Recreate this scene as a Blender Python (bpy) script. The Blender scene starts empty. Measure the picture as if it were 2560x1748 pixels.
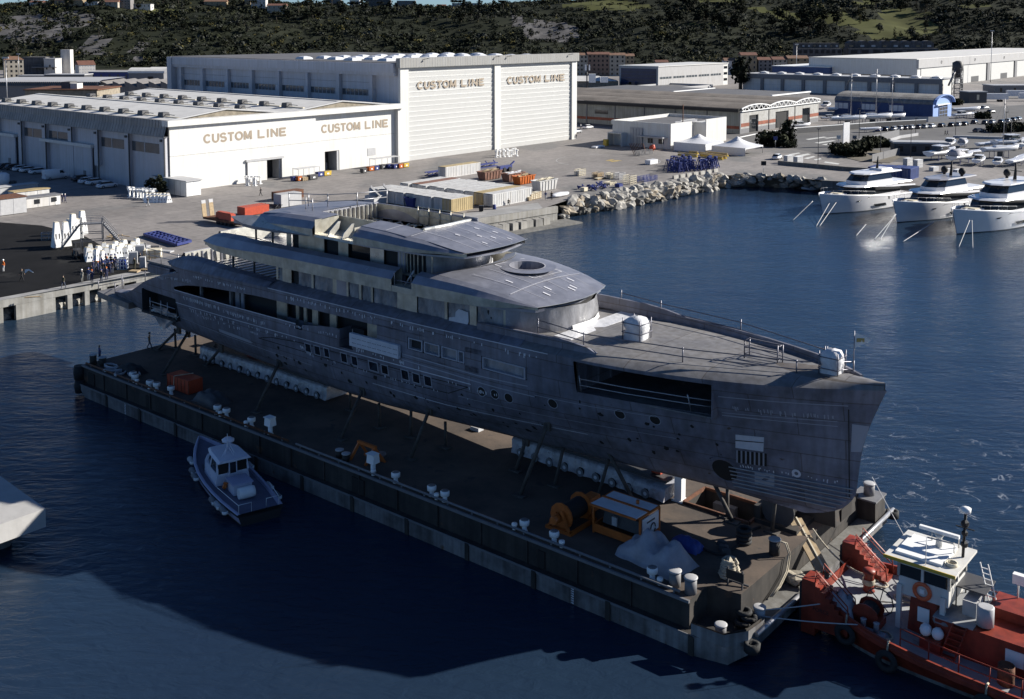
import bpy,bmesh,math,random
import numpy as np
from mathutils import Vector,Matrix,noise as mnoise
R=math.radians
random.seed(7)
C=bpy.context.scene.collection
S=bpy.context.scene
# ------------------------------------------------------------------ camera
CAM_H=38.0;FPX=2680.0;PITCH=R(4.7);PCX=1280.0;PCY=290.0
cam=bpy.data.cameras.new('camera');camo=bpy.data.objects.new('camera',cam);C.objects.link(camo)
camo.location=(0,0,CAM_H);camo.rotation_euler=(R(90)-PITCH,0,0)
cam.sensor_fit='HORIZONTAL';cam.sensor_width=36.0
cam.lens=36.0*FPX/2560.0
cam.shift_x=0.0;cam.shift_y=-(874.0-PCY)/2560.0
cam.clip_start=0.5;cam.clip_end=20000
S.camera=camo
# ------------------------------------------------------------------ sun and sky
SUN_AZ=R(13.0);SUN_EL=R(26.5)
sd=Vector((math.cos(SUN_AZ)*math.cos(SUN_EL),math.sin(SUN_AZ)*math.cos(SUN_EL),math.sin(SUN_EL)))
sl=bpy.data.lights.new('sun','SUN');sl.energy=5.0;sl.angle=R(0.5);sl.color=(1.0,0.95,0.86)
so=bpy.data.objects.new('sun',sl);C.objects.link(so);so.location=(200,60,300)
so.rotation_euler=(-sd).to_track_quat('-Z','Y').to_euler()
W=bpy.data.worlds.new('World');S.world=W;W.use_nodes=True
wn=W.node_tree.nodes;wl=W.node_tree.links
sky=wn.new('ShaderNodeTexSky');sky.sky_type='NISHITA';sky.sun_disc=False
sky.sun_elevation=SUN_EL;sky.sun_rotation=math.pi/2-SUN_AZ
sky.air_density=1.0;sky.dust_density=0.1;sky.ozone_density=7.0;sky.altitude=2500
bg=wn['Background'];bg.inputs['Strength'].default_value=0.05
wl.new(sky.outputs[0],bg.inputs['Color'])
S.view_settings.view_transform='Standard';S.view_settings.look='None'
S.view_settings.exposure=0.9;S.view_settings.gamma=1.0;S.view_settings.use_curve_mapping=False
# ------------------------------------------------------------------ plan geometry
_cp,_sp=math.cos(PITCH),math.sin(PITCH)
def _ray(x,y):
 a=(x-PCX)/FPX;b=-(y-PCY)/FPX
 return Vector((a,_cp+b*_sp,-_sp+b*_cp))
QZ=3.0
def at(x,y,z=QZ):
 d=_ray(x,y);t=(z-CAM_H)/d.z
 return Vector((d.x*t,d.y*t,z))
def zat(Y,y):
 d=_ray(PCX,y);return CAM_H+Y*d.z/d.y
BY=R(-39.6576)
BO=Vector((-42.4355,106.4924,0))
UD=Vector((math.cos(BY),math.sin(BY),0));VD=Vector((-math.sin(BY),math.cos(BY),0))
def bw(u,v,z=0.0):return BO+UD*u+VD*v+Vector((0,0,z))
HY=R(49.97)
E1=Vector((math.cos(HY),math.sin(HY),0));E2=Vector((-math.sin(HY),math.cos(HY),0))
# ------------------------------------------------------------------ materials
MATS={}
def mat(name,col,rough=0.6,metal=0.0,var=0.0,vscale=1.0,col2=None,bump=0.0,bscale=8.0,spec=0.5,streak=0.0,spots=None,spot_at=0.62,spot_scale=3.0,brick=None,emit=None,stretch=(1,1,1),rvar=0.0,detail=6.0):
 m=bpy.data.materials.new(name);m.use_nodes=True;MATS[name]=m
 n=m.node_tree.nodes;l=m.node_tree.links;b=n['Principled BSDF']
 b.inputs['Roughness'].default_value=rough;b.inputs['Metallic'].default_value=metal
 b.inputs['Specular IOR Level'].default_value=spec
 c4=(*col,1)
 b.inputs['Base Color'].default_value=c4
 tc=n.new('ShaderNodeTexCoord');mp=n.new('ShaderNodeMapping');mp.inputs['Scale'].default_value=stretch
 l.new(tc.outputs['Object'],mp.inputs['Vector'])
 out=None
 if var>0 or col2:
  nz=n.new('ShaderNodeTexNoise');nz.inputs['Scale'].default_value=vscale;nz.inputs['Detail'].default_value=detail
  nz.inputs['Roughness'].default_value=0.62
  l.new(mp.outputs[0],nz.inputs['Vector'])
  rp=n.new('ShaderNodeValToRGB');rp.color_ramp.elements[0].position=0.36;rp.color_ramp.elements[1].position=0.66
  c2=col2 if col2 else tuple(max(0,c*(1-var))for c in col)
  rp.color_ramp.elements[0].color=(*c2,1);rp.color_ramp.elements[1].color=c4
  l.new(nz.outputs['Fac'],rp.inputs[0]);out=rp.outputs[0]
  if rvar:
   mr=n.new('ShaderNodeMapRange');mr.inputs['To Min'].default_value=max(0.05,rough-rvar);mr.inputs['To Max'].default_value=min(1,rough+rvar)
   l.new(nz.outputs['Fac'],mr.inputs[0]);l.new(mr.outputs[0],b.inputs['Roughness'])
 if spots:
  nz2=n.new('ShaderNodeTexNoise');nz2.inputs['Scale'].default_value=spot_scale;nz2.inputs['Detail'].default_value=5
  l.new(mp.outputs[0],nz2.inputs['Vector'])
  r2=n.new('ShaderNodeValToRGB');r2.color_ramp.elements[0].position=spot_at;r2.color_ramp.elements[1].position=spot_at+0.06
  l.new(nz2.outputs['Fac'],r2.inputs[0])
  mx=n.new('ShaderNodeMix');mx.data_type='RGBA';l.new(r2.outputs[0],mx.inputs[0])
  if out:l.new(out,mx.inputs[6])
  else:mx.inputs[6].default_value=c4
  mx.inputs[7].default_value=(*spots,1);out=mx.outputs[2]
 if streak>0:
  m2=n.new('ShaderNodeMapping');m2.inputs['Scale'].default_value=(1.6,1.6,0.07)
  l.new(tc.outputs['Object'],m2.inputs['Vector'])
  ns=n.new('ShaderNodeTexNoise');ns.inputs['Scale'].default_value=1.2;ns.inputs['Detail'].default_value=5;l.new(m2.outputs[0],ns.inputs['Vector'])
  r3=n.new('ShaderNodeValToRGB');r3.color_ramp.elements[0].position=0.3;r3.color_ramp.elements[1].position=0.62
  k=1-streak;r3.color_ramp.elements[0].color=(k,k*.97,k*.92,1);r3.color_ramp.elements[1].color=(1,1,1,1)
  l.new(ns.outputs['Fac'],r3.inputs[0])
  mm=n.new('ShaderNodeMix');mm.data_type='RGBA';mm.blend_type='MULTIPLY';mm.inputs[0].default_value=1
  if out:l.new(out,mm.inputs[6])
  else:mm.inputs[6].default_value=c4
  l.new(r3.outputs[0],mm.inputs[7]);out=mm.outputs[2]
 if out:l.new(out,b.inputs['Base Color'])
 if bump>0:
  nb=n.new('ShaderNodeTexNoise');nb.inputs['Scale'].default_value=bscale;nb.inputs['Detail'].default_value=4
  l.new(mp.outputs[0],nb.inputs['Vector'])
  bp=n.new('ShaderNodeBump');bp.inputs['Strength'].default_value=bump;bp.inputs['Distance'].default_value=0.1
  l.new(nb.outputs['Fac'],bp.inputs['Height']);l.new(bp.outputs[0],b.inputs['Normal'])
 return m
 # ------------------------------------------------------------------ mesh builder
class MB:
 def __init__(s):s.v=[];s.f=[];s.m=[];s.sm=[];s.mats=[]
 def mi(s,mt):
  if mt not in s.mats:s.mats.append(mt)
  return s.mats.index(mt)
 def add(s,vs,fs,mt,smooth=False):
  o=len(s.v);s.v.extend([tuple(p)for p in vs]);k=s.mi(mt)
  for f in fs:s.f.append(tuple(i+o for i in f));s.m.append(k);s.sm.append(smooth)
  return s
 def box(s,x0,x1,y0,y1,z0,z1,mt,tx=0,ty=0,M=None):
  vs=[(x0,y0,z0),(x1,y0,z0),(x1,y1,z0),(x0,y1,z0),(x0+tx,y0+ty,z1),(x1-tx,y0+ty,z1),(x1-tx,y1-ty,z1),(x0+tx,y1-ty,z1)]
  if M is not None:vs=[M@Vector(p)for p in vs]
  return s.add(vs,[(3,2,1,0),(4,5,6,7),(0,1,5,4),(1,2,6,5),(2,3,7,6),(3,0,4,7)],mt)
 def beam(s,p,q,w,h,mt):
  p=Vector(p);q=Vector(q);d=(q-p)
  if d.length<1e-6:return s
  d.normalize();up=Vector((0,0,1))if abs(d.z)<0.95 else Vector((1,0,0))
  a=d.cross(up).normalized()*(w/2);b=a.cross(d).normalized()*(h/2)
  vs=[p-a-b,p+a-b,p+a+b,p-a+b,q-a-b,q+a-b,q+a+b,q-a+b]
  return s.add(vs,[(0,1,2,3),(7,6,5,4),(4,5,1,0),(5,6,2,1),(6,7,3,2),(7,4,0,3)],mt)
 def tube(s,pts,r,mt,n=6,cap=True,smooth=True):
  pts=[Vector(p)for p in pts];rings=[]
  for i,p in enumerate(pts):
   d=(pts[min(i+1,len(pts)-1)]-pts[max(i-1,0)])
   d=d.normalized()if d.length>1e-9 else Vector((0,0,1))
   up=Vector((0,0,1))if abs(d.z)<0.9 else Vector((1,0,0))
   a=d.cross(up).normalized();b=a.cross(d)
   rr=r[i]if isinstance(r,(list,tuple))else r
   rings.append([p+a*(rr*math.cos(2*math.pi*k/n))+b*(rr*math.sin(2*math.pi*k/n))for k in range(n)])
  return s.loft(rings,mt,closed=True,cap=cap,smooth=smooth)
 def loft(s,rings,mt,closed=False,cap=False,smooth=False,mts=None):
  n=len(rings[0]);vs=[p for r_ in rings for p in r_];o=len(s.v)
  s.v.extend([tuple(p)for p in vs])
  for i in range(len(rings)-1):
   for j in range(n if closed else n-1):
    k=(j+1)%n
    s.f.append((o+i*n+j,o+i*n+k,o+(i+1)*n+k,o+(i+1)*n+j))
    s.m.append(s.mi(mts[j]if mts else mt));s.sm.append(smooth)
  if cap:
   s.f.append(tuple(o+j for j in range(n))[::-1]);s.m.append(s.mi(mt));s.sm.append(False)
   e=o+(len(rings)-1)*n
   s.f.append(tuple(e+j for j in range(n)));s.m.append(s.mi(mt));s.sm.append(False)
  return s
 def lathe(s,prof,mt,n=12,c=(0,0,0),smooth=True,cap=True):
  rings=[[(c[0]+r*math.cos(2*math.pi*k/n),c[1]+r*math.sin(2*math.pi*k/n),c[2]+z)for k in range(n)]for r,z in prof]
  return s.loft(rings,mt,closed=True,cap=cap,smooth=smooth)
 def prism(s,poly,z0,z1,mt,top=None):
  n=len(poly);vs=[(x,y,z0)for x,y in poly]+[(x,y,z1)for x,y in poly]
  s.add(vs,[tuple(range(n))[::-1]]+[(i,(i+1)%n,n+(i+1)%n,n+i)for i in range(n)],mt)
  o=len(s.v)-2*n
  s.f.append(tuple(o+n+i for i in range(n)));s.m.append(s.mi(top or mt));s.sm.append(False)
  return s
 def quad(s,a,b,c,d,mt):return s.add([a,b,c,d],[(0,1,2,3)],mt)
 def rings_plate(s,ring,mt):return s.add(ring,[tuple(range(len(ring)))],mt)
 def ico(s,c,r,mt,sub=1,jit=0.0,seed=0,sc=(1,1,1),smooth=False):
  bm=bmesh.new();bmesh.ops.create_icosphere(bm,subdivisions=sub,radius=1.0)
  rr=random.Random(seed);o=Vector((rr.uniform(-99,99),rr.uniform(-99,99),rr.uniform(-99,99)))
  vs=[]
  for v in bm.verts:
   k=1+jit*mnoise.noise(v.co*1.3+o)*1.6+jit*0.4*(rr.random()-.5)
   p=v.co*(r*k);vs.append((c[0]+p.x*sc[0],c[1]+p.y*sc[1],c[2]+p.z*sc[2]))
  bm.verts.index_update();fs=[tuple(v.index for v in f.verts)for f in bm.faces];bm.free()
  return s.add(vs,fs,mt,smooth)
 def mesh(s,name,off=(0,0,0)):
  me=bpy.data.meshes.new(name)
  vs=s.v if not any(off)else[(a-off[0],b-off[1],c-off[2])for a,b,c in s.v]
  me.from_pydata(vs,[],s.f)
  for mt in s.mats:me.materials.append(MATS[mt]if isinstance(mt,str)else mt)
  me.polygons.foreach_set('material_index',s.m);me.polygons.foreach_set('use_smooth',s.sm)
  me.update()
  return me
 def build(s,name,parent=None,off=(0,0,0),loc=None,rz=0):
  o=bpy.data.objects.new(name,s.mesh(name,off));C.objects.link(o)
  if parent:o.parent=parent
  if loc is not None:o.location=loc
  if rz:o.rotation_euler=(0,0,rz)
  return o
def tag(o,label=None,cat=None,group=None,kind=None):
 if label:o['label']=label
 if cat:o['category']=cat
 if group:o['group']=group
 if kind:o['kind']=kind
 return o
def thing(name,label,cat,loc=(0,0,0),rz=0,group=None,sc=1.0):
 o=bpy.data.objects.new(name,None);C.objects.link(o)
 o.location=loc;o.rotation_euler=(0,0,rz);o.scale=(sc,sc,sc)if not isinstance(sc,tuple)else sc
 o.empty_display_size=0.3
 return tag(o,label,cat,group,'thing')
def dup(root,loc,rz=0,label=None,group=None,sc=None):
 r=root.copy();C.objects.link(r);r.location=loc;r.rotation_euler=(0,0,rz)
 if sc is not None:r.scale=(sc,sc,sc)if not isinstance(sc,tuple)else sc
 if label:r['label']=label
 if group:r['group']=group
 for ch in list(root.children):
  c=ch.copy();C.objects.link(c);c.parent=r
  for g in list(ch.children):
   d=g.copy();C.objects.link(d);d.parent=c
 return r
def one(mb,name,label,cat,loc=(0,0,0),rz=0,group=None):
 o=mb.build(name,None,loc=loc,rz=rz);return tag(o,label,cat,group,'thing')
def text(s_,size,mt,parent,loc,rot,name='lettering',ex=0.02,sx=1.0,bold=0.0,space=1.0):
 cu=bpy.data.curves.new(name,'FONT');cu.body=s_;cu.size=size;cu.extrude=ex;cu.offset=bold;cu.space_character=space
 cu.align_x='LEFT';cu.align_y='BOTTOM_BASELINE';cu.materials.append(MATS[mt])
 tmp=bpy.data.objects.new(name,cu);C.objects.link(tmp);bpy.context.view_layer.update()
 me=bpy.data.meshes.new_from_object(tmp.evaluated_get(bpy.context.evaluated_depsgraph_get()))
 bpy.data.objects.remove(tmp);bpy.data.curves.remove(cu)
 o=bpy.data.objects.new(name,me);C.objects.link(o);o.parent=parent;o.location=loc;o.rotation_euler=rot;o.scale=(sx,1,1)
 return o
def lerp(a,b,t):return a+(b-a)*t
def interp(x,tab):
 if x<=tab[0][0]:return tab[0][1]
 for(x0,y0),(x1,y1)in zip(tab,tab[1:]):
  if x<=x1:return y0+(y1-y0)*(x-x0)/(x1-x0)
 return tab[-1][1]
def sinterp(x,tab):
 n=len(tab)
 if x<=tab[0][0]:return tab[0][1]
 if x>=tab[-1][0]:return tab[-1][1]
 for i in range(n-1):
  if x<=tab[i+1][0]:
   x0,y0=tab[i];x1,y1=tab[i+1];h=x1-x0;t=(x-x0)/h
   def sl(j):
    if 0<j<n-1:return(tab[j+1][1]-tab[j-1][1])/(tab[j+1][0]-tab[j-1][0])
    return(y1-y0)/h
   m0=sl(i)*h;m1=sl(i+1)*h
   return(2*t**3-3*t**2+1)*y0+(t**3-2*t**2+t)*m0+(-2*t**3+3*t**2)*y1+(t**3-t**2)*m1
mat('white_paint',(.62,.62,.61),.55,var=.06,vscale=.4,streak=.10)
mat('white_door',(.50,.50,.49),.6,var=.05,vscale=.6,bump=.15,bscale=.9)
mat('white_plain',(.8,.8,.79),.45)
mat('grey_cladding',(.40,.40,.41),.6,var=.08,vscale=.5,streak=.15)
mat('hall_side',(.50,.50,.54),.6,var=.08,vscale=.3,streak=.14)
mat('roof_white',(.62,.61,.59),.7,var=.16,vscale=.25,spots=(.42,.40,.37),spot_at=.66,spot_scale=.3)
mat('dark_grey',(.06,.06,.065),.6,var=.2,vscale=2)
mat('mid_grey',(.18,.18,.19),.6,var=.2,vscale=1.5)
mat('light_grey',(.42,.42,.43),.6,var=.15,vscale=1.2)
mat('black',(.012,.012,.013),.7)
mat('rubber',(.018,.018,.019),.8,bump=.3,bscale=20)
mat('glass_dark',(.015,.018,.022),.06,spec=.6)
mat('glass_grey',(.10,.115,.13),.12,var=.4,vscale=.35)
mat('glass_blue',(.03,.045,.10),.15,var=.3,vscale=.2)
mat('letter_bronze',(.30,.245,.185),.7)
mat('concrete',(.34,.33,.31),.85,var=.25,vscale=.35,bump=.2,bscale=3,streak=.18)
mat('concrete_dark',(.2,.195,.185),.9,var=.35,vscale=.5,bump=.25,bscale=3,streak=.25)
mat('steel_grey',(.22,.22,.23),.45,metal=.5,var=.3,vscale=3)
mat('galv',(.38,.38,.40),.4,metal=.6,var=.2,vscale=2)
mat('rust',(.16,.065,.032),.85,var=.5,vscale=2,bump=.3)
mat('orange_red',(.46,.060,.022),.5,var=.25,vscale=2,spots=(.2,.05,.03),spot_at=.7)
mat('orange',(.52,.13,.02),.5,var=.3,vscale=2)
mat('yellow',(.58,.40,.05),.5,var=.2,vscale=2)
mat('blue_steel',(.025,.04,.19),.5,var=.3,vscale=2)
mat('blue_tarp',(.03,.06,.28),.5,var=.3,vscale=2)
mat('wood',(.40,.30,.18),.8,var=.3,vscale=3)
mat('cream',(.62,.56,.43),.8,var=.15,vscale=1)
mat('poly_white',(.72,.72,.74),.35,var=.12,vscale=2)
def _arc(cx,cy,rx,ry,a0,a1,n=10):return[(cx+rx*math.cos(R(lerp(a0,a1,k/n))),cy+ry*math.sin(R(lerp(a0,a1,k/n))))for k in range(n+1)]
GLYPH={'C':[_arc(.5,.5,.42,.42,42,318,14)],'U':[[(.1,1),(.1,.42)]+_arc(.5,.42,.4,.36,180,360,10)[1:]+[(.9,1)]],'S':[_arc(.5,.72,.38,.22,20,250,8)+_arc(.5,.29,.40,.23,70,-160,9)],'T':[[(.02,.91),(.98,.91)],[(.5,.86),(.5,0)]],'O':[_arc(.5,.5,.43,.42,90,450,18)],'M':[[(.1,0),(.13,1)],[(.13,.95),(.5,.12)],[(.5,.12),(.87,.95)],[(.87,1),(.9,0)]],'L':[[(.14,1),(.14,0)],[(.14,.09),(.95,.09)]],'I':[[(.5,1),(.5,0)]],'N':[[(.1,0),(.1,1)],[(.12,.93),(.88,.07)],[(.9,0),(.9,1)]],'E':[[(.14,1),(.14,0)],[(.14,.91),(.92,.91)],[(.14,.5),(.82,.5)],[(.14,.09),(.95,.09)]]}
def block_word(word,parent,x0,x1,z0,z1,y,mt,sw=.27,name='lettering'):
 wd={'I':.45,'M':1.2,'O':1.12,'C':1.05};tot=sum(wd.get(c,.95)for c in word)+.16*(len(word)-1)
 k=(x1-x0)/tot;h=z1-z0;x=x0;mb=MB();d=0
 for c in word:
  w=wd.get(c,.95)*k;t=sw*h
  for pl in GLYPH[c]:
   pl=[(x+p[0]*w,z0+p[1]*h)for p in pl];L=[];Rr=[]
   for i,p in enumerate(pl):
    a=pl[max(0,i-1)];b=pl[min(len(pl)-1,i+1)];dx,dz=b[0]-a[0],b[1]-a[1];q=math.hypot(dx,dz)or 1
    tt=t*(.5 if abs(dx)<abs(dz)*.6 else.44);L.append((p[0]-dz/q*tt,y-d,p[1]+dx/q*tt));Rr.append((p[0]+dz/q*tt,y-d,p[1]-dx/q*tt))
   mb.loft([Rr,L],mt);d+=.004
  x+=w+.16*k
 return mb.build(name,parent)
 # ================================================================== setting
mat('asphalt',(.035,.035,.037),.85,var=.45,vscale=.12,bump=.2,bscale=4)
mat('tarmac',(.012,.012,.013),.9,var=.4,vscale=.2,spots=(.022,.022,.022),spot_at=.62,spot_scale=.15,spec=.15)
mat('road',(.115,.112,.113),.85,var=.3,vscale=.1,bump=.1,bscale=4)
mat('apron',(.33,.325,.32),.85,var=.3,vscale=.25,bump=.1,bscale=3)
mat('marking',(.6,.6,.58),.8,var=.3,vscale=1)
mat('marking_yellow',(.45,.33,.12),.8,var=.4,vscale=1)
mat('soil',(.15,.13,.10),.95,var=.4,vscale=.5)
def yard_mat():
 m=mat('yard',(.27,.248,.235),.88,var=.3,vscale=.05,bump=.15,bscale=3,spots=(.165,.16,.158),spot_at=.56,spot_scale=.045,stretch=(1,.55,1))
 n=m.node_tree.nodes;l=m.node_tree.links;b=n['Principled BSDF']
 src=b.inputs['Base Color'].links[0].from_socket
 tc=n.new('ShaderNodeTexCoord');mp=n.new('ShaderNodeMapping');mp.inputs['Rotation'].default_value=(0,0,-HY);mp.inputs['Scale'].default_value=(.09,.09,.09)
 l.new(tc.outputs['Object'],mp.inputs[0])
 br=n.new('ShaderNodeTexBrick');br.offset=0;br.inputs['Scale'].default_value=1.0;br.inputs['Mortar Size'].default_value=.006
 br.inputs['Color1'].default_value=(1,1,1,1);br.inputs['Color2'].default_value=(.86,.86,.87,1);br.inputs['Mortar'].default_value=(.55,.55,.55,1)
 l.new(mp.outputs[0],br.inputs['Vector'])
 mm=n.new('ShaderNodeMix');mm.data_type='RGBA';mm.blend_type='MULTIPLY';mm.inputs[0].default_value=.8
 l.new(src,mm.inputs[6]);l.new(br.outputs[0],mm.inputs[7])
 nz=n.new('ShaderNodeTexNoise');nz.inputs['Scale'].default_value=.9;nz.inputs['Detail'].default_value=8;l.new(tc.outputs['Object'],nz.inputs['Vector'])
 rp=n.new('ShaderNodeValToRGB');rp.color_ramp.elements[0].position=.3;rp.color_ramp.elements[0].color=(.72,.72,.73,1);rp.color_ramp.elements[1].position=.6
 l.new(nz.outputs['Fac'],rp.inputs[0])
 m3=n.new('ShaderNodeMix');m3.data_type='RGBA';m3.blend_type='MULTIPLY';m3.inputs[0].default_value=.8
 l.new(mm.outputs[2],m3.inputs[6]);l.new(rp.outputs[0],m3.inputs[7]);l.new(m3.outputs[2],b.inputs['Base Color'])
yard_mat()
def water_mat():
 m=bpy.data.materials.new('water');m.use_nodes=True;MATS['water']=m
 n=m.node_tree.nodes;l=m.node_tree.links;b=n['Principled BSDF']
 b.inputs['Roughness'].default_value=.12;b.inputs['IOR'].default_value=1.33;b.inputs['Specular IOR Level'].default_value=.42
 tc=n.new('ShaderNodeTexCoord')
 nc=n.new('ShaderNodeTexNoise');nc.inputs['Scale'].default_value=.016;nc.inputs['Detail'].default_value=4
 l.new(tc.outputs['Object'],nc.inputs['Vector'])
 rp=n.new('ShaderNodeValToRGB');e=rp.color_ramp.elements
 e[0].position=.35;e[0].color=(.013,.025,.052,1);e[1].position=.68;e[1].color=(.016,.033,.058,1)
 l.new(nc.outputs['Fac'],rp.inputs[0])
 # thin foam lines where the tug has churned the water, off the bow
 geo=n.new('ShaderNodeNewGeometry')
 dist=n.new('ShaderNodeVectorMath');dist.operation='DISTANCE';dist.inputs[1].default_value=(34,88,0);l.new(geo.outputs['Position'],dist.inputs[0])
 fall=n.new('ShaderNodeMapRange');fall.inputs[1].default_value=4;fall.inputs[2].default_value=26;fall.inputs[3].default_value=1;fall.inputs[4].default_value=0
 l.new(dist.outputs['Value'],fall.inputs[0])
 mpw=n.new('ShaderNodeMapping');mpw.inputs['Scale'].default_value=(.16,.26,.2);l.new(tc.outputs['Object'],mpw.inputs[0])
 vn=n.new('ShaderNodeTexNoise');vn.inputs['Scale'].default_value=1.0;vn.inputs['Detail'].default_value=5;vn.inputs['Distortion'].default_value=1.6;l.new(mpw.outputs[0],vn.inputs['Vector'])
 ab=n.new('ShaderNodeMath');ab.operation='SUBTRACT';l.new(vn.outputs['Fac'],ab.inputs[0]);ab.inputs[1].default_value=.5
 ab2=n.new('ShaderNodeMath');ab2.operation='ABSOLUTE';l.new(ab.outputs[0],ab2.inputs[0])
 r2=n.new('ShaderNodeMapRange');r2.inputs[1].default_value=.0;r2.inputs[2].default_value=.011;r2.inputs[3].default_value=1;r2.inputs[4].default_value=0;l.new(ab2.outputs[0],r2.inputs[0])
 v3=n.new('ShaderNodeTexNoise');v3.inputs['Scale'].default_value=.55;v3.inputs['Detail'].default_value=6;l.new(tc.outputs['Object'],v3.inputs['Vector'])
 r3=n.new('ShaderNodeMapRange');r3.inputs[1].default_value=.48;r3.inputs[2].default_value=.62;l.new(v3.outputs['Fac'],r3.inputs[0])
 mu=n.new('ShaderNodeMath');mu.operation='MULTIPLY';l.new(r2.outputs[0],mu.inputs[0]);l.new(r3.outputs[0],mu.inputs[1])
 mu2=n.new('ShaderNodeMath');mu2.operation='MULTIPLY';l.new(mu.outputs[0],mu2.inputs[0]);l.new(fall.outputs[0],mu2.inputs[1])
 mx=n.new('ShaderNodeMix');mx.data_type='RGBA';l.new(mu2.outputs[0],mx.inputs[0]);l.new(rp.outputs[0],mx.inputs[6]);mx.inputs[7].default_value=(.30,.32,.36,1)
 l.new(mx.outputs[2],b.inputs['Base Color'])
 mp=n.new('ShaderNodeMapping');mp.inputs['Rotation'].default_value=(0,0,R(12));mp.inputs['Scale'].default_value=(.55,1.25,1);l.new(tc.outputs['Object'],mp.inputs[0])
 n1=n.new('ShaderNodeTexNoise');n1.inputs['Scale'].default_value=1.0;n1.inputs['Detail'].default_value=6;n1.inputs['Roughness'].default_value=.6;n1.inputs['Distortion'].default_value=.6
 l.new(mp.outputs[0],n1.inputs['Vector'])
 n2=n.new('ShaderNodeTexNoise');n2.inputs['Scale'].default_value=.12;n2.inputs['Detail'].default_value=3;l.new(mp.outputs[0],n2.inputs['Vector'])
 ad=n.new('ShaderNodeMath');ad.operation='MULTIPLY_ADD';l.new(n2.outputs['Fac'],ad.inputs[0]);ad.inputs[1].default_value=2.0;l.new(n1.outputs['Fac'],ad.inputs[2])
 bp=n.new('ShaderNodeBump');bp.inputs['Strength'].default_value=.55;bp.inputs['Distance'].default_value=.22
 l.new(ad.outputs[0],bp.inputs['Height']);l.new(bp.outputs[0],b.inputs['Normal'])
water_mat()
mb=MB();mb.quad((-900,-300,0),(900,-300,0),(900,420,0),(-900,420,0),'water')
tag(mb.build('water'),kind='structure')
# --- the quay: one ground sheet from the water's edge to the foot of the hills
QL=[at(-120,778),at(0,751.5),at(370,682.5)]
QD=(QL[2]-QL[0]).normalized()
qa=QL[0]-QD*300
qe=at(1357,521)
rock_top=[at(*p)for p in((1424,499),(1480,492),(1530,483),(1580,474),(1637,464.5),(1712,452),(1766,444),(1816,438.5),(1870,438),(1940,441),(2000,446),(2054,451))]
q_end=[Vector((88.5,238,QZ)),Vector((113,219,QZ)),Vector((200,152,QZ)),Vector((700,100,QZ))]
edge=[qa,QL[0],QL[1],QL[2],at(1194,546),qe]+rock_top+q_end
poly=[(p.x,p.y)for p in edge]+[(3000,100),(3000,3500),(-3000,3500),(-3000,qa.y)]
mb=MB();mb.rings_plate([(x,y,QZ)for x,y in poly],'yard')
tag(mb.build('ground'),kind='structure')
def sheet(name,pts,z,mt,**k):
 mb=MB();mb.rings_plate([(p[0],p[1],z)for p in pts],mt);return tag(mb.build(name),kind='structure')
sheet('asphalt_patch',[at(*p)for p in((-260,610),(0,556),(105,564),(215,592),(300,640),(372,672),(289,687),(169,713),(0,744),(-260,800))],QZ+.004,'tarmac')
sheet('apron',[at(*p)for p in((-100,768),(0,744.5),(169,713.5),(289,687.5),(372,672.5),(520,634),(640,622),(1000,560),(1185,530),(1345,507))]+[qe,at(1194,546),QL[2]+QD*12,QL[2],QL[1],QL[0]],QZ+.008,'apron')
# roads, roundabout and car park on the right
sheet('road',[at(*p)for p in((1860,352),(1985,372),(2110,398),(2560,423),(3000,440),(3200,330),(2900,252),(2560,262),(2330,278),(2120,305),(1960,330),(1800,318),(1560,290),(1440,292),(1440,312),(1700,330))],QZ+.006,'road')
# zebra crossings and give-way stripes on the road
mk=MB()
def stripe(x0,y0,x1,y1,x2,y2,x3,y3,mt='marking'):
 mk.quad(*[(*at(x,y).xy,QZ+.012)for x,y in((x0,y0),(x1,y1),(x2,y2),(x3,y3))],mt)
def Zr(x,y):return 1900+x/3.521,200+y/3.521
for q in(((250,655),(340,640),(360,645),(275,663)),((310,668),(420,648),(450,655),(345,680)),((380,690),(470,670),(490,676),(420,698)),((470,700),(530,690),(545,698),(490,708)),((250,790-120),(300,660),(310,664),(262,676)),((400,522),(560,500),(590,504),(430,528)),((480,552),(640,532),(670,536),(520,560)),((540,568),(620,558),(650,562),(580,574)),((560,512),(690,500),(700,503),(590,516)),((575,718),(700,735),(690,745),(560,728))):
 pts=[Zr(*p)for p in q];stripe(*[c for p in pts for c in p])
tag(mk.build('road_markings'),kind='structure')
# turning circle with a faded yellow arrow on the yard
mk=MB();c0=at(1520,402)
ring=[]
for k in range(48):
 a=2*math.pi*k/48;a2=2*math.pi*(k+1)/48
 if k%12 in(5,6):continue
 mk.quad(*[(c0.x+r_*math.cos(b),c0.y+r_*math.sin(b),QZ+.012)for r_,b in((13.5,a),(13.8,a),(13.8,a2),(13.5,a2))],'apron')
def Zy(x,y):return at(1420+x/5.81,370+y/5.81)
for q in(((540,185),(640,165),(680,172),(600,192)),((600,190),(720,178),(790,186),(640,206))):
 mk.quad(*[(*Zy(*p).xy,QZ+.016)for p in q],'marking_yellow')
tag(mk.build('yard_markings'),kind='structure')
sheet('lawn',[at(*p)for p in((2088,388),(2130,378),(2170,372),(2235,384),(2252,394),(2226,408),(2150,404))],QZ+.10,'soil')
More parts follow.
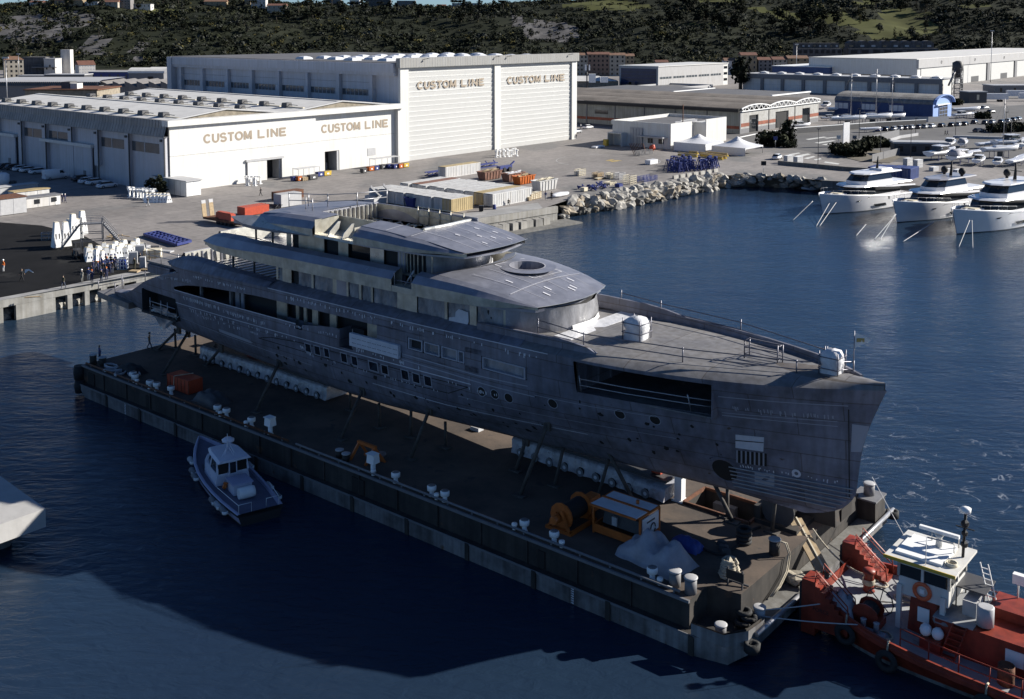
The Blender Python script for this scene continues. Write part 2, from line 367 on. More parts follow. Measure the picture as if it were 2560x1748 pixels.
# --- quay walls: things
mat('wall_panel',(.30,.295,.28),.85,var=.3,vscale=.5,bump=.2,bscale=3,streak=.3)
qroot=thing('quay_wall','pale concrete quay wall with square openings beside the dark asphalt','quay wall',(QL[1].x,QL[1].y,0),math.atan2(QD.y,QD.x))
def s_on(x,y=700):
 p=QL[1];d=_ray(x,760-x*.187);n=Vector((-QD.y,QD.x,0));t=(p.x*n.x+p.y*n.y)/(d.x*n.x+d.y*n.y)
 return Vector((d.x*t-p.x,d.y*t-p.y,0)).dot(QD)
ops=[(s_on(a),s_on(b))for a,b in((-75,-48),(-30,-8),(8,39),(139,168),(181,211),(224,252),(268,296),(311,340))]
Ltot=(at(1194,546)-QL[1]).length
mb=MB();mb.box(-300,Ltot,-.02,.7,2.0,QZ-.01,'wall_panel');mb.build('cap_beam',qroot)
s0=-300
for a,b in ops+[(Ltot,Ltot+1)]:
 n=max(1,int((a-s0)/9))if s0>-100 else 12
 for k in range(n):
  mb=MB();mb.box(lerp(s0,a,k/n)+.03,lerp(s0,a,(k+1)/n)-.03,.02,.6,-2,1.99,'wall_panel');mb.build('wall_panel',qroot)
 s0=b
mb=MB();mb.box(-300,Ltot,2.6,2.9,-2,1.99,'concrete_dark');mb.build('back_wall',qroot)
rk=MB()
for i,(a,b)in enumerate(ops):
 for k in range(4):rk.ico((lerp(a,b,.2+.2*k),1.9+.3*math.sin(k*3),.2+.25*(k%2)),1.0,'concrete',1,.35,i*9+k,(1,.7,.8))
rk.build('rubble',qroot)
w2=thing('quay_wall','stepped concrete quay wall with square blocks at the end of the boulders','quay wall',(qe.x,qe.y,0))
d2=(qe-at(1194,546));L2=d2.length;w2.rotation_euler=(0,0,math.atan2(d2.y,d2.x))
mb=MB();mb.box(-L2-20,4,-.1,.6,1.7,2.98,'concrete',);mb.build('cap_beam',w2)
mb=MB();mb.box(-L2-20,4,.05,.6,-1,1.69,'wall_panel');mb.build('wall_face',w2)
mb=MB();mb.box(-L2-18,6,-5.0,0.04,-1,.25,'concrete_dark');mb.build('toe',w2)
for i in range(7):
 mb=MB();mb.box(-.85,.85,-.8,.8,0,1.35,'concrete',.08,.08);p=qe-d2.normalized()*(1.2+i*2.05)+Vector((d2.y,-d2.x,0)).normalized()*(1.7+.25*math.sin(i*2.3))
 one(mb,'concrete_block','square concrete block standing in the row at the foot of the stepped quay wall','concrete block',(p.x,p.y,.25),math.atan2(d2.y,d2.x)+.15*math.sin(i*5),'blocks along the quay foot')
ew=thing('quay_wall','dark quay wall behind the moored white yachts and the inflatable boat','quay wall',(0,0,0))
mb=MB();pts=rock_top[-1:]+q_end
for a,b in zip(pts,pts[1:]):mb.loft([[(a.x,a.y,-1),(a.x,a.y,QZ-.01)],[(b.x,b.y,-1),(b.x,b.y,QZ-.01)]],'concrete_dark')
mb.build('wall_face',ew)
# --- sloping bank under the boulders, then the boulders one by one
mb=MB()
wl_pts=[at(*p,0)for p in((1395,553),(1420,543),(1500,530),(1560,520),(1600,512),(1680,497),(1764,478),(1820,469),(1870,467),(1940,468),(2000,469),(2060,471))]
mb.loft([[tuple(a-Vector((0,0,.02))),(b.x,b.y,-.6)]for a,b in zip(rock_top,wl_pts)],'soil')
tag(mb.build('bank'),kind='structure')
mat('boulder',(.42,.40,.365),.9,var=.4,vscale=.9,bump=.6,bscale=2.5)
mat('boulder_wet',(.10,.095,.085),.7,var=.4,vscale=.9,bump=.6,bscale=2.5)
mat('boulder_warm',(.40,.34,.26),.9,var=.4,vscale=.9,bump=.6,bscale=2.5)
protos=[]
for k in range(7):
 m_=MB();m_.ico((0,0,0),1.0,('boulder','boulder','boulder_warm','boulder','boulder','boulder','boulder_wet')[k],2,.42,40+k,(1.25,.95,.85))
 protos.append(m_.mesh('boulder'))
rr=random.Random(5);nb=0
for i in range(len(rock_top)-1):
 seg=(rock_top[i+1]-rock_top[i]).length
 rows=5 if i<8 else 3
 cnt=max(2,int(seg/1.75))
 for k in range(cnt):
  for rw in range(rows):
   t=(k+rr.random())/cnt;q=(rw+rr.uniform(-.2,.9))/rows
   a=rock_top[i].lerp(rock_top[i+1],t);b=wl_pts[i].lerp(wl_pts[i+1],t);p=a.lerp(b,min(1.02,max(.04,q)))
   if nb>=296:continue
   low=q>.85
   o=bpy.data.objects.new('boulder',protos[6 if low and rr.random()<.7 else rr.randrange(6)]);C.objects.link(o)
   s_=rr.uniform(.65,1.35)*(1.2 if rr.random()<.15 else 1)
   o.location=(p.x,p.y,lerp(2.9,.1,q)+rr.uniform(-.1,.25));o.scale=(s_,s_,s_*rr.uniform(.7,1));o.rotation_euler=(rr.uniform(-.5,.5),rr.uniform(-.5,.5),rr.uniform(0,6.3))
   tag(o,'pale grey boulder lying in the rubble bank between yard and water','boulder','boulders of the rubble bank');nb+=1
   # ------------------------------------------------------------------ hills
mat('hill_scrub',(.026,.029,.018),.95,var=.6,vscale=.02,col2=(.010,.013,.008),bump=.6,bscale=.25,spec=.1)
mat('hill_grass',(.085,.09,.032),.95,var=.4,vscale=.02,spec=.1)
mat('hill_rock',(.15,.145,.145),.95,var=.5,vscale=.06,bump=.8,bscale=.2,spec=.1)
def sstep(a,b,x):
 t=min(1,max(0,(x-a)/(b-a)));return t*t*(3-2*t)
def hill_z(X,Y):
 yb=940+40*math.sin(X*.006+1)+60*sstep(50,400,X)
 t=(Y-yb)
 top=66+6*math.sin(X*.011)+36*sstep(60,330,X)
 z=top*sstep(-40,400+160*sstep(0,300,X),t)**.8
 nz=mnoise.noise(Vector((X*.012,Y*.012,3)))*9+mnoise.noise(Vector((X*.04,Y*.04,9)))*3.5
 return QZ-2+max(0,z+nz*sstep(0,120,t)*(1-.6*sstep(380,480,t)))
def to_px(p):
 X,Y,Z=p[0],p[1],p[2]-CAM_H;f=Y*_cp-Z*_sp;u=Y*_sp+Z*_cp
 return PCX+FPX*X/f,PCY-FPX*u/f
def inell(x,y,cx,cy,rx,ry):return((x-cx)/rx)**2+((y-cy)/ry)**2<1
ROCKS=[(80,70,105,34),(190,52,60,22),(240,112,40,26),(345,128,16,30),(1375,78,75,26),(1290,50,20,14)]
MEADOW=[(1525,14,110,12),(1745,62,60,5),(2035,42,100,13),(2130,58,60,10),(2240,72,110,26),(2260,38,60,14),(2440,15,60,6),(2180,8,60,6),(1940,30,40,6),(400,28,70,5),(1890,22,40,5),(1800,5,60,4)]
def cover(X,Y,Z):
 x,y=to_px((X,Y,Z));j=12*mnoise.noise(Vector((X*.03,Y*.03,1)))
 if any(inell(x+j,y+j*.3,*e)for e in MEADOW):return 1
 if any(inell(x+j,y+j*.5,*e)for e in ROCKS):return 2
 return 0
NX,NY=150,70
vs=[];fs=[];mi=[]
for j in range(NY+1):
 Y=860+900*(j/NY)**1.2
 for i in range(NX+1):
  X=(-1+2*i/NX)*900;vs.append((X,Y,hill_z(X,Y)))
for j in range(NY):
 for i in range(NX):
  a=j*(NX+1)+i;fs.append((a,a+1,a+NX+2,a+NX+1))
  c=[sum(vs[k][q]for k in fs[-1])/4 for q in range(3)];mi.append(cover(*c))
me=bpy.data.meshes.new('hills');me.from_pydata(vs,[],fs)
for q in('hill_scrub','hill_grass','hill_rock'):me.materials.append(MATS[q])
me.polygons.foreach_set('material_index',mi);me.polygons.foreach_set('use_smooth',[True]*len(fs))
o=bpy.data.objects.new('hills',me);C.objects.link(o);tag(o,kind='structure')
for nm,cl,c2 in(('leaf_dark',(.015,.020,.011),(.006,.008,.005)),('leaf_mid',(.032,.036,.018),(.014,.017,.008)),('leaf_grey',(.070,.073,.062),(.03,.033,.027)),('leaf_yellow',(.10,.088,.028),(.05,.045,.015)),('leaf_pine',(.012,.017,.011),(.005,.007,.005))):
 mat(nm,cl,.9,col2=c2,vscale=.35,spec=.15)
mat('bark',(.08,.065,.05),.95,var=.4,vscale=3)
def leaf_cloud(name,cen,rad,sizes,per,mids,mts,seed=1,flat=.75):
 rg=np.random.default_rng(seed);cen=np.asarray(cen,float);N=len(cen)*per
 d=rg.normal(size=(N,3));d/=np.linalg.norm(d,axis=1)[:,None]
 rr_=rg.random(N)**.45
 c=np.repeat(cen,per,0);rd=np.repeat(np.asarray(rad,float),per);sz=np.repeat(np.asarray(sizes,float),per)*(0.6+.8*rg.random(N))
 p=c+d*(rr_*rd)[:,None]*np.array([1,1,flat])
 nrm=d+rg.normal(size=(N,3))*.7+np.array([0,0,.4]);nrm/=np.linalg.norm(nrm,axis=1)[:,None]
 a=np.cross(nrm,rg.normal(size=(N,3)));a/=np.linalg.norm(a,axis=1)[:,None];b=np.cross(nrm,a)
 a*=sz[:,None];b*=(sz*(.5+.4*rg.random(N)))[:,None]
 V=np.stack([p-a,p-b*.9,p+a,p+b],1).reshape(-1,3)
 me=bpy.data.meshes.new(name);me.vertices.add(N*4);me.vertices.foreach_set('co',V.ravel())
 me.loops.add(N*4);me.loops.foreach_set('vertex_index',np.arange(N*4));me.polygons.add(N)
 me.polygons.foreach_set('loop_start',np.arange(N)*4)
 for q in mts:me.materials.append(MATS[q])
 me.polygons.foreach_set('material_index',np.repeat(np.asarray(mids),per).astype(np.int32))
 me.update(calc_edges=True);me.validate();return me
rr=random.Random(11);cen=[];rad=[];sz=[];mid=[]
k=0
while len(cen)<13500 and k<90000:
 k+=1;Y=905+560*rr.random();X=rr.uniform(-.5,.5)*Y*1.06
 Z=hill_z(X,Y)
 if Z<4.5:continue
 cv=cover(X,Y,Z)
 if cv==1 and rr.random()>.03:continue
 if cv==2 and rr.random()>.55:continue
 pn=mnoise.noise(Vector((X*.015,Y*.015,7)))
 if rr.random()<.2 and pn>.3:continue
 r_=rr.uniform(1.5,3.6)*(1.5 if pn<-.1 else 1)
 cen.append((X,Y,Z+r_*.35));rad.append(r_);sz.append(r_*.30)
 q=rr.random();mid.append(0 if q<.50 else 1 if q<.80 else 2 if q<.95 else 3)
o=bpy.data.objects.new('scrub',leaf_cloud('scrub',cen,rad,sz,22,mid,['leaf_dark','leaf_mid','leaf_grey','leaf_yellow']));C.objects.link(o);tag(o,kind='stuff')
def tree_proto(name,kind,seed):
 rg=random.Random(seed)
 t=MB()
 if kind=='pine':
  t.tube([(0,0,0),(.15,.1,3),(0,0,6.0)],[.32,.24,.12],'bark',6)
  for a in range(5):t.tube([(0,0,4.2),(2.4*math.cos(a*1.26),2.4*math.sin(a*1.26),6.2)],[.12,.05],'bark',4)
  cs=[(rg.uniform(-2.6,2.6),rg.uniform(-2.6,2.6),6.6+rg.uniform(-.5,.8))for _ in range(16)];rs=[rg.uniform(.9,1.7)for _ in cs];mt=['leaf_pine','leaf_dark'];fl=.6;per=26
 elif kind=='poplar':
  t.tube([(0,0,0),(0,0,9)],[.28,.08],'bark',6)
  cs=[(rg.uniform(-.7,.7),rg.uniform(-.7,.7),1.6+k*.62)for k in range(17)];rs=[1.25*(1-abs(k-6)/16)for k in range(17)];mt=['leaf_yellow','leaf_mid'];fl=1.0;per=22
 elif kind=='bare':
  t.tube([(0,0,0),(.1,0,4)],[.28,.16],'bark',6)
  for a in range(7):t.tube([(0,0,2+a*.3),(2.2*math.cos(a*2.4),2.2*math.sin(a*2.4),6+.4*(a%3))],[.12,.03],'bark',4)
  cs=[(rg.uniform(-2,2),rg.uniform(-2,2),rg.uniform(3.4,7))for _ in range(18)];rs=[rg.uniform(.7,1.3)for _ in cs];mt=['leaf_grey','leaf_mid'];fl=.8;per=16
 else:
  t.tube([(0,0,0),(0,.1,2.6),(0,0,5)],[.4,.3,.12],'bark',6)
  for a in range(5):t.tube([(0,0,2.4),(2.0*math.cos(a*1.26),2.0*math.sin(a*1.26),4.6)],[.16,.05],'bark',4)
  cs=[];
  for _ in range(22):
   a=rg.uniform(0,6.28);h=rg.uniform(0,1);q=2.7*math.sin(math.pi*(.15+.8*h))*rg.uniform(.4,1);cs.append((q*math.cos(a),q*math.sin(a),2.6+5.2*h))
  rs=[rg.uniform(.9,1.7)for _ in cs];mt=['leaf_dark','leaf_mid']if kind=='dark' else['leaf_mid','leaf_grey'];fl=.85;per=26
 crown=leaf_cloud('crown',cs,rs,[r_*.34 for r_ in rs],per,[0 if rg.random()<.65 else 1 for _ in cs],mt,seed,fl)
 return t.mesh('trunk'),crown
TP={}
for kk in('pine','poplar','bare','dark','broad'):
 TP[kk]=[tree_proto('tree',kk,100+7*i+len(kk))for i in range(2)]
TL={'pine':('pine_tree','dark umbrella pine with a flat crown'),'poplar':('poplar_tree','slim yellowing poplar'),'bare':('bare_tree','grey half bare tree'),'dark':('broadleaf_tree','dense dark green tree'),'broad':('broadleaf_tree','mid green bushy tree')}
def tree(kind,loc,sc,where,group,var=0,rz=0):
 nm,lb=TL[kind];t=thing(nm,lb+' '+where,'tree',loc,rz,group,sc)
 a,b=TP[kind][var%2]
 for n_,m_ in(('trunk',a),('crown',b)):
  o=bpy.data.objects.new(n_,m_);C.objects.link(o);o.parent=t
 return t
def hill_at(x,y):
 d=_ray(x,y);Y=880
 while Y<1700:
  t=Y/d.y
  if hill_z(d.x*t,Y)>=CAM_H+d.z*t:return Vector((d.x*t,Y,CAM_H+d.z*t))
  Y+=4
 t=1420/d.y;X=d.x*t;return Vector((X,1420,hill_z(X,1420)))
rr=random.Random(21)
def grove(n,x0,x1,y0,y1,kinds,where,group,s0=.8,s1=1.4):
 for i in range(n):
  p=hill_at(rr.uniform(x0,x1),rr.uniform(y0,y1));k=rr.choice(kinds)
  p.z=hill_z(p.x,p.y)-.4
  tree(k,p,rr.uniform(s0,s1),where,group,i,rr.uniform(0,6.28))
for x,y in((1453,16),(1478,14),(1523,24),(1550,23),(1578,25),(1592,24),(1606,22),(1560,12),(1588,16)):
 p=hill_at(x,y);p.z=hill_z(p.x,p.y)-.3;tree('pine',p,.95,'standing on the bright hilltop meadow','pines on the hilltop meadow',x,x)
grove(26,1640,1860,8,70,['dark','pine','dark'],'in the dark wood left of the meadows','trees of the dark wood',1.2,2.0)
grove(22,1930,2110,45,100,['dark','dark','pine'],'in the dark stand below the long meadow','trees of the dark stand',1.3,2.1)
grove(16,2080,2330,4,40,['dark','pine','broad'],'on the slope above the wide meadow','trees above the wide meadow',1.1,1.8)
grove(18,2310,2560,20,110,['dark','broad','bare'],'on the terraced slope at far right','trees of the terraced slope',.9,1.5)
grove(9,2180,2330,85,112,['poplar','broad','bare'],'at the foot of the wide meadow','trees at the meadow foot',.9,1.3)
for x,y,s_ in((2150,62,1.5),(2146,40,1.2)):tree('poplar',hill_at(x,y),s_,'rising beside the path across the meadow' if s_>1.3 else 'higher up, near the top edge of the slope',None)
grove(34,640,1290,22,60,['dark','broad','dark','pine'],'in the wooded belt below the hilltop flats','trees below the hilltop flats',1.1,1.8)
grove(20,180,640,40,120,['dark','broad','bare'],'on the cliff slope behind the low hall','trees of the cliff slope',.9,1.4)
grove(14,0,180,100,140,['broad','bare','dark'],'on the scree below the pale cliff','trees below the pale cliff',.8,1.2)
grove(22,0,640,2,24,['dark','broad','pine'],'between the houses on the hilltop','trees between the hilltop houses',.9,1.5)
grove(16,760,1240,-2,16,['dark','pine'],'beside the flats on the skyline','trees beside the skyline flats',1.0,1.6)
grove(22,1290,1640,55,150,['broad','bare','dark'],'on the grey terraces behind the tall hangar','trees of the grey terraces',.8,1.2)
# ================================================================== the two great halls
def fit_text(s_,parent,x0,x1,z0,z1,y,mt='letter_bronze'):
 m_=x0+(x1-x0)*.60;g=(x1-x0)*.035
 block_word('CUSTOM',parent,x0,m_-g,z0,z1,y,mt);block_word('LINE',parent,m_+g,x1,z0,z1,y,mt)
HO=at(1001,405.4);HA=at(421,483)
mat('door_rib',(.64,.64,.63),.5)
mat('hangar_fascia',(.27,.27,.265),.6,var=.1,vscale=.5,streak=.15)
mat('opening',(.02,.02,.022),.9)
mat('roof_felt',(.12,.12,.13),.85,var=.3,vscale=.3)
mat('skylight',(.70,.71,.74),.3,var=.1,vscale=1)
mat('fascia_ribbed',(.33,.32,.31),.6,var=.3,vscale=.22,streak=.2)
mat('dirty_beige',(.30,.26,.20),.9,var=.4,vscale=.8)
hg=thing('hangar','tall white hangar with two giant lettered doors','hangar',HO,HY)
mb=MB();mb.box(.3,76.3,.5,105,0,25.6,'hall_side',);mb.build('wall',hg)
mb=MB();mb.box(-.4,77,-.3,105.4,25.6,25.9,'roof_felt');mb.build('roof',hg)
for x0,x1 in((-.1,2.9),(37.3,39.9),(74.2,76.7)):
 mb=MB();mb.box(x0,x1,-.35,.48,0,24.6,'white_paint');mb.build('column',hg)
mb=MB();mb.box(-.8,77,-1.0,.45,24.62,27.15,'hangar_fascia')
for k in range(78):mb.box(-.8+k,-.76+k,-1.03,-1.0,24.65,27.1,'hall_side')
mb.build('fascia',hg)
for x0,x1,tx in((2.95,37.25,(6.5,33.2,18.75,20.75)),(39.95,74.15,(43.4,70.9,18.7,20.75))):
 mb=MB();n=19;h=24.6/n
 for k in range(n):
  z=k*h;mb.add([(x0,.30,z),(x1,.30,z),(x1,.14+.03*math.sin(k),z+h),(x0,.14+.02*math.sin(k*2),z+h)],[(0,1,2,3)],'white_door')
  mb.box(x0,x1,.09,.3,z+h-.10,z+h,'door_rib')
 d=mb.build('hangar_door',hg)
 fit_text('CUSTOM LINE',d,*tx,.0)
for x in(7.5,36.2,41.5,71):
 mb=MB();mb.beam((x,-1.0,26.6),(x+1.0,-1.9,26.9),.12,.12,'dark_grey');mb.box(x+.8,x+1.3,-2.2,-1.8,26.8,27.0,'dark_grey');mb.build('floodlight',hg)
mb=MB();mb.box(-1.3,.28,1.0,104.5,23.3,25.75,'hall_side');mb.box(-.9,.28,1.0,104.5,22.5,23.28,'hall_side');mb.build('side_fascia',hg)
mb=MB();mb.box(-1.6,.28,103.2,105.6,0,25.7,'hall_side');mb.build('end_pier',hg)
cols=[10.1,23.4,36.7,49.6,62.3,74.4,87.5,99.3]
for y in cols:
 mb=MB();mb.box(-.9,.28,y-.55,y+.55,0,22.45,'hall_side');mb.box(-1.1,.28,y-.75,y+.75,17.0,18.6,'hall_side');mb.build('column',hg)
for a,b in zip(cols,cols[1:]):
 mb=MB();mb.box(.1,.27,a+.8,b-.8,16.9,18.5,'glass_grey')
 for k in range(1,7):yy=lerp(a+.8,b-.8,k/7);mb.box(.02,.1,yy-.05,yy+.05,16.9,18.5,'hall_side')
 mb.build('window',hg)
 mb=MB();mb.box(.16,.28,a+.6,b-.6,18.6,22.4,'hall_side');mb.box(.1,.16,a+.6,b-.6,20.4,20.48,'mid_grey');mb.build('wall_panel',hg)
for i in range(5):
 for j in range(9):
  mb=MB();cx,cy=6+7.6*j+(3 if i%2 else 0),4+i*10.5
  mb.loft([[(cx+a*r_,cy+b*r_*1.1,z)for a,b in((-1,-1),(1,-1),(1,1),(-1,1))]for r_,z in((1.7,25.9),(1.7,26.25),(1.2,26.6),(.4,26.8))],'skylight',closed=True,cap=True);mb.build('skylight',hg)
lh=thing('workshop_hall','low white twin roofed hall with lettering and dark doorways','hall',HA,HY)
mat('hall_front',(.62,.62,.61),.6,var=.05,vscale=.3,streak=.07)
mb=MB()
# front wall with its two openings
for x0,x1,z0,z1 in((0.6,25.4,0,4.6),(30.0,40.2,0,4.6),(.6,40.2,4.6,7.66),(.6,40.2,7.72,14.2)):
 mb.box(x0,x1,0,.5,z0,z1,'hall_front')
for x0,x1,z0,z1 in((40.25,43.6,0,4.9),(48.2,67.2,0,4.9),(40.25,67.2,4.9,7.6),(40.25,67.2,7.66,14.2)):
 mb.box(x0,x1,.9,1.3,z0,z1,'hall_front')
mb.box(67.3,68.6,-.2,1.3,0,14.2,'hall_front')
mb.box(.6,40.2,.1,.45,7.6,7.8,'mid_grey');mb.box(40.25,67,1.0,1.25,7.55,7.7,'mid_grey')
fw=mb.build('front_wall',lh)
mb=MB();mb.box(25.4,30,3.0,3.2,0,4.6,'opening');mb.box(25.3,30.1,.5,3.2,0,.02,'mid_grey');mb.box(29.5,29.95,.5,3.0,0,4.6,'light_grey');mb.build('doorway',lh)
mb=MB();mb.box(43.6,48.2,4.2,4.4,0,4.9,'opening');mb.box(43.5,48.3,1.3,4.4,0,.02,'mid_grey');mb.box(47.5,48.15,1.0,4.2,0,4.85,'light_grey')
for x in(44.4,45.6):mb.box(x,x+.7,3.2,4.0,0,1.8,'mid_grey');mb.beam((x,3,0),(x,3,3),.1,.1,'steel_grey')
mb.build('doorway',lh)
mb=MB();mb.box(20.1,25.4,-.35,-.1,.1,4.7,'white_paint');mb.build('sliding_door',lh)
mb=MB();mb.box(19.7,30.3,-.5,-.02,4.72,5.2,'light_grey');mb.box(20.0,20.25,-.3,-.05,0,4.7,'mid_grey');mb.build('door_rail',lh)
mb=MB();mb.box(-.3,68.9,-.95,1.4,14.15,15.4,'hall_front');mb.build('cornice',lh)
fit_text('CUSTOM LINE',lh,9.0,31.4,9.85,11.8,-.03)
fit_text('CUSTOM LINE',lh,42.7,64.8,9.5,11.5,.86)
mb=MB();mb.box(57.5,60.3,.84,.89,2.6,4.5,'light_grey');mb.build('notice_board',lh)
# left side
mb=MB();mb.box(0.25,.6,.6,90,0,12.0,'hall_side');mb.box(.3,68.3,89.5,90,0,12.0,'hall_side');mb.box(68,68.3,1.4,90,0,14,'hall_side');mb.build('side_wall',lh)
mb=MB();mb.loft([[(-.9,y,11.95),(-.35,y,13.7),(-.3,y,13.72),(-.15,y,15.45),(.6,y,15.45)]for y in(-.2,91)],'fascia_ribbed')
for k in range(76):y=.3+k*1.2;mb.beam((-.93,y,11.95),(-.38,y,13.7),.05,.05,'mid_grey');mb.beam((-.34,y,13.75),(-.19,y,15.45),.05,.05,'mid_grey')
mb.box(-.9,.3,-.2,91,11.9,11.96,'mid_grey');mb.build('side_fascia',lh)
cl=[1.2,15.2,28.3,40.2,52.8,65.2,78,89]
for y in cl:
 mb=MB();mb.box(-.55,.25,y-.9,y+.9,3.6 if y in(28.3,40.2)else 0,11.9,'hall_side');mb.beam((-.62,y-1.1,0),(-.62,y-1.1,11.9),.22,.22,'dark_grey');mb.box(-.9,-.55,y-.3,y+.3,10.9,11.4,'dark_grey');mb.build('column',lh)
for a,b,g in((2.4,14,1),(16.6,27.0,1),(41.6,51.4,1),(54,64,1),(66.5,76.5,0)):
 if g:
  mb=MB();mb.box(.12,.26,a,b,8.1,10.2,'glass_grey');mb.box(.06,.12,lerp(a,b,.55),lerp(a,b,.55)+.2,8.1,10.2,'hall_side');mb.build('window',lh)
for a,b in((29.4,53.6),(66.8,91)):
 mb=MB();mb.box(-1.3,.2,a,b,7.6,8.3,'white_paint');mb.build('door_canopy',lh)
 mb=MB();mb.box(-.9,-.6,a+.4,b-9,0,7.5,'hall_side');mb.box(-.95,-.9,lerp(a,b,.35),lerp(a,b,.35)+.1,0,7.5,'mid_grey');mb.box(-.96,-.9,a+3,a+4.2,0,2.1,'mid_grey');mb.build('sliding_door',lh)
 # roofs: two shallow gables running back
mb=MB()
for x0,xr,x1 in((.6,16.4,34.0),(34.0,50.4,68.2)):
 mb.loft([[(x0,y,15.0),(xr,y,16.85),(x1,y,15.0)]for y in(2.2,30,60,90)],'roof_white')
 mb.add([(x0,2.2,15.0),(xr,2.2,16.85),(x1,2.2,15.0)],[(0,1,2)],'dirty_beige')
 mb.beam((x0,2.1,15.05),(xr,2.1,16.9),.5,.3,'light_grey');mb.beam((xr,2.1,16.9),(x1,2.1,15.05),.5,.3,'light_grey')
 mb.beam((xr,2.2,16.9),(xr,90,16.9),1.2,.1,'roof_white')
mb.box(.6,68.2,1.4,2.2,14.2,15.0,'dark_grey');mb.build('roof',lh)
def vent(y,x,z):
 mb=MB();mb.box(x-.9,x+.9,y-1.1,y+1.1,z,z+1.0,'dark_grey',.15,.15);mb.beam((x,y-4.2,z+.5),(x,y-1,z+.6),.12,.12,'dark_grey');mb.box(x-.3,x+.3,y-6.5,y-1.2,z-.1,z+.12,'cream');mb.build('roof_vent',lh)
for i in range(10):vent(9+i*8.3,5.0,15.5)
for i in range(9):vent(12+i*8.6,27.2,15.75)
for i in range(9):vent(10+i*9.0,39.5,15.7)
# white shed at the hall's corner
p=at(466,493.6);wx=(at(505,489)-p).dot(E1);h=zat(p.y,455)-QZ
dy=(at(412,437.5,QZ+h)-p).dot(E2)
sh=thing('shed','small white metal shed at the left corner of the low hall','shed',p,HY)
mb=MB();mb.box(0,wx,0,dy,.1,h,'white_paint');
for k in range(1,6):mb.box(-.03,0,dy*k/6-.03,dy*k/6+.03,.1,h,'mid_grey')
mb.build('wall',sh)
mb=MB();mb.box(.05,wx/2-.03,-.06,-.005,.2,h*.5-.03,'white_plain');mb.box(wx/2+.03,wx-.05,-.06,-.005,.2,h*.5-.03,'white_plain');mb.box(.05,wx/2-.03,-.06,-.005,h*.5+.03,h-.1,'white_plain');mb.box(wx/2+.03,wx-.05,-.06,-.005,h*.5+.03,h-.1,'white_plain');mb.build('door',sh)
mb=MB();mb.box(-.25,wx+.25,-.35,dy+.2,h,h+.22,'light_grey');mb.build('roof',sh)
# ================================================================== buildings at the foot of the hill, left
mat('plaster_ochre',(.33,.26,.17),.9,var=.2,vscale=.3,streak=.15)
mat('plaster_cream',(.42,.38,.32),.9,var=.2,vscale=.3,streak=.15)
mat('plaster_grey',(.22,.21,.21),.9,var=.25,vscale=.3,streak=.25)
mat('plaster_white',(.55,.54,.53),.85,var=.12,vscale=.3,streak=.12)
mat('plaster_pink',(.26,.18,.14),.9,var=.2,vscale=.3,streak=.15)
mat('tile',(.17,.075,.05),.9,var=.35,vscale=.6)
mat('tile_brown',(.20,.11,.07),.9,var=.35,vscale=.6)
mat('weathered',(.13,.128,.135),.95,var=.5,vscale=.25,streak=.35)
def house(name,label,cat,P,w,d,h,rz,wall,roof=None,floors=0,bays=0,side_bays=0,rh=2.0,group=None,flat=None,win='glass_dark',chim=True):
 t=thing(name,label,cat,P,rz,group)
 mb=MB();mb.box(0,w,0,d,-3,h,wall);mb.build('wall',t)
 if roof:
  mb=MB();o_=.5;mb.loft([[(-o_,-o_,h),(-o_,d/2,h+rh),(-o_,d+o_,h)],[(rh*.9 if flat=='hip' else-o_,d/2 if flat=='hip' else-o_,h+rh if flat=='hip' else h),(rh*.9 if flat=='hip' else-o_,d/2,h+rh),(rh*.9 if flat=='hip' else-o_,d/2 if flat=='hip' else d+o_,h+rh if flat=='hip' else h)]],roof)if False else None
  a=rh*1.4 if flat=='hip' else-o_
  vs=[(-o_,-o_,h),(w+o_,-o_,h),(w+o_,d+o_,h),(-o_,d+o_,h),(a,d/2,h+rh),(w-a,d/2,h+rh)]
  mb.add(vs,[(0,1,5,4),(2,3,4,5),(3,0,4),(1,2,5),(3,2,1,0)],roof)
  rf=mb.build('roof',t)
  if chim:
   c=MB();c.box(w*.3,w*.3+.8,d*.45,d*.45+.8,h+rh*.5,h+rh+1.0,'tile_brown');c.build('chimney',rf)
 else:
  mb=MB();mb.box(-.3,w+.3,-.3,d+.3,h,h+.45,'light_grey');mb.build('roof',t)
 if floors:
  fh=h/floors
  for f in range(floors):
   for b in range(bays):
    mb=MB();x=w*(b+.5)/bays;mb.box(x-min(.6,w/bays*.25),x+min(.6,w/bays*.25),-.05,.1,f*fh+fh*.3,f*fh+fh*.78,win);mb.build('window',t)
   for b in range(side_bays):
    mb=MB();y=d*(b+.5)/side_bays;mb.box(-.05,.1,y-min(.6,d/side_bays*.25),y+min(.6,d/side_bays*.25),f*fh+fh*.3,f*fh+fh*.78,win);mb.build('window',t)
 return t
def pxb(x,y,Y=None,z=QZ):
 if Y is None:return at(x,y,z)
 return Vector(((x-PCX)/FPX*(Y*_cp+(CAM_H-z)*_sp),Y,z))
def wpx(n,Y):return n*Y/FPX
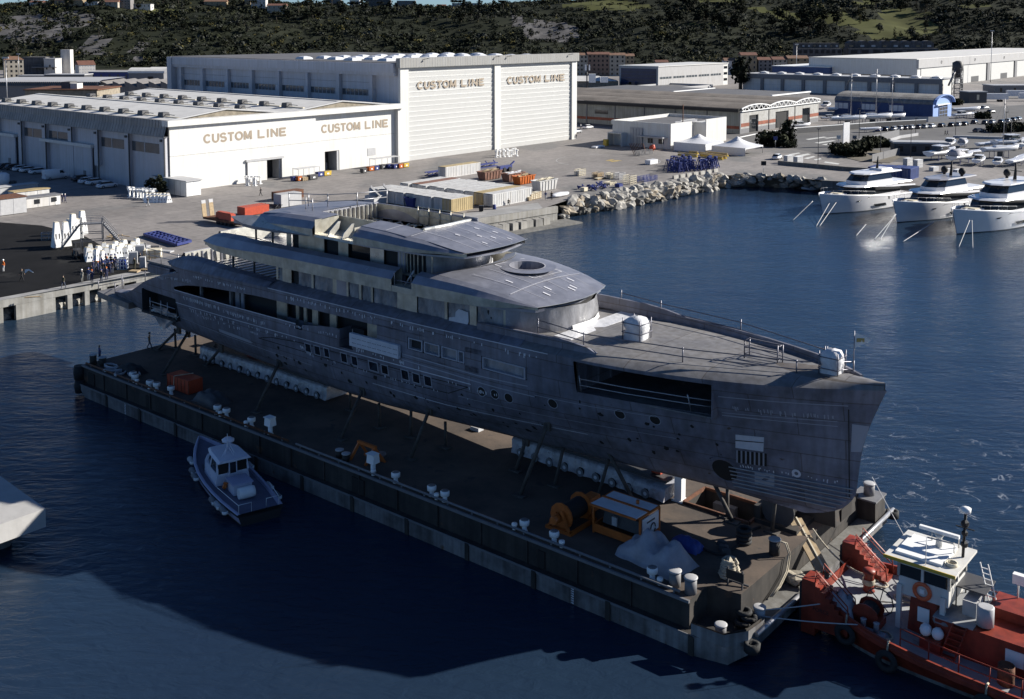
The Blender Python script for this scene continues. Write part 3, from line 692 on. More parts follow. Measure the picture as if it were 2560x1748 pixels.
# far left
Y=745;P=pxb(11,0,Y);h=zat(Y,150)-QZ
house('apartment_house','yellow apartment house with brown hipped roof at the far left','house',P,wpx(36,Y)*1.25,13,h,R(28),'plaster_cream','tile_brown',4,4,3,2.4,flat='hip')
Y=800;P=pxb(57,0,Y);h=zat(Y,143)-QZ
t=thing('silo_building','stained grey windowless mill with a white tower and white annex','mill',P,0)
mb=MB();mb.box(0,wpx(58,Y),0,16,0,h,'weathered',);mb.build('wall',t)
mb=MB();w0=wpx(58,Y);mb.box(w0+.02,w0+wpx(28,Y),-3,10,0,h-1.5,'plaster_white');mb.build('annex',t)
mb=MB();mb.box(w0+wpx(24,Y),w0+wpx(48,Y),10.1,16,0,zat(Y,125)-QZ,'plaster_white');mb.build('tower',t)
mb=MB();mb.box(wpx(30,Y),w0+wpx(30,Y),-5,-.1,h*.42,h*.46,'mid_grey');mb.build('canopy',t)
mb=MB();mb.box(w0-.3,w0+wpx(29,Y),-3.3,10,h-1.5,h-.9,'light_grey');mb.build('roof',t)
for i in range(3):
 mb=MB();mb.box(w0+1.5+i*2.4,w0+2.6+i*2.4,-3.1,-2.95,4+(i%2)*2,5.6+(i%2)*2,'glass_dark');mb.build('window',t)
Y=765;P=pxb(198,0,Y);h=zat(Y,163)-QZ
t=house('gable_house','white gabled house with red tiled roof behind the low hall','house',P,wpx(34,Y)*1.15,15,h,R(32),'plaster_white',None,4,6,0,win='light_grey')
bpy.data.objects.remove([c for c in t.children if c.name.startswith('roof')][0])
w_=wpx(34,Y)*1.15
mb=MB();mb.add([(-.4,-.4,h),(w_+.4,-.4,h),(w_+.4,15.4,h),(-.4,15.4,h),(-.4,7.5,h+3),(w_+.4,7.5,h+3)],[(0,1,5,4),(2,3,4,5),(3,0,4),(1,2,5)],'tile');mb.build('roof',t)
# long dark factory and saw-tooth roof
Y=430;P=pxb(-40,0,Y);zt=zat(Y,201)-QZ
t=thing('factory','long dark factory with a pale ribbed roof edge behind the low hall','factory',P,0)
L=wpx(292,Y);mb=MB();mb.box(0,L,0,30,0,zt-2.2,'mid_grey');mb.build('wall',t)
mb=MB();mb.loft([[(0,-.6,zt-2.2),(0,-.3,zt-.6),(0,3,zt),(0,30,zt)],[(L,-.6,zt-2.2),(L,-.3,zt-.6),(L,3,zt),(L,30,zt)]],'light_grey',mts=['glass_grey','light_grey','light_grey'])
for k in range(60):mb.box(L*k/60,L*k/60+.12,-.7,-.3,zt-2.2,zt-.7,'dark_grey')
mb.build('roof',t)
P=pxb(254,0,435);t=thing('sawtooth_shed','grey workshop with a row of saw tooth roofs beside the tall hangar','workshop',P,0)
zb=zat(435,222)-QZ;zt=zat(435,203)-QZ;tw=wpx(30,435)
mb=MB();mb.box(0,tw*7,0,26,0,zb+.3,'plaster_grey');mb.build('wall',t)
for k in range(7):
 mb=MB();x=k*tw;mb.add([(x,0,zb+.3),(x,0,zt),(x+tw*.4,0,zt-.8),(x+tw,0,zb+.6),(x+tw,0,zb+.3)]+[(x,26,zb+.3),(x,26,zt),(x+tw*.4,26,zt-.8),(x+tw,26,zb+.6),(x+tw,26,zb+.3)],[(0,1,2,3,4),(9,8,7,6,5),(0,5,6,1),(1,6,7,2),(2,7,8,3),(3,8,9,4)],'plaster_grey');mb.build('sawtooth_roof',t)
P=pxb(66,0,372);t=thing('workshop','flat roofed brown annex with a concrete stair tower on its roof','workshop',P,0)
z1=zat(372,226)-QZ;L=wpx(180,372);mb=MB();mb.box(0,L,0,22,0,z1,'dirty_beige');mb.build('wall',t)
mb=MB();mb.box(-.5,L+.5,-.5,22.5,z1,z1+.35,'rust');mb.build('roof',t)
mb=MB();x=wpx(82,372);mb.box(x,x+wpx(22,372),3,9,z1+.35,zat(375,205)-QZ,'weathered');mb.box(x+wpx(23,372),x+wpx(40,372),3,8,z1+.35,zat(375,209)-QZ,'plaster_white');mb.build('stair_tower',t)
# sheds between
def barrel(label,P,L,w,h,rz,roof,wall,cat='shed',n=8):
 t=thing('barrel_shed',label,cat,P,rz)
 mb=MB();mb.box(0,L,0,w,0,h,wall);mb.build('wall',t)
 mb=MB();prof=[(w/2-(w/2+.3)*math.cos(math.pi*k/n),h+w*.22*math.sin(math.pi*k/n))for k in range(n+1)]
 mb.loft([[(x,a,b)for a,b in prof]for x in(-.4,L+.4)],roof);mb.rings_plate([(L+.35,a,b)for a,b in prof],wall);mb.rings_plate([(-.35,a,b)for a,b in prof][::-1],wall);mb.build('roof',t)
 mb=MB();mb.box(L*.55,L*.7,-.08,.05,0,h*.75,'opening');mb.build('door',t)
 return t
barrel('pale barrel roofed shed just left of the tall hangar',pxb(322,0,640),wpx(88,640),14,zat(640,183)-QZ,0,'roof_white','mid_grey')
barrel('second pale barrel roof tucked against the hangar end',pxb(372,0,668),wpx(62,668),14,zat(668,181)-QZ,0,'roof_white','glass_grey')
Y=700;house('depot','low blue fronted depot between the gabled house and the barrel sheds','depot',pxb(222,0,Y),wpx(105,Y),14,zat(Y,181)-QZ,0,'blue_steel',None,1,5,win='dark_grey')
Y=720;house('depot','long low dark depot in front of the stained mill','depot',pxb(46,0,Y),wpx(110,Y),10,zat(Y,190)-QZ,0,'mid_grey',None,1,6,win='glass_dark')
Y=600;house('depot','flat black canopy building below the gabled house','depot',pxb(112,0,Y),wpx(100,Y),12,zat(Y,188)-QZ,0,'dark_grey',None,1,5,win='cream')
def lamp(x,ybase,ytop,Y=None,label='',arm=True):
 P=at(x,ybase)if Y is None else pxb(x,0,Y);h=zat(P.y,ytop)-QZ
 t=thing('light_mast',label,'light mast',P)
 mb=MB();mb.tube([(0,0,0),(0,0,h)],[.22,.12],'galv',6);mb.build('pole',t)
 mb=MB();mb.box(-1.1,1.1,-.4,.4,h-.1,h+.5,'galv');mb.build('lamp_head',t)
lamp(48,199,136,None,'tall light mast in front of the stained mill')
lamp(20,0,146,400,'tall light mast at far left in front of the yellow apartment house')
# hilltop houses
def hill_house(x,y,w,hp,wall,roof,label,floors=2,bays=4,rz=0,kind='house',Yd=None):
 p=hill_at(x,y);Y=p.y;w_=wpx(w,Y)
 house('hill_house' if kind=='house' else 'apartment_block',label,kind,(p.x,p.y,p.z-.5),w_,11,wpx(hp,Y),R(rz),wall,roof,floors,bays,2,2.2,chim=False)
hill_house(22,12,44,14,'plaster_cream','tile','cream house with red roof above the pale cliff, leftmost on the hilltop')
hill_house(74,14,32,9,'plaster_white','tile','white house with red roof next right of the leftmost hilltop house',1)
hill_house(136,15,32,16,'plaster_pink','tile','pink hilltop house beside the taller yellow block')
hill_house(172,17,34,18,'plaster_ochre','tile_brown','ochre yellow hilltop block beside the pink house',3)
hill_house(212,14,32,10,'plaster_white',None,'low white flat roofed house right of the ochre block',1)
hill_house(256,13,38,9,'plaster_cream','tile','white gabled villa left of the dark balcony block on the hilltop',1,3)
hill_house(294,19,32,32,'plaster_grey',None,'dark hilltop block with white balcony bands',5,4,0,'flats')
hill_house(326,18,50,8,'plaster_white',None,'long low white building right of the dark balcony block',1,5)
hill_house(510,11,54,8,'plaster_ochre','tile_brown','broad brown roofed villa among hilltop trees',1,4)
hill_house(612,13,14,12,'plaster_ochre',None,'narrow yellow house beside the white hilltop block',2,2)
hill_house(628,20,36,34,'plaster_white',None,'tall white block on the hilltop beside the yellow villa',4,4,0,'flats')
hill_house(668,33,46,20,'plaster_cream','tile','yellow villa with red roof on the slope below the white block',2,4)
hill_house(814,8,38,22,'plaster_grey',None,'grey flats on the skyline, nearest the yellow villa',3,5,0,'flats')
hill_house(874,11,24,22,'plaster_white',None,'narrow pale flats between two grey skyline blocks',3,3,0,'flats')
hill_house(914,13,62,28,'weathered',None,'widest dark skyline block of flats with balcony rows',4,8,0,'flats')
hill_house(992,11,46,24,'plaster_grey',None,'grey skyline flats right of the widest block',4,6,0,'flats')
hill_house(1092,9,22,12,'plaster_pink','tile','small pink house among trees on the skyline',1,2)
hill_house(1130,7,70,14,'plaster_white',None,'long pale terrace at the right end of the skyline flats',2,8,0,'flats')
# ================================================================== buildings on the right
def along_col(P,d,x):
 k=(x-PCX)/FPX
 # (P.x+s d.x) = k * ((P.y+s d.y)*cp + (H-P.z)*sp)
 return(k*(P.y*_cp+(CAM_H-P.z)*_sp)-P.x)/(d.x-k*d.y*_cp)
def frame(cx,cy,xr,xl,ytop):
 P=at(cx,cy);return P,along_col(P,E1,xr),along_col(P,E2,xl),zat(P.y,ytop)-QZ
 # apartment row behind the hangar
Y=780
for i,(x0,x1,yt,wl_,rf,lb)in enumerate(((1440,1469,138,'plaster_cream','tile_brown','cream apartment house half hidden by the tall hangar'),(1469.5,1523,136,'plaster_pink','tile','broad brown apartment house with white shutters in the terrace'),(1523.5,1563,138,'plaster_cream','tile_brown','pale apartment house in the terrace with big dark windows'),(1563.5,1585,140,'plaster_ochre','tile_brown','narrow ochre house at the right end of the terrace'))):
 house('apartment_house',lb,'house',pxb(x0,0,Y),wpx(x1-x0,Y),12,zat(Y,yt)-QZ,0,wl_,rf,5,(3,5,3,2)[i],0,1.6,win='light_grey' if i==1 and False else 'glass_dark')
 # pale sloping roofed depot and antenna mast
Y=612;P=pxb(1440,0,Y);L=wpx(106,Y)
t=thing('depot','low beige depot with a pale sloping roof beside the blue fronted office','depot',P)
z0=zat(Y,203)-QZ;z1=zat(Y+12,189)-QZ
mb=MB();mb.box(0,L,0,14,0,z0,'dirty_beige');mb.build('wall',t)
mb=MB();mb.loft([[(-.5,-1,z0),(-.5,8,z1),(-.5,15,z0)],[(L,-1,z0),(L*.55,8,z1),(L,15,z0)]],'roof_white');mb.build('roof',t)
P=pxb(1467,0,560);t=thing('antenna_mast','lattice antenna mast with white panels rising behind the long brown shed','mast',P)
h=zat(560,161)-QZ;mb=MB();mb.tube([(0,0,0),(0,0,h)],[.45,.3],'dark_grey',6);mb.build('pole',t)
for k in range(3):
 mb=MB();a=k*2.1;mb.box(-.35+1.3*math.cos(a),.35+1.3*math.cos(a),-.2+1.3*math.sin(a),.2+1.3*math.sin(a),h-3.2,h-.2,'white_plain');mb.build('antenna',t)
mb=MB();mb.box(1,4.5,-1.5,1,6.5,11,'white_plain');mb.box(7,11,-1,1,6.5,9.5,'white_plain');mb.build('equipment_cabin',t)
# blue and grey office
P,wx,wy,h=frame(1645,226,1820,1548,167.5)
t=thing('office_building','grey office building with a blue shaded end wall','office',P,HY)
mb=MB();mb.box(0,wx-6,0,wy,0,h,'grey_cladding');mb.build('wall',t)
mb=MB();mb.box(-.15,-.01,1.2,wy-1.2,0,h-1.2,'glass_blue');
for k in range(1,6):mb.box(-.2,-.15,1.2,wy-1.2,h*k/6-.08,h*k/6+.08,'blue_steel')
mb.build('blue_wall',t)
mb=MB();mb.box(-.4,wx,-.4,wy+.3,h,h+.4,'white_paint');mb.build('roof',t)
mb=MB();mb.box(wx-5.9,wx,.3,wy,0,h-.05,'white_paint');mb.build('stair_block',t)
for k in range(5):
 x0=1.5+k*(wx-9)/5;mb=MB();mb.box(x0,x0+(wx-9)/5-1.6,-.06,.05,h*.47,h*.56,'glass_grey')
 for q in range(4):xx=x0+q*((wx-9)/5-1.6)/4;mb.box(xx,xx+.15,-.1,-.06,h*.47,h*.56,'white_plain')
 mb.build('window',t)
for f in range(3):
 mb=MB();mb.box(wx-5,wx-.8,.2,.32,h*(.2+.28*f),h*(.2+.28*f)+1.5,'glass_dark');mb.build('window',t)
 # low flat block in front of it
P,wx,wy,h=frame(1693,236,1782,1580,223)
t=thing('flat_block','low flat roofed block with parapet in front of the grey office','block',P,HY)
mb=MB();mb.box(0,wx,0,wy,0,h,'grey_cladding');mb.build('wall',t)
mb=MB();mb.box(.4,wx-.4,.4,wy-.4,h,h+.05,'roof_felt');mb.build('roof',t)
for a in((0,wx,0,.4),(0,wx,wy-.4,wy),(0,.4,.4,wy-.4),(wx-.4,wx,.4,wy-.4)):
 mb=MB();mb.box(*a,h,h+.9,'light_grey');mb.build('parapet',t)
 # long brown roofed shed with three trussed gables
mat('shed_roof',(.19,.165,.145),.95,var=.45,vscale=.12,streak=.25)
mat('shed_wall',(.32,.33,.30),.9,var=.25,vscale=.2,streak=.25)
mat('brick_band',(.30,.10,.06),.9,var=.4,vscale=.5)
mat('block_white',(.45,.45,.44),.9,var=.25,vscale=.8,streak=.2)
P=at(1850,335);wx=along_col(P,E1,2046);Ly=150.0
he=zat(P.y,272)-QZ;hr=zat((P+E1*wx/6).y,260)-QZ
t=thing('trussed_shed','long brown roofed boat shed with three white trussed gables','shed',P,HY)
for k in range(12):
 y0=k*Ly/12;mb=MB();mb.box(0,.3,y0+.15,y0+Ly/12-.15,0,he-1.2,'shed_wall');mb.box(-.04,0,y0+.15,y0+Ly/12-.15,he*.18,he*.30,'brick_band')
 if k==9 or k==4:mb.box(-.05,0,y0+3,y0+9,he*.45,he*.62,'glass_dark')
 mb.build('wall_panel',t)
 mb=MB();mb.box(-.35,.3,y0-.15,y0+.15,0,he-.6,'mid_grey');mb.build('column',t)
mb=MB();mb.box(-1.2,.3,0,Ly,he-1.2,he-.1,'black');mb.build('eave_shadow',t)  # black strip paints the shadow under the eave
g=wx/3
for q in range(3):
 mb=MB();x0=q*g;n=6
 prof=[(x0+g*k/n,he+(hr-he)*math.sin(math.pi*k/n)**.8)for k in range(n+1)]
 mb.loft([[(a,y,b)for a,b in prof]for y in(-.6,40,80,Ly)],'shed_roof');mb.build('roof',t)
 mb=MB()
 hd=(.30,.62)if q!=1 else(.25,.75)
 for a0,a1 in((.02,hd[0]),(hd[1],.98)):mb.box(x0+g*a0,x0+g*a1,-.1,.3,1.6,he-1.0,'block_white');mb.box(x0+g*a0,x0+g*a1,-.14,-.1,2.2,3.4,'brick_band');mb.box(x0+g*a0,x0+g*a1,-.1,.3,0,1.6,'mid_grey')
 mb.box(x0+g*hd[0],x0+g*hd[1],-.1,.3,he-2.6,he-1.0,'block_white');mb.build('gable_wall',t)
 mb=MB();mb.box(x0+g*hd[0],x0+g*hd[1],.35,.5,0,he-2.6,'opening' if q==1 else 'glass_dark');mb.build('gable_door',t)
 mb=MB()
 for(a,b),(c,d)in zip(prof,prof[1:]):mb.beam((a,-.55,b),(c,-.55,d),.3,.35,'white_plain')
 mb.beam((x0,-.55,he-.9),(x0+g,-.55,he-.9),.3,.3,'white_plain')
 for k in range(n):mb.beam((prof[k][0],-.55,prof[k][1]),(x0+g*(k+.5)/n,-.55,he-.9),.2,.2,'white_plain');mb.beam((prof[k+1][0],-.55,prof[k+1][1]),(x0+g*(k+.5)/n,-.55,he-.9),.2,.2,'white_plain')
 mb.build('truss',t)
 mb=MB();mb.rings_plate([(a,-.2,b)for a,b in prof],'mid_grey');mb.build('gable_infill',t)
 # dark flat roof behind it
P2=P+E1*wx+E2*20
t=thing('flat_shed','dark flat roofed shed with white edge strips behind the trussed gables','shed',P2+E1*2,HY)
mb=MB();mb.box(0,34,0,90,0,he+.2,'roof_felt');mb.build('wall',t)
mb=MB();mb.box(-.3,34.3,-.3,.5,he+.2,he+.7,'white_plain');mb.box(-.3,34.3,44,44.8,he+.2,he+.5,'white_plain');mb.build('roof_edge',t)
# white flat building with parapet
P,wx,wy,h=frame(1677,374,1815,1531,310)
t=thing('yard_office','white parapet walled building behind the marquee tents','building',P,HY)
mb=MB();mb.box(0,wx*.36,.3,wy,0,h-1.0,'white_paint');mb.box(wx*.36,wx*.62,4.2,wy,0,h-1.0,'white_paint');mb.box(wx*.62,wx,.3,wy,0,h-1.0,'white_paint');mb.build('wall',t)
mb=MB();mb.box(.6,wx-.6,4.4,wy-.6,h-1,h-.9,'roof_felt');mb.build('roof',t)
for a in((-.1,wx*.36,0,.35),(wx*.36,wx*.62,3.9,4.3),(wx*.62,wx+.1,0,.35),(-.1,.3,.36,wy),(wx-.3,wx+.1,.36,wy),(-.1,wx+.1,wy,wy+.4)):
 mb=MB();mb.box(*a,h-1.2 if a[3]-a[2]>1 or a[2]>3 else 0,h,'white_paint');mb.build('parapet',t)
mb=MB();mb.box(-.35,-.12,wy*.47,wy*.68,0,h*.78,'light_grey');
for k in range(4):mb.box(-.4,-.35,wy*(.47+.05*k),wy*(.47+.05*k)+.08,0,h*.74,'mid_grey')
mb.build('sliding_door',t)
mb=MB();mb.box(-2.6,-.12,wy*.06,wy*.5,h*.44,h*.48,'light_grey')
for yy in(.07,.27,.49):mb.tube([(-2.4,wy*yy,0),(-2.4,wy*yy,h*.44)],.09,'steel_grey',5)
mb.build('canopy',t)
mb=MB();mb.box(-3.2,-.12,wy*.74,wy*.98,h*.5,h*.54,'white_paint');mb.box(-3.2,-.12,wy*.74,wy*.745,0,h*.5,'white_paint');mb.box(-3.2,-.12,wy*.975,wy*.98,0,h*.5,'white_paint');mb.build('lean_to',t)
for k in range(2):mb=MB();mb.box(-.2,-.1,wy*(.12+.18*k),wy*(.2+.18*k),1.4,2.8,'glass_dark');mb.build('window',t)
mb=MB();mb.tube([(wx*.38,3.5,0),(wx*.38,3.5,zat((P+E1*wx*.38).y,263)-QZ)],.16,'rust',6);mb.build('vent_pipe',t)
mb=MB();mb.beam((wx*.25,3.6,h-.5),(wx*.64,3.6,h-.5),.12,.9,'galv');mb.build('roof_rail',t)
# marquee tents
def tent(label,c,hw,wall_h,peak,open_side):
 t=thing('marquee_tent',label,'tent',c,HY)
 mb=MB();rings=[]
 for q,zz in((1.0,0),(.72,.16),(.45,.36),(.22,.62),(.07,.9),(.0,1.0)):
  rings.append([(hw*q*a,hw*q*b,wall_h+(peak-wall_h)*zz)for a,b in((-1,-1),(0,-1),(1,-1),(1,0),(1,1),(0,1),(-1,1),(-1,0))])
 mb.loft(rings,'poly_white',closed=True,smooth=True);mb.build('canopy',t)
 for i,(a,b)in enumerate((((-1,-1),(1,-1)),((1,-1),(1,1)),((1,1),(-1,1)),((-1,1),(-1,-1)))):
  mb=MB();lo=wall_h-.35 if i in open_side else 0
  mb.loft([[(a[0]*hw,a[1]*hw,lo),(a[0]*hw,a[1]*hw,wall_h)],[(b[0]*hw,b[1]*hw,lo),(b[0]*hw,b[1]*hw,wall_h)]],'poly_white');mb.build('side_curtain',t)
 for a,b in((-1,-1),(1,-1),(1,1),(-1,1)):
  mb=MB();mb.tube([(a*hw*.99,b*hw*.99,0),(a*hw*.99,b*hw*.99,wall_h)],.08,'galv',5);mb.build('pole',t)
 return t
p=at(1863,391);hw=5.2
tent('white marquee tent with an open front, nearer the road',p+E1*hw+E2*hw,hw,zat(p.y,371)-QZ,zat((p+E1*hw+E2*hw).y,341)-QZ,(0,1))
p2=p+E2*hw*2.35-E1*.2
tent('white marquee tent with closed sides beside the parapet walled building',p2+E1*hw+E2*hw,hw,zat(p2.y,361)-QZ,zat((p2+E1*hw+E2*hw).y,334.5)-QZ,())
# blue barrel vaulted boat shed
mat('vault_roof',(.28,.27,.26),.8,var=.45,vscale=.3,streak=.3)
mat('blue_wall',(.045,.08,.20),.7,var=.2,vscale=.5)
mat('sky_blue',(.22,.33,.62),.7,var=.1,vscale=.5)
P=at(2330,299);wx=along_col(P,E1,2376);wy=along_col(P,E2,2086);h=zat(P.y,262)-QZ
t=thing('boat_shed','blue boat shed with a grey barrel vaulted roof','shed',P,HY)
for k in range(7):
 y0=wy*k/7;mb=MB();mb.box(0,.3,y0,y0+wy/7-.05,0,h if k not in(2,4,6)else h*.45,'blue_wall')
 if k in(2,4,6):mb.box(0,.3,y0,y0+wy/7-.05,h*.85,h,'blue_wall');mb.box(.1,.2,y0,y0+wy/7-.05,h*.45,h*.85,'poly_white');[mb.box(0.02,.1,y0+q,y0+q+.15,h*.45,h*.85,'blue_wall')for q in(2,4)]
 mb.build('wall_panel',t)
prof=[(wx/2-(wx/2+.4)*math.cos(math.pi*k/12),h+(zat(P.y,240)-QZ-h)*math.sin(math.pi*k/12))for k in range(13)]
mb=MB();mb.loft([[(a,y,b)for a,b in prof]for y in[(-1.2+(wy+1.2)*q/10)for q in range(11)]],'vault_roof');mb.build('roof',t)
mb=MB();mb.prism([(0,0)]and[(0.02,-.3),(wx-.02,-.3),(wx-.02,.2),(.02,.2)],0,h,'sky_blue');mb.rings_plate([(a,-.3,b)for a,b in prof],'sky_blue')
for(a,b),(c,d)in zip(prof,prof[1:]):mb.beam((a,-1.0,b),(c,-1.0,d),1.2,.3,'sky_blue')
mb.build('gable_wall',t)
mb=MB();mb.box(wx*.3,wx*.75,-.5,-.32,0,h*.85,'opening')
for k in range(4):mb.box(wx*(.3+.15*k)-.08,wx*(.3+.15*k)+.08,-.56,-.5,0,h*.85,'sky_blue')
for k in range(3):mb.box(wx*.3,wx*.75,-.56,-.5,h*(.25+.25*k),h*(.25+.25*k)+.12,'sky_blue')
mb.build('door',t)
mb=MB();mb.box(wx*.1,wx*.78,-1.4,-.32,h*.9,h*.98,'poly_white');mb.build('door_rail',t)
# long white hall with dark columns
P,wx,wy,h=frame(2352,246,2376,1856,199)
t=thing('pillared_hall','long white hall with dark pillars and a flat roof behind the sailing boats','hall',P,HY)
n=9
for k in range(n):
 y0=wy*k/n;mb=MB();mb.box(.1,.4,y0+.9,y0+wy/n-.9,0,h-2.4,'white_paint');mb.box(.05,.1,y0+.9,y0+wy/n-.9,h*.4,h*.4+.1,'light_grey');mb.build('wall_panel',t)
 mb=MB();mb.box(-.7,.4,y0-.85,y0+.85,0,h-2.4,'mid_grey');mb.build('column',t)
mb=MB();mb.box(-.9,.5,-.5,wy+.5,h-2.4,h,'mid_grey');mb.build('fascia',t)
mb=MB();mb.box(.5,wx*1.2,0,wy,0,h-.2,'white_paint');mb.build('wall',t)
mb=MB();mb.box(-.6,wx*1.2,-.5,wy,h+.01,h+.25,'light_grey');mb.build('roof',t)
for k in range(10):
 mb=MB();yy=4+k*wy/10.4;mb.ico((5,yy,h+.6),2.4,'poly_white',1,0,1,(1.1,1.3,.42));mb.build('skylight',t)
mb=MB();mb.beam((-.5,0,h+1.1),(-.5,wy,h+1.1),.15,.15,'black')
for k in range(22):mb.beam((-.5,wy*k/21,h),(-.5,wy*k/21,h+1.1),.12,.12,'black')
mb.build('roof_rail',t)
# big hall at the right edge
P,wx,wy,h=frame(2292,222,2700,2021,149)
t=thing('far_hall','biggest white hall at the right edge with three tall doors','hall',P,HY)
mb=MB();mb.box(0,wx,0,wy,0,h-.1,'white_paint');mb.box(-.15,0,3,wy-12,h*.28,h*.45,'glass_dark');mb.build('wall',t)
mb=MB();mb.box(-.8,wx,-1.0,.3,h*.70,h,'grey_cladding');mb.build('fascia',t)
mb=MB();mb.box(-.5,wx,.31,wy+.4,h,h+.3,'roof_white');mb.build('roof',t)
wv=along_col(P,E1,2560)
for k in range(5):
 x0=wv*(.02+.29*k);mb=MB();mb.box(x0+.9,x0+wv*.27,-.3,-.02,0,h*.69,'white_door');mb.box(x0+wv*.13,x0+wv*.2,-.36,-.3,0,h*.22,'dark_grey');mb.build('hall_door',t)
 mb=MB();mb.box(x0+wv*.275,x0+wv*.30,-.9,-.02,0,h*.69,'mid_grey');mb.build('column',t)
 o_=MB();o_.tube([(x0+wv*.15+.9*math.cos(a*.524),-1.06,h*.86+.9*math.sin(a*.524))for a in range(13)],.14,'dark_grey',4);o_.build('emblem_ring',t)
P,wx,wy,h=frame(2073,215,2165,1930,169)
t=thing('blue_annex','low blue walled annex with a white roof in front of the biggest hall','annex',P,HY)
mb=MB();mb.box(0,wx,0,wy,0,h,'blue_wall');mb.build('wall',t)
mb=MB();mb.box(-.3,wx+.3,-.3,wy+.3,h,h+.35,'white_plain');mb.build('roof',t)
# steel silo tower
P=at(2392,246);h=zat(P.y,152)-QZ
t=thing('filter_tower','tall lattice filter tower with a hopper between the white halls','tower',P,HY)
mb=MB()
for a,b in((-2,-2),(2,-2),(2,2),(-2,2)):mb.beam((a,b,0),(a,b,h*.8),.3,.3,'dark_grey')
for k in range(6):
 z0=h*.8*k/6;z1=h*.8*(k+1)/6
 for(a,b),(c,d)in zip(((-2,-2),(2,-2),(2,2),(-2,2)),((2,-2),(2,2),(-2,2),(-2,-2))):mb.beam((a,b,z1),(c,d,z1),.2,.2,'mid_grey');mb.beam((a,b,z0),(c,d,z1),.14,.14,'mid_grey')
mb.build('frame',t)
mb=MB();mb.lathe([(1.2,h*.55),(2.6,h*.8),(2.6,h*.95),(.8,h)],'dark_grey',10);mb.build('hopper',t)
mb=MB();mb.tube([(2,0,h*.9),(5,0,h*.6),(5,-1,2)],.5,'steel_grey',6);mb.tube([(-2,0,h*.8),(-7,2,h*.35)],.5,'steel_grey',6);mb.build('duct',t)
mb=MB();mb.box(3.2,5,-1,1,h*.8,h*.86,'white_plain');mb.beam((4,0,h*.5),(4,0,h*.8),.2,.2,'white_plain');mb.build('platform',t)
# red roofed houses and ruined works on the hillside
Y=800
for x0,x1,yt,w_,rf,lb in((1812,1850,152,'plaster_white','tile_brown','white gabled house at the hill foot right of the grey office'),(1853,1892,138,'plaster_ochre','tile','ochre house with red roof highest of the hill foot row'),(1896,1930,150,'plaster_grey','tile','grey house with red roof above the pillared hall'),(1932,1968,149,'plaster_cream','tile','cream house with red roof left of the ochre tenement'),(1970,2020,146,'plaster_ochre','tile_brown','dim ochre tenement beside the biggest hall')):
 house('tenement',lb,'house',pxb(x0,0,Y),wpx(x1-x0,Y),12,zat(Y,yt)-QZ,0,w_,rf,4,3,0,2.0,chim=False)
house('cottage','small cottage with a low gable at the hill foot behind the grey office','house',pxb(1640,0,850),wpx(30,850),10,zat(850,156)-QZ,0,'plaster_cream','tile',2,3,0,1.8,chim=False)
def ruin(x0,x1,ytop,ymid,ybot,Y,label,arches):
 P=pxb(x0,0,Y);zb=zat(Y,ybot);P.z=zb;L=wpx(x1-x0,Y);h=zat(Y,ytop)-zb;hm=zat(Y,ymid)-zb
 t=thing('ruined_works',label,'ruin',P)
 mb=MB();mb.box(0,L,0,14,-6,hm,'weathered');mb.build('lower_wall',t)
 mb=MB();mb.box(L*.02,L*.98,6,16,hm,h,'weathered');mb.build('upper_wall',t)
 n=8
 for k in range(n):
  mb=MB();mb.box(L*(k+.25)/n,L*(k+.6)/n,5.8,6,hm+(h-hm)*.25,hm+(h-hm)*.6,'light_grey' if k%3 else 'glass_dark');mb.build('window',t)
  mb=MB();mb.box(L*(k+.2)/n,L*(k+.8)/n,-.15,0,hm*.3,hm*.75,'opening');mb.build('window',t)
  if arches:
   mb=MB();pr=[(L*(.02+.96*(k+q/6)/n),h+(L/n)*.22*math.sin(math.pi*q/6))for q in range(7)]
   mb.loft([[(a,6,h),]+[(a,6,b)]for a,b in pr]and[[(a,6,b)for a,b in pr],[(a,16,b)for a,b in pr]],'weathered');mb.rings_plate([(a,6,b)for a,b in pr],'weathered');mb.build('vault_roof',t)
ruin(2120,2344,108,121,139,905,'long ruined grey works with a row of vaulted roofs on the hillside',True)
ruin(1992,2104,108,121,139,900,'ruined grey concrete works with a stepped top left of the vaulted works',False)
lamp(1990,0,112,700,'slim light mast above the houses left of the biggest hall')
lamp(2476,0,78,690,'tall floodlight mast behind the biggest hall')
tree('dark',at(1852,226),2.2,'beside the grey office building',None)
tree('dark',at(1836,226)+Vector((6,14,0)),1.9,'just behind the one beside the grey office',None)
for i,(x,y,s_)in enumerate(((1600,222,.8),(1575,224,.5),(1622,222,.6))):tree('dark',at(x,y),s_,'against the blue office wall','shrubs at the blue office wall',i)
for i,(x,y,s_)in enumerate(((1720,352,.75),(1735,354,.6),(1745,356,.5))):tree('dark',at(x,y),s_,'in the recess of the parapet walled building','shrubs in the recess',i)
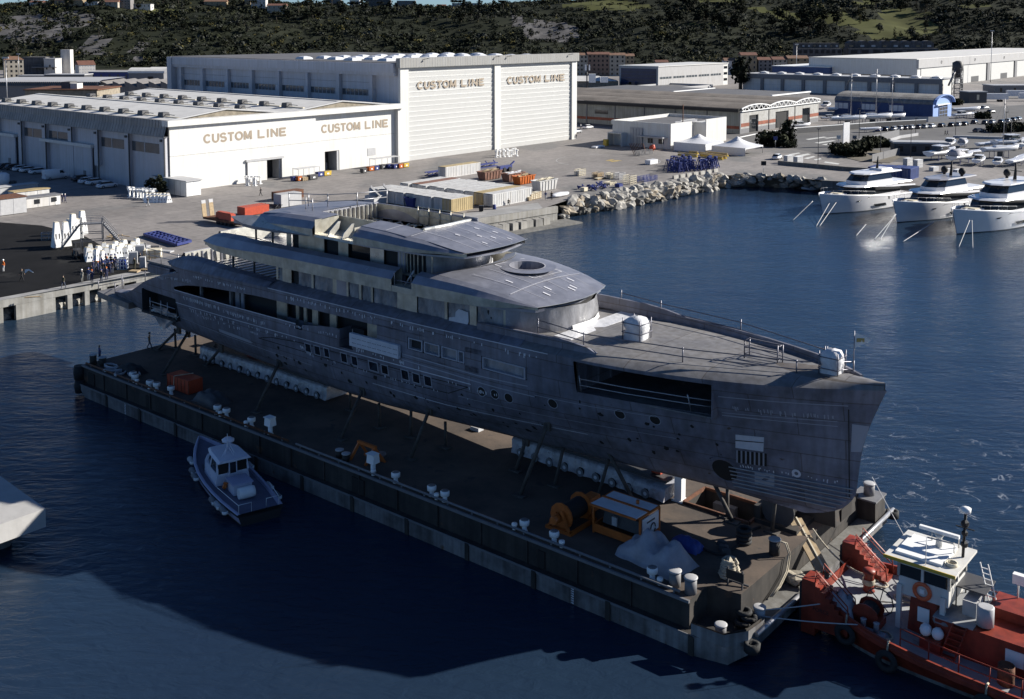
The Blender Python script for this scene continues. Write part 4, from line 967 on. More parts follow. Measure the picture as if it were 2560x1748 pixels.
# ================================================================== the unfinished yacht hull on the barge
YV=11.8;YOFF=(30.0,0.0,3.05)
def steel(name,col,dark,scr,metal=.35,rough=.5):
 m=mat(name,col,rough,metal,col2=dark,vscale=.55,spots=scr,spot_at=.70,spot_scale=1.6,bump=.12,bscale=1.2,streak=.3,stretch=(.6,1,1))
 n=m.node_tree.nodes;l=m.node_tree.links;b=n['Principled BSDF'];src=b.inputs['Base Color'].links[0].from_socket
 tc=n.new('ShaderNodeTexCoord');sp=n.new('ShaderNodeSeparateXYZ');l.new(tc.outputs['Object'],sp.inputs[0])
 cb=n.new('ShaderNodeCombineXYZ');l.new(sp.outputs[0],cb.inputs[0]);l.new(sp.outputs[2],cb.inputs[1])
 br=n.new('ShaderNodeTexBrick');br.inputs['Scale'].default_value=1;br.inputs['Brick Width'].default_value=5.5;br.inputs['Row Height'].default_value=1.35;br.inputs['Mortar Size'].default_value=.035
 br.inputs['Color1'].default_value=(1,1,1,1);br.inputs['Color2'].default_value=(.78,.80,.84,1);br.inputs['Mortar'].default_value=(.55,.5,.46,1)
 l.new(cb.outputs[0],br.inputs['Vector'])
 mm=n.new('ShaderNodeMix');mm.data_type='RGBA';mm.blend_type='MULTIPLY';mm.inputs[0].default_value=1
 l.new(src,mm.inputs[6]);l.new(br.outputs[0],mm.inputs[7]);l.new(mm.outputs[2],b.inputs['Base Color'])
 return m
steel('hull_steel',(.27,.27,.32),(.16,.16,.195),(.10,.075,.06),.15,.55)
steel('deck_steel',(.24,.23,.225),(.18,.175,.18),(.13,.11,.09),.1,.6)
mat('alu',(.62,.59,.50),.38,metal=.35,var=.35,vscale=.9,rvar=.15,streak=.15)  # light reflected onto the upright faces is put into this tan tone
mat('alu_dark_sky',(.33,.335,.385),.42,metal=.5,var=.25,vscale=.7,rvar=.12,spots=(.42,.43,.46),spot_at=.68,spot_scale=2.2)  # same metal; blue sky reflected by sloped faces is put into its colour
mat('alu_bright',(.68,.66,.60),.3,metal=.5,var=.25,vscale=1.2,rvar=.12)  # brighter copy; sunlight on lips and inner bulwark faces is painted with it
mat('weld',(.62,.62,.66),.6)
mat('seam',(.36,.36,.40),.6)
mat('burn_and_shade',(.02,.017,.015),.9)  # burn marks; also paints the shade inside ports, slots, grilles and recesses
mat('film',(.36,.36,.38),.22,var=.55,vscale=.8,bump=.6,bscale=1.4,rvar=.12,stretch=(1,1,.45))
mat('film_white',(.70,.70,.72),.3,var=.25,vscale=1.5,bump=.6,bscale=2.5)
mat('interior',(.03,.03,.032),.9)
mat('scaffold',(.16,.16,.19),.45,metal=.5)
mat('primer_white',(.62,.62,.66),.6,var=.12,vscale=2)
KEEL=[(-12.5,7.5),(-10,7.2),(-4,6.85),(1.5,6.4),(11,6.0),(16,5.75),(24,5.45),(30,5.3),(50,5.2),(65,5.35),(71,5.75),(74,6.2)]
RIDGE=[(-9.2,8.5),(-5.3,9.15),(-3.4,9.85),(.5,11.6),(3.2,12.5),(6.8,13.4),(9.5,13.85),(15.4,14.15),(30,14.2),(42,14.25),(50,14.35),(60,14.5),(70,14.7),(76.4,14.9)]
STEM=[(5.2,71.0),(5.6,72.3),(6.0,73.2),(6.4,73.8),(7.4,74.55),(8.4,74.7),(9.8,74.85),(11,75.05),(12.1,75.35),(13.6,75.9),(14.9,76.45)]
B0=[(0,0),(.05,1.8),(.12,3.4),(.4,4.5),(.9,5.15),(1.9,5.75),(2.9,6.05),(5.1,6.4),(9,6.4)]
BS=[(-12.5,4.4),(-9,4.9),(-5,5.5),(0,5.95),(6,6.2),(14,6.4),(90,6.4)]
def keel(u):return sinterp(u,KEEL)
def ridge(u):return sinterp(u,RIDGE)
def stem(z):return sinterp(z,STEM)
def hb(u,z):
 b=interp(max(0,z-keel(u)),B0)*interp(u,BS)/6.4
 if u>30:
  p=interp(z,[(5.3,1.0),(8,1.25),(11,1.8),(14.7,2.5)]);L=interp(z,[(5.3,42),(8,32),(11,28),(14.7,25)])
  t=min(1,max(0,(stem(z)-u)/L));s=1-(1-t)**p
  bm=min(b,interp(max(0,z-keel(min(u,50))),B0))if z>5.3 else b
  b=min(b,6.4*s)if z>9.5 else min(b,(interp(z,[(5.2,4.2),(6,5.1),(8,6.0),(9.5,6.3)]))*s)
 return max(0.0,b)
yacht=thing('yacht_hull','unfinished bare metal motor yacht standing on the barge','yacht',bw(30,YV,3.05),BY)
def Y_(mb,name,parent=None):return mb.build(name,parent or yacht,YOFF if parent is None else YOFF)
def sh(u,z,sgn=-1,o=0.0):return(u,sgn*(hb(u,z)+o),z)
def ypx(x,y,o=0.0,bfun=None):
 b=6.4;d=_ray(x,y)
 for _ in range(14):
  v=YV-b-o;p0=BO+VD*v;t=(p0.x*VD.x+p0.y*VD.y)/(d.x*VD.x+d.y*VD.y)
  q=Vector((d.x*t,d.y*t,0))-BO;u=q.dot(UD);z=CAM_H+d.z*t
  b=b*.4+.6*(bfun(u,z)if bfun else hb(u,z))
 return u,z
def shell(mb,u0,u1,zl,zh,nu,nz,mt,sgns=(-1,1),smooth=True):
 for sg in sgns:
  rows=[]
  for i in range(nu+1):
   u=lerp(u0,u1,i/nu);a,b=zl(u),zh(u);rows.append([sh(u,lerp(a,b,j/nz),sg)for j in range(nz+1)])
  if sg>0:rows=rows[::-1]
  mb.loft(rows,mt,smooth=smooth)
BUL=11.55
hull=MB();H_='hull_steel'
shell(hull,-9.2,-.4,keel,lambda u:ridge(u),10,14,H_)
shell(hull,-.4,5.9,keel,lambda u:8.35,6,8,H_);shell(hull,-.4,5.9,lambda u:10.5,lambda u:min(ridge(u),BUL+1.6),6,5,H_,(-1,));shell(hull,-.4,5.9,lambda u:8.35,ridge,6,8,H_,(1,))
shell(hull,5.9,25.4,keel,lambda u:BUL,20,16,H_);shell(hull,25.4,26.3,keel,lambda u:BUL-.5,2,14,H_)
shell(hull,26.3,31.2,keel,lambda u:lerp(BUL,12.1,min(1,(u-26.3)/4)),6,16,H_);shell(hull,31.2,33.0,keel,lambda u:10.55,2,14,H_)
shell(hull,33.0,38.9,keel,lambda u:11.1,6,16,H_);shell(hull,38.9,56.2,keel,lambda u:BUL,20,16,H_)
for sg in(-1,1):
 rows=[]
 for i in range(23):
  t=i/22;t=1-(1-t)**1.5;row=[]
  for j in range(19):
   z=lerp(5.25,11.9,j/18);u=lerp(56.2,stem(z),t);z2=max(z,keel(min(u,74))+.005)if j<2 else z
   row.append((u,sg*hb(u,z),z))
  rows.append(row)
 hull.loft(rows if sg<0 else rows[::-1],H_,smooth=True)
 rows=[]
 for i in range(15):
  t=1-(1-i/14)**1.6;row=[]
  for j in range(9):
   z=lerp(11.9,14.25,j/8);u=lerp(66.3 if sg<0 else 56.2,stem(z),t);row.append((u,sg*hb(u,z),z))
  rows.append(row)
 hull.loft(rows if sg<0 else rows[::-1],H_,smooth=True)
 rows=[]
 for i in range(25):
  t=1-(1-i/24)**1.5;row=[]
  for j in range(3):
   u=lerp(56.2,76.45,t);z=lerp(14.25,ridge(u),j/2);u=min(u,stem(z));row.append((u,sg*hb(u,z),z))
  rows.append(row)
 hull.loft(rows if sg<0 else rows[::-1],H_,smooth=True)
tr=[(-9.2,-hb(-9.2,z),z)for z in(7.2,7.6,8.0,8.5)];hull.rings_plate(tr+[(a,-b,c)for a,b,c in tr[::-1]],H_)
Y_(hull,'hull')
# aft platform, upper aft platform and side garage
mb=MB();mb.prism([(-12.2,-4.5),(-9.0,-4.9),(-4.5,-5.2),(-4.5,5.2),(-9.0,4.9),(-12.2,4.5)],7.5,8.15,'deck_steel');Y_(mb,'swim_platform')
mb=MB();mb.loft([[(u,-hb(u,ridge(u)),ridge(u)),(u,-hb(u,ridge(u))+.9,ridge(u)+.12),(u,-1.5,ridge(u)-.6),(u,1.5,ridge(u)-.6),(u,hb(u,ridge(u))-.9,ridge(u)+.12),(u,hb(u,ridge(u)),ridge(u))]for u in[-9.2+.9*k for k in range(18)]],H_,smooth=True);Y_(mb,'stern_slope')
mb=MB();mb.box(-.4,5.9,-4.2,-4.1,8.2,10.7,'interior');mb.box(-.4,5.9,-6.1,-4.1,8.1,8.3,'interior');mb.box(-.45,-.4,-6,-4.1,8.2,10.6,'interior');mb.box(5.9,6.0,-6,-4.1,8.2,10.6,'interior');mb.box(-.4,5.9,-5.6,-4.1,10.55,10.65,'interior');Y_(mb,'side_garage')
mb=MB()
for z in(8.9,9.5):mb.tube([(1,-6.0,z),(5.9,-6.15,z)],.05,'galv',5)
for u in(1.2,3.2,4.4):mb.tube([(u,-6.05,8.3),(u,-6.05,9.9)],.05,'galv',5)
Y_(mb,'garage_rail')
mb=MB();rows=[]
for i in range(9):
 t=i/8;u=lerp(.9,6.0,t);sag=1.5*math.sin(math.pi*min(1,t*1.15))*(1.15-t*.3)
 rows.append([(u+.2*math.sin(j),-hb(u,8.6)-.12-.22*math.sin(j*1.9+i*1.3),lerp(9.1-.25*t,8.25-sag,j/5))for j in range(6)])
mb.loft(rows,'film',smooth=True);Y_(mb,'plastic_sheet')
mb=MB();mb.box(-2.6,3.8,-4.0,-1.0,12.75,12.95,'deck_steel');mb.box(-2.2,2.0,-4.2,4.2,11.8,12.7,H_);Y_(mb,'aft_platform')
def rail(name,pts,h,levels,parent=None,r=.05,mt='scaffold',posts=True):
 mb=MB()
 if posts:
  for p in pts:mb.tube([p,(p[0],p[1],p[2]+h)],r,mt,5)
 for lv in levels:
  mb.tube([(p[0],p[1],p[2]+lv)for p in pts],r*.85,mt,5)
 return Y_(mb,name,parent)
rail('platform_rail',[(-2.6,-4,12.95),(.2,-4,12.95),(3.4,-4,12.95),(4.4,-4.0,13.1)],1.5,(.7,1.35),mt='galv')
rail('platform_rail',[(-12.1,-4.4,8.15),(-12.1,-1.5,8.15),(-12.1,1.5,8.15),(-9,4.5,8.15)],1.3,(.6,1.2));rail('platform_rail',[(-11,-2.0,8.15),(-9.6,-3.8,8.15)],1.2,(.6,))
# fascia belt over the main deck, with the flush wall forward
fb=MB();shell(fb,5.5,42,lambda u:interp(u,[(5.5,11.7),(8,12.3),(12,12.75),(20,13.15),(42,13.3)]),ridge,26,5,H_)
shell(fb,42,56.2,lambda u:13.35,ridge,12,4,H_)
for a,b in((36,39.6),(45.9,47.6),(52.0,56.2)):shell(fb,a,b,lambda u:BUL-.05,lambda u:13.38,4,6,H_,(-1,))
shell(fb,36,56.2,lambda u:BUL-.05,lambda u:13.38,14,4,H_,(1,));shell(fb,39.6,52.0,lambda u:BUL-.05,lambda u:11.95,8,2,H_,(-1,));shell(fb,39.6,52,lambda u:12.98,lambda u:13.38,8,2,H_,(-1,))
Y_(fb,'fascia_belt')
def winbox(name,u0,u1,z0,z1,b,glass='glass_dark',dep=.35,frame=None,parent=None,split=0):
 mb=MB();mb.box(u0,u1,-b+dep,-b+dep+.06,z0,z1,glass)
 if frame:
  for a in((u0,u0+.12,z0,z1),(u1-.12,u1,z0,z1),(u0+.12,u1-.12,z0,z0+.1),(u0+.12,u1-.12,z1-.1,z1)):mb.box(a[0],a[1],-b-.03,-b+dep,a[2],a[3],frame)
 for k in range(split):uu=lerp(u0,u1,(k+1)/(split+1));mb.box(uu-.06,uu+.06,-b+dep-.12,-b+dep,z0,z1,frame or 'seam')
 return Y_(mb,name,parent)
for u0,u1,g in((39.7,41.3,'interior'),(41.5,43.2,'film'),(43.4,45.1,'film'),(45.15,45.85,'film'),(47.7,51.9,'film')):
 winbox('side_window',u0,u1,12.0,12.95,hb((u0+u1)/2,12.4),g,.3,'seam')
 # main deck: floor, recessed house wall with openings
mb=MB();mb.prism([(u,-hb(u,10.6)+.12)for u in(5.9,15,25,36,45,56.2)]+[(u,hb(u,10.6)-.12)for u in(56.2,45,36,25,15,5.9)],10.25,10.4,'deck_steel');Y_(mb,'main_deck')
mb=MB();mb.prism([(u,-hb(u,14.0)+.1)for u in(5.9,15,25,36,45,52)]+[(u,hb(u,14.0)-.1)for u in(52,45,36,25,15,5.9)],13.6,13.75,'deck_steel');Y_(mb,'upper_deck')
MW=-4.9
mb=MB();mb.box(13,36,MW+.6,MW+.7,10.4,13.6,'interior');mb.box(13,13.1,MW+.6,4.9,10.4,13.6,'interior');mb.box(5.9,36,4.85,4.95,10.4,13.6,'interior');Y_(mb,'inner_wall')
for u0,u1,mt_ in((14.4,15.0,'seam'),(15.3,15.7,'seam'),(20.8,22.3,'alu'),(23.6,24.0,'alu'),(24.7,25.1,'alu'),(25.9,26.7,'alu'),(28.3,29.2,'alu'),(33.2,34.9,'alu'),(35.7,36.3,'alu_dark_sky')):
 mb=MB();mb.box(u0,u1,MW,MW+.15,10.4,13.58,mt_);Y_(mb,'deckhouse_panel')
mb=MB();mb.box(20.8,36,MW,MW+.12,10.4,11.3,'alu_dark_sky');Y_(mb,'deckhouse_sill')
for u in(9.5,14.4):mb=MB();mb.box(u,u+.25,-5.6,-5.35,10.4,13.5,'mid_grey');Y_(mb,'deck_pillar')
mb=MB();mb.box(31.2,31.3,-6.35,-5.0,10.4,12.1,'hull_steel');mb.box(31.3,33,-5.1,-5.0,10.5,12.0,'interior');mb.box(32.7,32.76,-6.2,-6.14,10.6,12.3,'galv');Y_(mb,'boarding_gate')
# white bulwark flap
mb=MB();mb.box(32.95,38.85,-6.75,-6.45,11.05,12.15,'primer_white')
for k in range(9):
 for z in(11.35,11.75):
  for q in range(3):mb.box(33.3+k*.62+q*.17,33.4+k*.62+q*.17,-6.765,-6.75,z,z+.035,'burn_and_shade')
Y_(mb,'bulwark_flap')
# shoulder from belt to upper deckhouse, aft bulwark of the upper deck
def deckband(name,u0,u1,nu,bw_,zB,zM,zT,inb,deckz,mts,tip=True,sgns=(-1,1),zcap=None):
 for sg in sgns:
  mb=MB();rows=[]
  for i in range(nu+1):
   t=i/nu;t=t*t*(2-t)if tip else t
   u=lerp(u0,u1,t);b=bw_(u);n_=inb(u)
   rows.append([(u,sg*b,zB(u)),(u,sg*(b+.04),zM(u)),(u,sg*(b-n_*.45),lerp(zM(u),zT(u),.72)),(u,sg*(b-n_),zT(u)),(u,sg*(b-n_-.08),zT(u)-.03),(u,sg*(b-n_-.05),deckz)])
  mb.loft(rows if sg<0 else rows[::-1],mts[0],mts=mts if sg<0 else mts)
  Y_(mb,name)
deckband('aft_bulwark',4.4,21.5,18,lambda u:interp(u,[(4.4,5.9),(7,6.25),(12,6.42),(22,6.42)]),lambda u:sinterp(u,[(4.4,14.1),(6.4,13.42),(9,13.55),(22,13.75)]),lambda u:sinterp(u,[(4.4,14.15),(6.4,13.9),(10,14.05),(22,14.2)]),lambda u:sinterp(u,[(4.4,14.2),(6.5,14.9),(9.2,15.2),(14,14.95),(22,14.75)]),lambda u:interp(u,[(4.4,.1),(7,.9),(9,1.1),(22,1.2)]),13.75,['hull_steel','hull_steel','hull_steel','seam','alu_dark_sky'])
mb=MB();mb.loft([[(6.6-.6*math.cos(w/6)-1.2,w,13.9),(6.6-.6*math.cos(w/6),w,15.2),(6.9-.6*math.cos(w/6),w,15.2),(7.0-.6*math.cos(w/6),w,13.75)]for w in(-5.2,-3.5,-1.5,0,1.5,3.5,5.2)],'hull_steel',mts=['hull_steel','seam','alu_bright','hull_steel'])
for k in range(9):mb.box(6.62,6.95,-4.6+k*1.15,-4.5+k*1.15,13.8,15.15,'alu_dark_sky')
Y_(mb,'aft_bulwark')
mb=MB();mb.prism([(7,-5.0),(21.5,-5.2),(21.5,5.2),(7,5.0)],13.76,13.8,'alu_dark_sky')
for k in range(14):mb.box(7.5+k*1.0,7.56+k*1.0,-5,5,13.8,13.88,'alu')
Y_(mb,'aft_deck')
mb=MB()
for sg in(-1,1):
 rows=[[(u,sg*(hb(u,14)+.02),ridge(u)),(u,sg*(hb(u,14)-.55),ridge(u)+.32),(u,sg*(hb(u,14)-1.15),ridge(u)+.5)]for u in[21.4+k*1.3 for k in range(24)]]
 mb.loft(rows if sg<0 else rows[::-1],'hull_steel',smooth=True)
Y_(mb,'shoulder_plate')
# ---- upper deckhouse
def hb1(u):return interp(u,[(21,5.25),(46,5.25),(49,4.9),(51.5,3.6),(52.8,0)])
def house_side(items,bfun,z0,z1,base):
 for u0,u1,kd in items:
  mb=MB();n=1 if u1-u0<1.2 else 4
  if kd=='post':pts=[(u0,0),(u1,0)];mt_='alu';dz=0
  for sg in(-1,1):
   if kd in('film','dark','open'):
    mt_={'film':'film','dark':'glass_dark','open':'interior'}[kd];n=10 if kd=='film' else n
    rows=[[(lerp(u0,u1,i/n),sg*(bfun(lerp(u0,u1,i/n))-(.22 if kd!='film' else.10+.10*math.sin(i*1.7+j*1.9+u0)*(1 if 0<i<n else.2))),lerp(z0,z1,j/4))for j in range(5)]for i in range(n+1)]
   else:
    mt_=kd if kd!='post' else 'alu'
    rows=[[(lerp(u0,u1,i/n),sg*(bfun(lerp(u0,u1,i/n))+.02),z)for z in(z0,(z0+z1)/2,z1)]for i in range(n+1)]
   mb.loft(rows if sg<0 else rows[::-1],mt_,smooth=kd=='film')
   break
  Y_(mb,{'film':'film_window','dark':'window','open':'opening','post':'post'}.get(kd,'wall_panel'),base)
U1=[(21.3,21.6,'post'),(21.65,22.2,'film'),(22.2,22.45,'post'),(22.45,23.2,'alu'),(23.2,23.5,'post'),(23.5,24.4,'open'),(24.4,26.3,'film'),(26.3,26.6,'post'),(26.6,29.2,'film'),(29.2,29.7,'post'),(29.7,31.0,'alu_dark_sky'),(31.0,31.25,'post'),(31.25,32.6,'film'),(32.6,32.9,'post'),(32.9,34.1,'film'),(34.1,34.35,'post'),(34.35,37.3,'film'),(37.3,37.6,'post'),(37.6,39.1,'alu'),(39.1,39.6,'post'),(39.6,42.7,'film'),(42.7,43.0,'post'),(43.0,45.4,'film'),(45.4,46.1,'post'),(46.1,48.6,'film'),(48.6,48.8,'post'),(48.8,50.0,'alu_dark_sky')]
uh=MB();uh.box(21.7,47,-4.6,4.6,13.8,16.45,'interior');uh.box(21.7,50,-5.2,-4.6,13.8,14.7,'alu_dark_sky');uhb=Y_(uh,'upper_deckhouse')
house_side(U1,hb1,14.65,16.5,None)
mb=MB();fr=[(50.0,-4.55),(51.0,-3.9),(51.8,-3.0),(52.5,-1.5),(52.8,0),(52.5,1.5),(51.8,3.0),(51.0,3.9),(50.0,4.55),(47,5.1)]
mb.loft([[(a+.08*math.sin(i*2.1+j*1.3),b+.08*math.cos(i*1.7+j),lerp(14.5,16.7,j/4))for j in range(5)]for i,(a,b)in enumerate(fr)],'film',smooth=True);Y_(mb,'film_front')
mb=MB();mb.loft([[(a+.25,b,14.72),(a+.12,b,15.15+.12*math.sin(i*2)),(a+.1,b,15.2)]for i,(a,b)in enumerate(fr[3:])],'film_white',smooth=True);mb.box(52.6,54.2,-3.8,5.2,14.86,14.9,'film_white');Y_(mb,'film_skirt')
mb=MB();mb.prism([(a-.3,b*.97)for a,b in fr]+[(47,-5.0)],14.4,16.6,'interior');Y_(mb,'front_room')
mb=MB();mb.add([(43.2,-5.34,14.72),(45.2,-5.34,14.72),(45.35,-5.34,15.0),(45.3,-5.34,15.75),(44.3,-5.34,15.85),(43.95,-5.34,15.55),(43.9,-5.34,15.15),(43.25,-5.34,14.98)],[tuple(range(8))],'primer_white');Y_(mb,'white_panel')
# ---- bridge deck band (lower visor)
VB=[(11,6.05),(13,6.35),(18,6.45),(42,6.45),(46,6.1),(49,5.5),(51.5,4.55)]
vB=lambda u:sinterp(u,[(11,17.15),(12.8,16.6),(16.2,16.42),(21,16.35),(35,16.45),(44,16.55),(48,16.7),(51.5,16.98)])
vM=lambda u:sinterp(u,[(11,17.2),(13,17.1),(16,17.1),(21,17.3),(35,17.45),(44,17.5),(48,17.3),(51.5,17.0)])
vT=lambda u:sinterp(u,[(11,17.22),(12.5,17.95),(14,18.25),(19,18.15),(38,18.25),(44,18.15),(48,17.7),(51.5,17.02)])
inb=lambda u:interp(u,[(11,.1),(13,.8),(16,1.05),(42,1.15),(48,.9),(51.5,.1)])
al=['alu','alu_dark_sky','alu_dark_sky','alu_bright','alu']
for a,b,tp in((11,37.9,True),(40.2,51.5,False)):
 deckband('bridge_band',a,b,30 if tp else 14,lambda u:sinterp(u,VB),vB,vM,vT,inb,16.75,al,tp,(-1,))
deckband('bridge_band',11,51.5,40,lambda u:sinterp(u,VB),vB,vM,vT,inb,16.75,al,True,(1,))
mb=MB();mb.loft([[(u,-6.45,vB(u)),(u,-6.47,16.98),(u,-5.35,16.98)]for u in(37.9,39,40.2)],'alu');Y_(mb,'bridge_band')
mb=MB();mb.loft([[(12.0-.4*math.cos(w/6),w,16.6),(12.9-.6*math.cos(w/6),w,18.2),(13.2-.6*math.cos(w/6),w,18.2),(13.4-.6*math.cos(w/6),w,16.7)]for w in(-5.3,-3.5,-1.5,0,1.5,3.5,5.3)],'alu_dark_sky',mts=['alu_dark_sky','alu_dark_sky','alu_bright','alu']);Y_(mb,'bridge_band')
mb=MB();mb.prism([(11.6,-5.6),(14,-6.2),(42,-6.3),(48,-5.5),(51.2,-4.3),(52.2,0),(51.2,4.3),(48,5.5),(42,6.3),(14,6.2),(11.6,5.6)],16.5,16.72,'alu_dark_sky');Y_(mb,'bridge_deck')
# forward plate with its round opening
def vplate(u,w):
 b=sinterp(u,VB)-inb(u);edge=vT(u)
 return edge+.42*(1-(w/max(b,.3))**2)*interp(u,[(40,1),(48,.8),(51.5,.5),(53,0)])
def wcurve(w):return 43.8-.085*w*w
mb=MB();rows=[]
NW=22
for j in range(NW+1):
 q=-1+2*j/NW;row=[]
 for i in range(15):
  t=i/14;w_a=q*5.25;uf=52.55-1.05*q*q
  u=lerp(wcurve(w_a),uf,t);b=sinterp(min(u,51.5),VB)-inb(min(u,51.5));w=q*b if t>.25 else lerp(w_a,q*b,t/.25)
  z=vplate(min(u,51.5),w)if u<51.5 else lerp(vplate(51.5,w),16.97,min(1,(u-51.5)/1.05)*(1-abs(q))+abs(q))
  row.append((u,w,z))
 rows.append(row)
HC=(46.0,1.2)
o0=len(mb.v);mb.loft(rows,'alu_dark_sky',smooth=True)
keep=[(f,m_,s_)for f,m_,s_ in zip(mb.f,mb.m,mb.sm)if((sum(mb.v[i][0]for i in f)/4-HC[0])/1.55)**2+((sum(mb.v[i][1]for i in f)/4-HC[1])/1.75)**2>1]
mb.f=[k[0]for k in keep];mb.m=[k[1]for k in keep];mb.sm=[k[2]for k in keep]
Y_(mb,'visor_plate')
mb=MB();n=24;zc=18.42
ring=lambda r,z:[(HC[0]+r*.92*math.cos(6.2832*k/n),HC[1]+r*math.sin(6.2832*k/n),z-.045*(r*math.cos(6.2832*k/n)))for k in range(n)]
mb.loft([ring(2.5,zc-.02),ring(1.55,zc+.03),ring(1.5,zc+.03),ring(1.5,zc-.8)],'alu_dark_sky',closed=True,mts=None)
mb.loft([ring(1.6,zc+.05),ring(1.5,zc+.05)],'seam',closed=True);Y_(mb,'round_hatch')
mb=MB();mb.prism([(HC[0]+1.5*math.cos(k*.524),HC[1]+1.5*math.sin(k*.524))for k in range(12)],16.8,16.9,'interior');mb.box(45.4,46.6,1.0,1.3,16.9,18.0,'scaffold');Y_(mb,'hatch_well')
mb=MB()
def strip(pts,wd,mt_,dz=.02):
 for(a,b)in zip(pts,pts[1:]):
  a=Vector(a);b=Vector(b);d=(b-a);s_=Vector((-d.y,d.x,0)).normalized()*wd/2;up=Vector((0,0,dz));mb.quad(a-s_+up,b-s_+up,b+s_+up,a+s_+up,mt_)
for w in(-3.2,-1.6,0,1.6,3.2):strip([(u,w*interp(u,[(44,1.2),(52,.85)]),vplate(u,w))for u in(44.5,46,48,49.5,51)]if w not in(1.6,)else[(u,w,vplate(u,w))for u in(48.2,49.5,51)],.05,'seam',.03)
strip([(48.9,w,vplate(48.9,w))for w in(-4.5,-3,-1.5,0,1.5,3,4.5)],.09,'weld',.035)
strip([(44.0,-.6,vplate(44,-.6)),(48.1,-.6,vplate(48.1,-.6)),(48.1,3.1,vplate(48.1,3)),(44.0,3.1,vplate(44,3)),(44.0,-.6,vplate(44,-.6))],.09,'weld',.04)
for u,w in((49.6,-1.2),(50.2,-2.1),(50.6,.6),(50.4,1.1),(49.3,2.2),(47,-2.8)):strip([(u,w,vplate(u,w)),(u+.7,w+.05,vplate(u+.7,w))],.16,'weld',.04)
strip([(a,b,16.99+(.0 if abs(b)>4 else.0))for a,b in((51.5,-4.5),(51.85,-3.7),(52.3,-2.2),(52.55,0),(52.3,2.2),(51.85,3.7),(51.5,4.5))],.12,'alu_bright',.02)
Y_(mb,'plate_welds')
mb=MB();rows=[]
for j in range(19):
 w=-5.2+10.4*j/18;u=wcurve(w);z=vplate(u,w);rows.append([(u-1.25,w*.98,16.72),(u-1.2,w*.98,z-.25),(u-.1,w,z+.02),(u+.02,w,z+.05)])
mb.loft(rows,'alu_dark_sky',smooth=False,mts=['alu','alu_dark_sky','alu_bright','alu']);Y_(mb,'coaming')
mb=MB();mb.box(38.0,38.06,-6.3,-6.24,16.7,18.0,'galv');mb.tube([(38.8,-6.0,16.8),(40,-6.0,18.4)],.09,'galv',5);mb.tube([(38,-6.2,17.4),(40.1,-6.2,17.4)],.05,'scaffold',5);mb.tube([(38,-6.2,16.95),(40.1,-6.2,16.95)],.05,'scaffold',5);mb.tube([(39.9,-6.2,16.8),(39.9,-6.2,18.1)],.06,'scaffold',5);Y_(mb,'ladder')
# ---- bridge house
def hb2(u):return interp(u,[(21,4.55),(36,4.55),(38.5,4.2),(40.5,3.2),(42,0)])
U2=[(22.0,22.7,'alu'),(22.7,23.7,'open'),(23.75,27.3,'alu'),(27.4,29.2,'open'),(29.2,30.5,'alu'),(30.5,33.3,'dark'),(33.3,35.0,'alu_bright'),(35.0,36.6,'open'),(36.6,37.4,'alu_dark_sky'),(37.4,39.4,'open')]
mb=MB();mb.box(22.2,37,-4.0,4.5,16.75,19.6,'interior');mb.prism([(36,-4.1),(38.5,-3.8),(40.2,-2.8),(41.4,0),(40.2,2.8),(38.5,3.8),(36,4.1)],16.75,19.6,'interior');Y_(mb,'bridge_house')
house_side(U2,hb2,16.75,19.6,None)
mb=MB()
for k in range(9):u=36.8+k*.36;mb.box(u,u+.08,-hb2(u)-.04,-hb2(u)+.06,17.6,19.5,'alu')
mb.box(36.6,39.4,-4.5,-4.1,17.4,17.55,'alu');Y_(mb,'window_frames')
mb=MB();fr2=[(39.3,-3.85),(40.2,-3.3),(41.0,-2.4),(41.7,-1.2),(42,0),(41.7,1.2),(41.0,2.4),(40.2,3.3),(38.5,4.2)]
mb.loft([[(a+.1*math.sin(i*2.3+j),b+.1*math.cos(i*1.9+j*1.4),lerp(17.0,19.7,j/4))for j in range(5)]for i,(a,b)in enumerate(fr2)],'film',smooth=True);Y_(mb,'film_front')
mb=MB();mb.loft([[(a+.16,b*1.03,17.25+.25*i/8),(a+.14,b*1.03,17.75+.25*math.sin(i*1.3)+.2*i/8),(a+.1,b*1.02,17.8+.2*i/8)]for i,(a,b)in enumerate(fr2[2:])],'film_white',smooth=True);Y_(mb,'film_skirt')
# ---- roof
RB=[(18.4,5.2),(22,5.55),(34,5.6),(38,5.35),(41,4.8),(43.7,3.9)]
rB=lambda u:sinterp(u,[(18.4,19.5),(27,19.5),(34,19.6),(39,19.65),(43.7,19.88)])
rM=lambda u:sinterp(u,[(18.4,19.9),(27,20.2),(34,20.2),(39,20.0),(43.7,19.9)])
rT=lambda u:sinterp(u,[(18.4,20.6),(22,20.9),(27,21.0),(35,20.9),(38.5,20.65),(41,20.35),(43.7,19.93)])
rin=lambda u:interp(u,[(18.4,1.0),(34,1.1),(40,.9),(43.7,.1)])
for a,b in((18.4,27.0),(32.3,43.7)):
 deckband('roof_side',a,b,14,lambda u:sinterp(u,RB),rB,rM,rT,rin,19.6,['alu','alu_dark_sky','alu_dark_sky','alu_dark_sky','alu'],False,(-1,))
deckband('roof_side',18.4,43.7,24,lambda u:sinterp(u,RB),rB,rM,rT,rin,19.6,['alu','alu_dark_sky','alu_dark_sky','alu_dark_sky','alu'],False,(1,))
mb=MB();mb.prism([(18.4,-5.1),(34,-5.5),(40,-4.9),(43.4,-3.7),(44.3,0),(43.4,3.7),(40,4.9),(34,5.5),(18.4,5.1)],19.45,19.6,'alu_dark_sky');Y_(mb,'roof_floor')
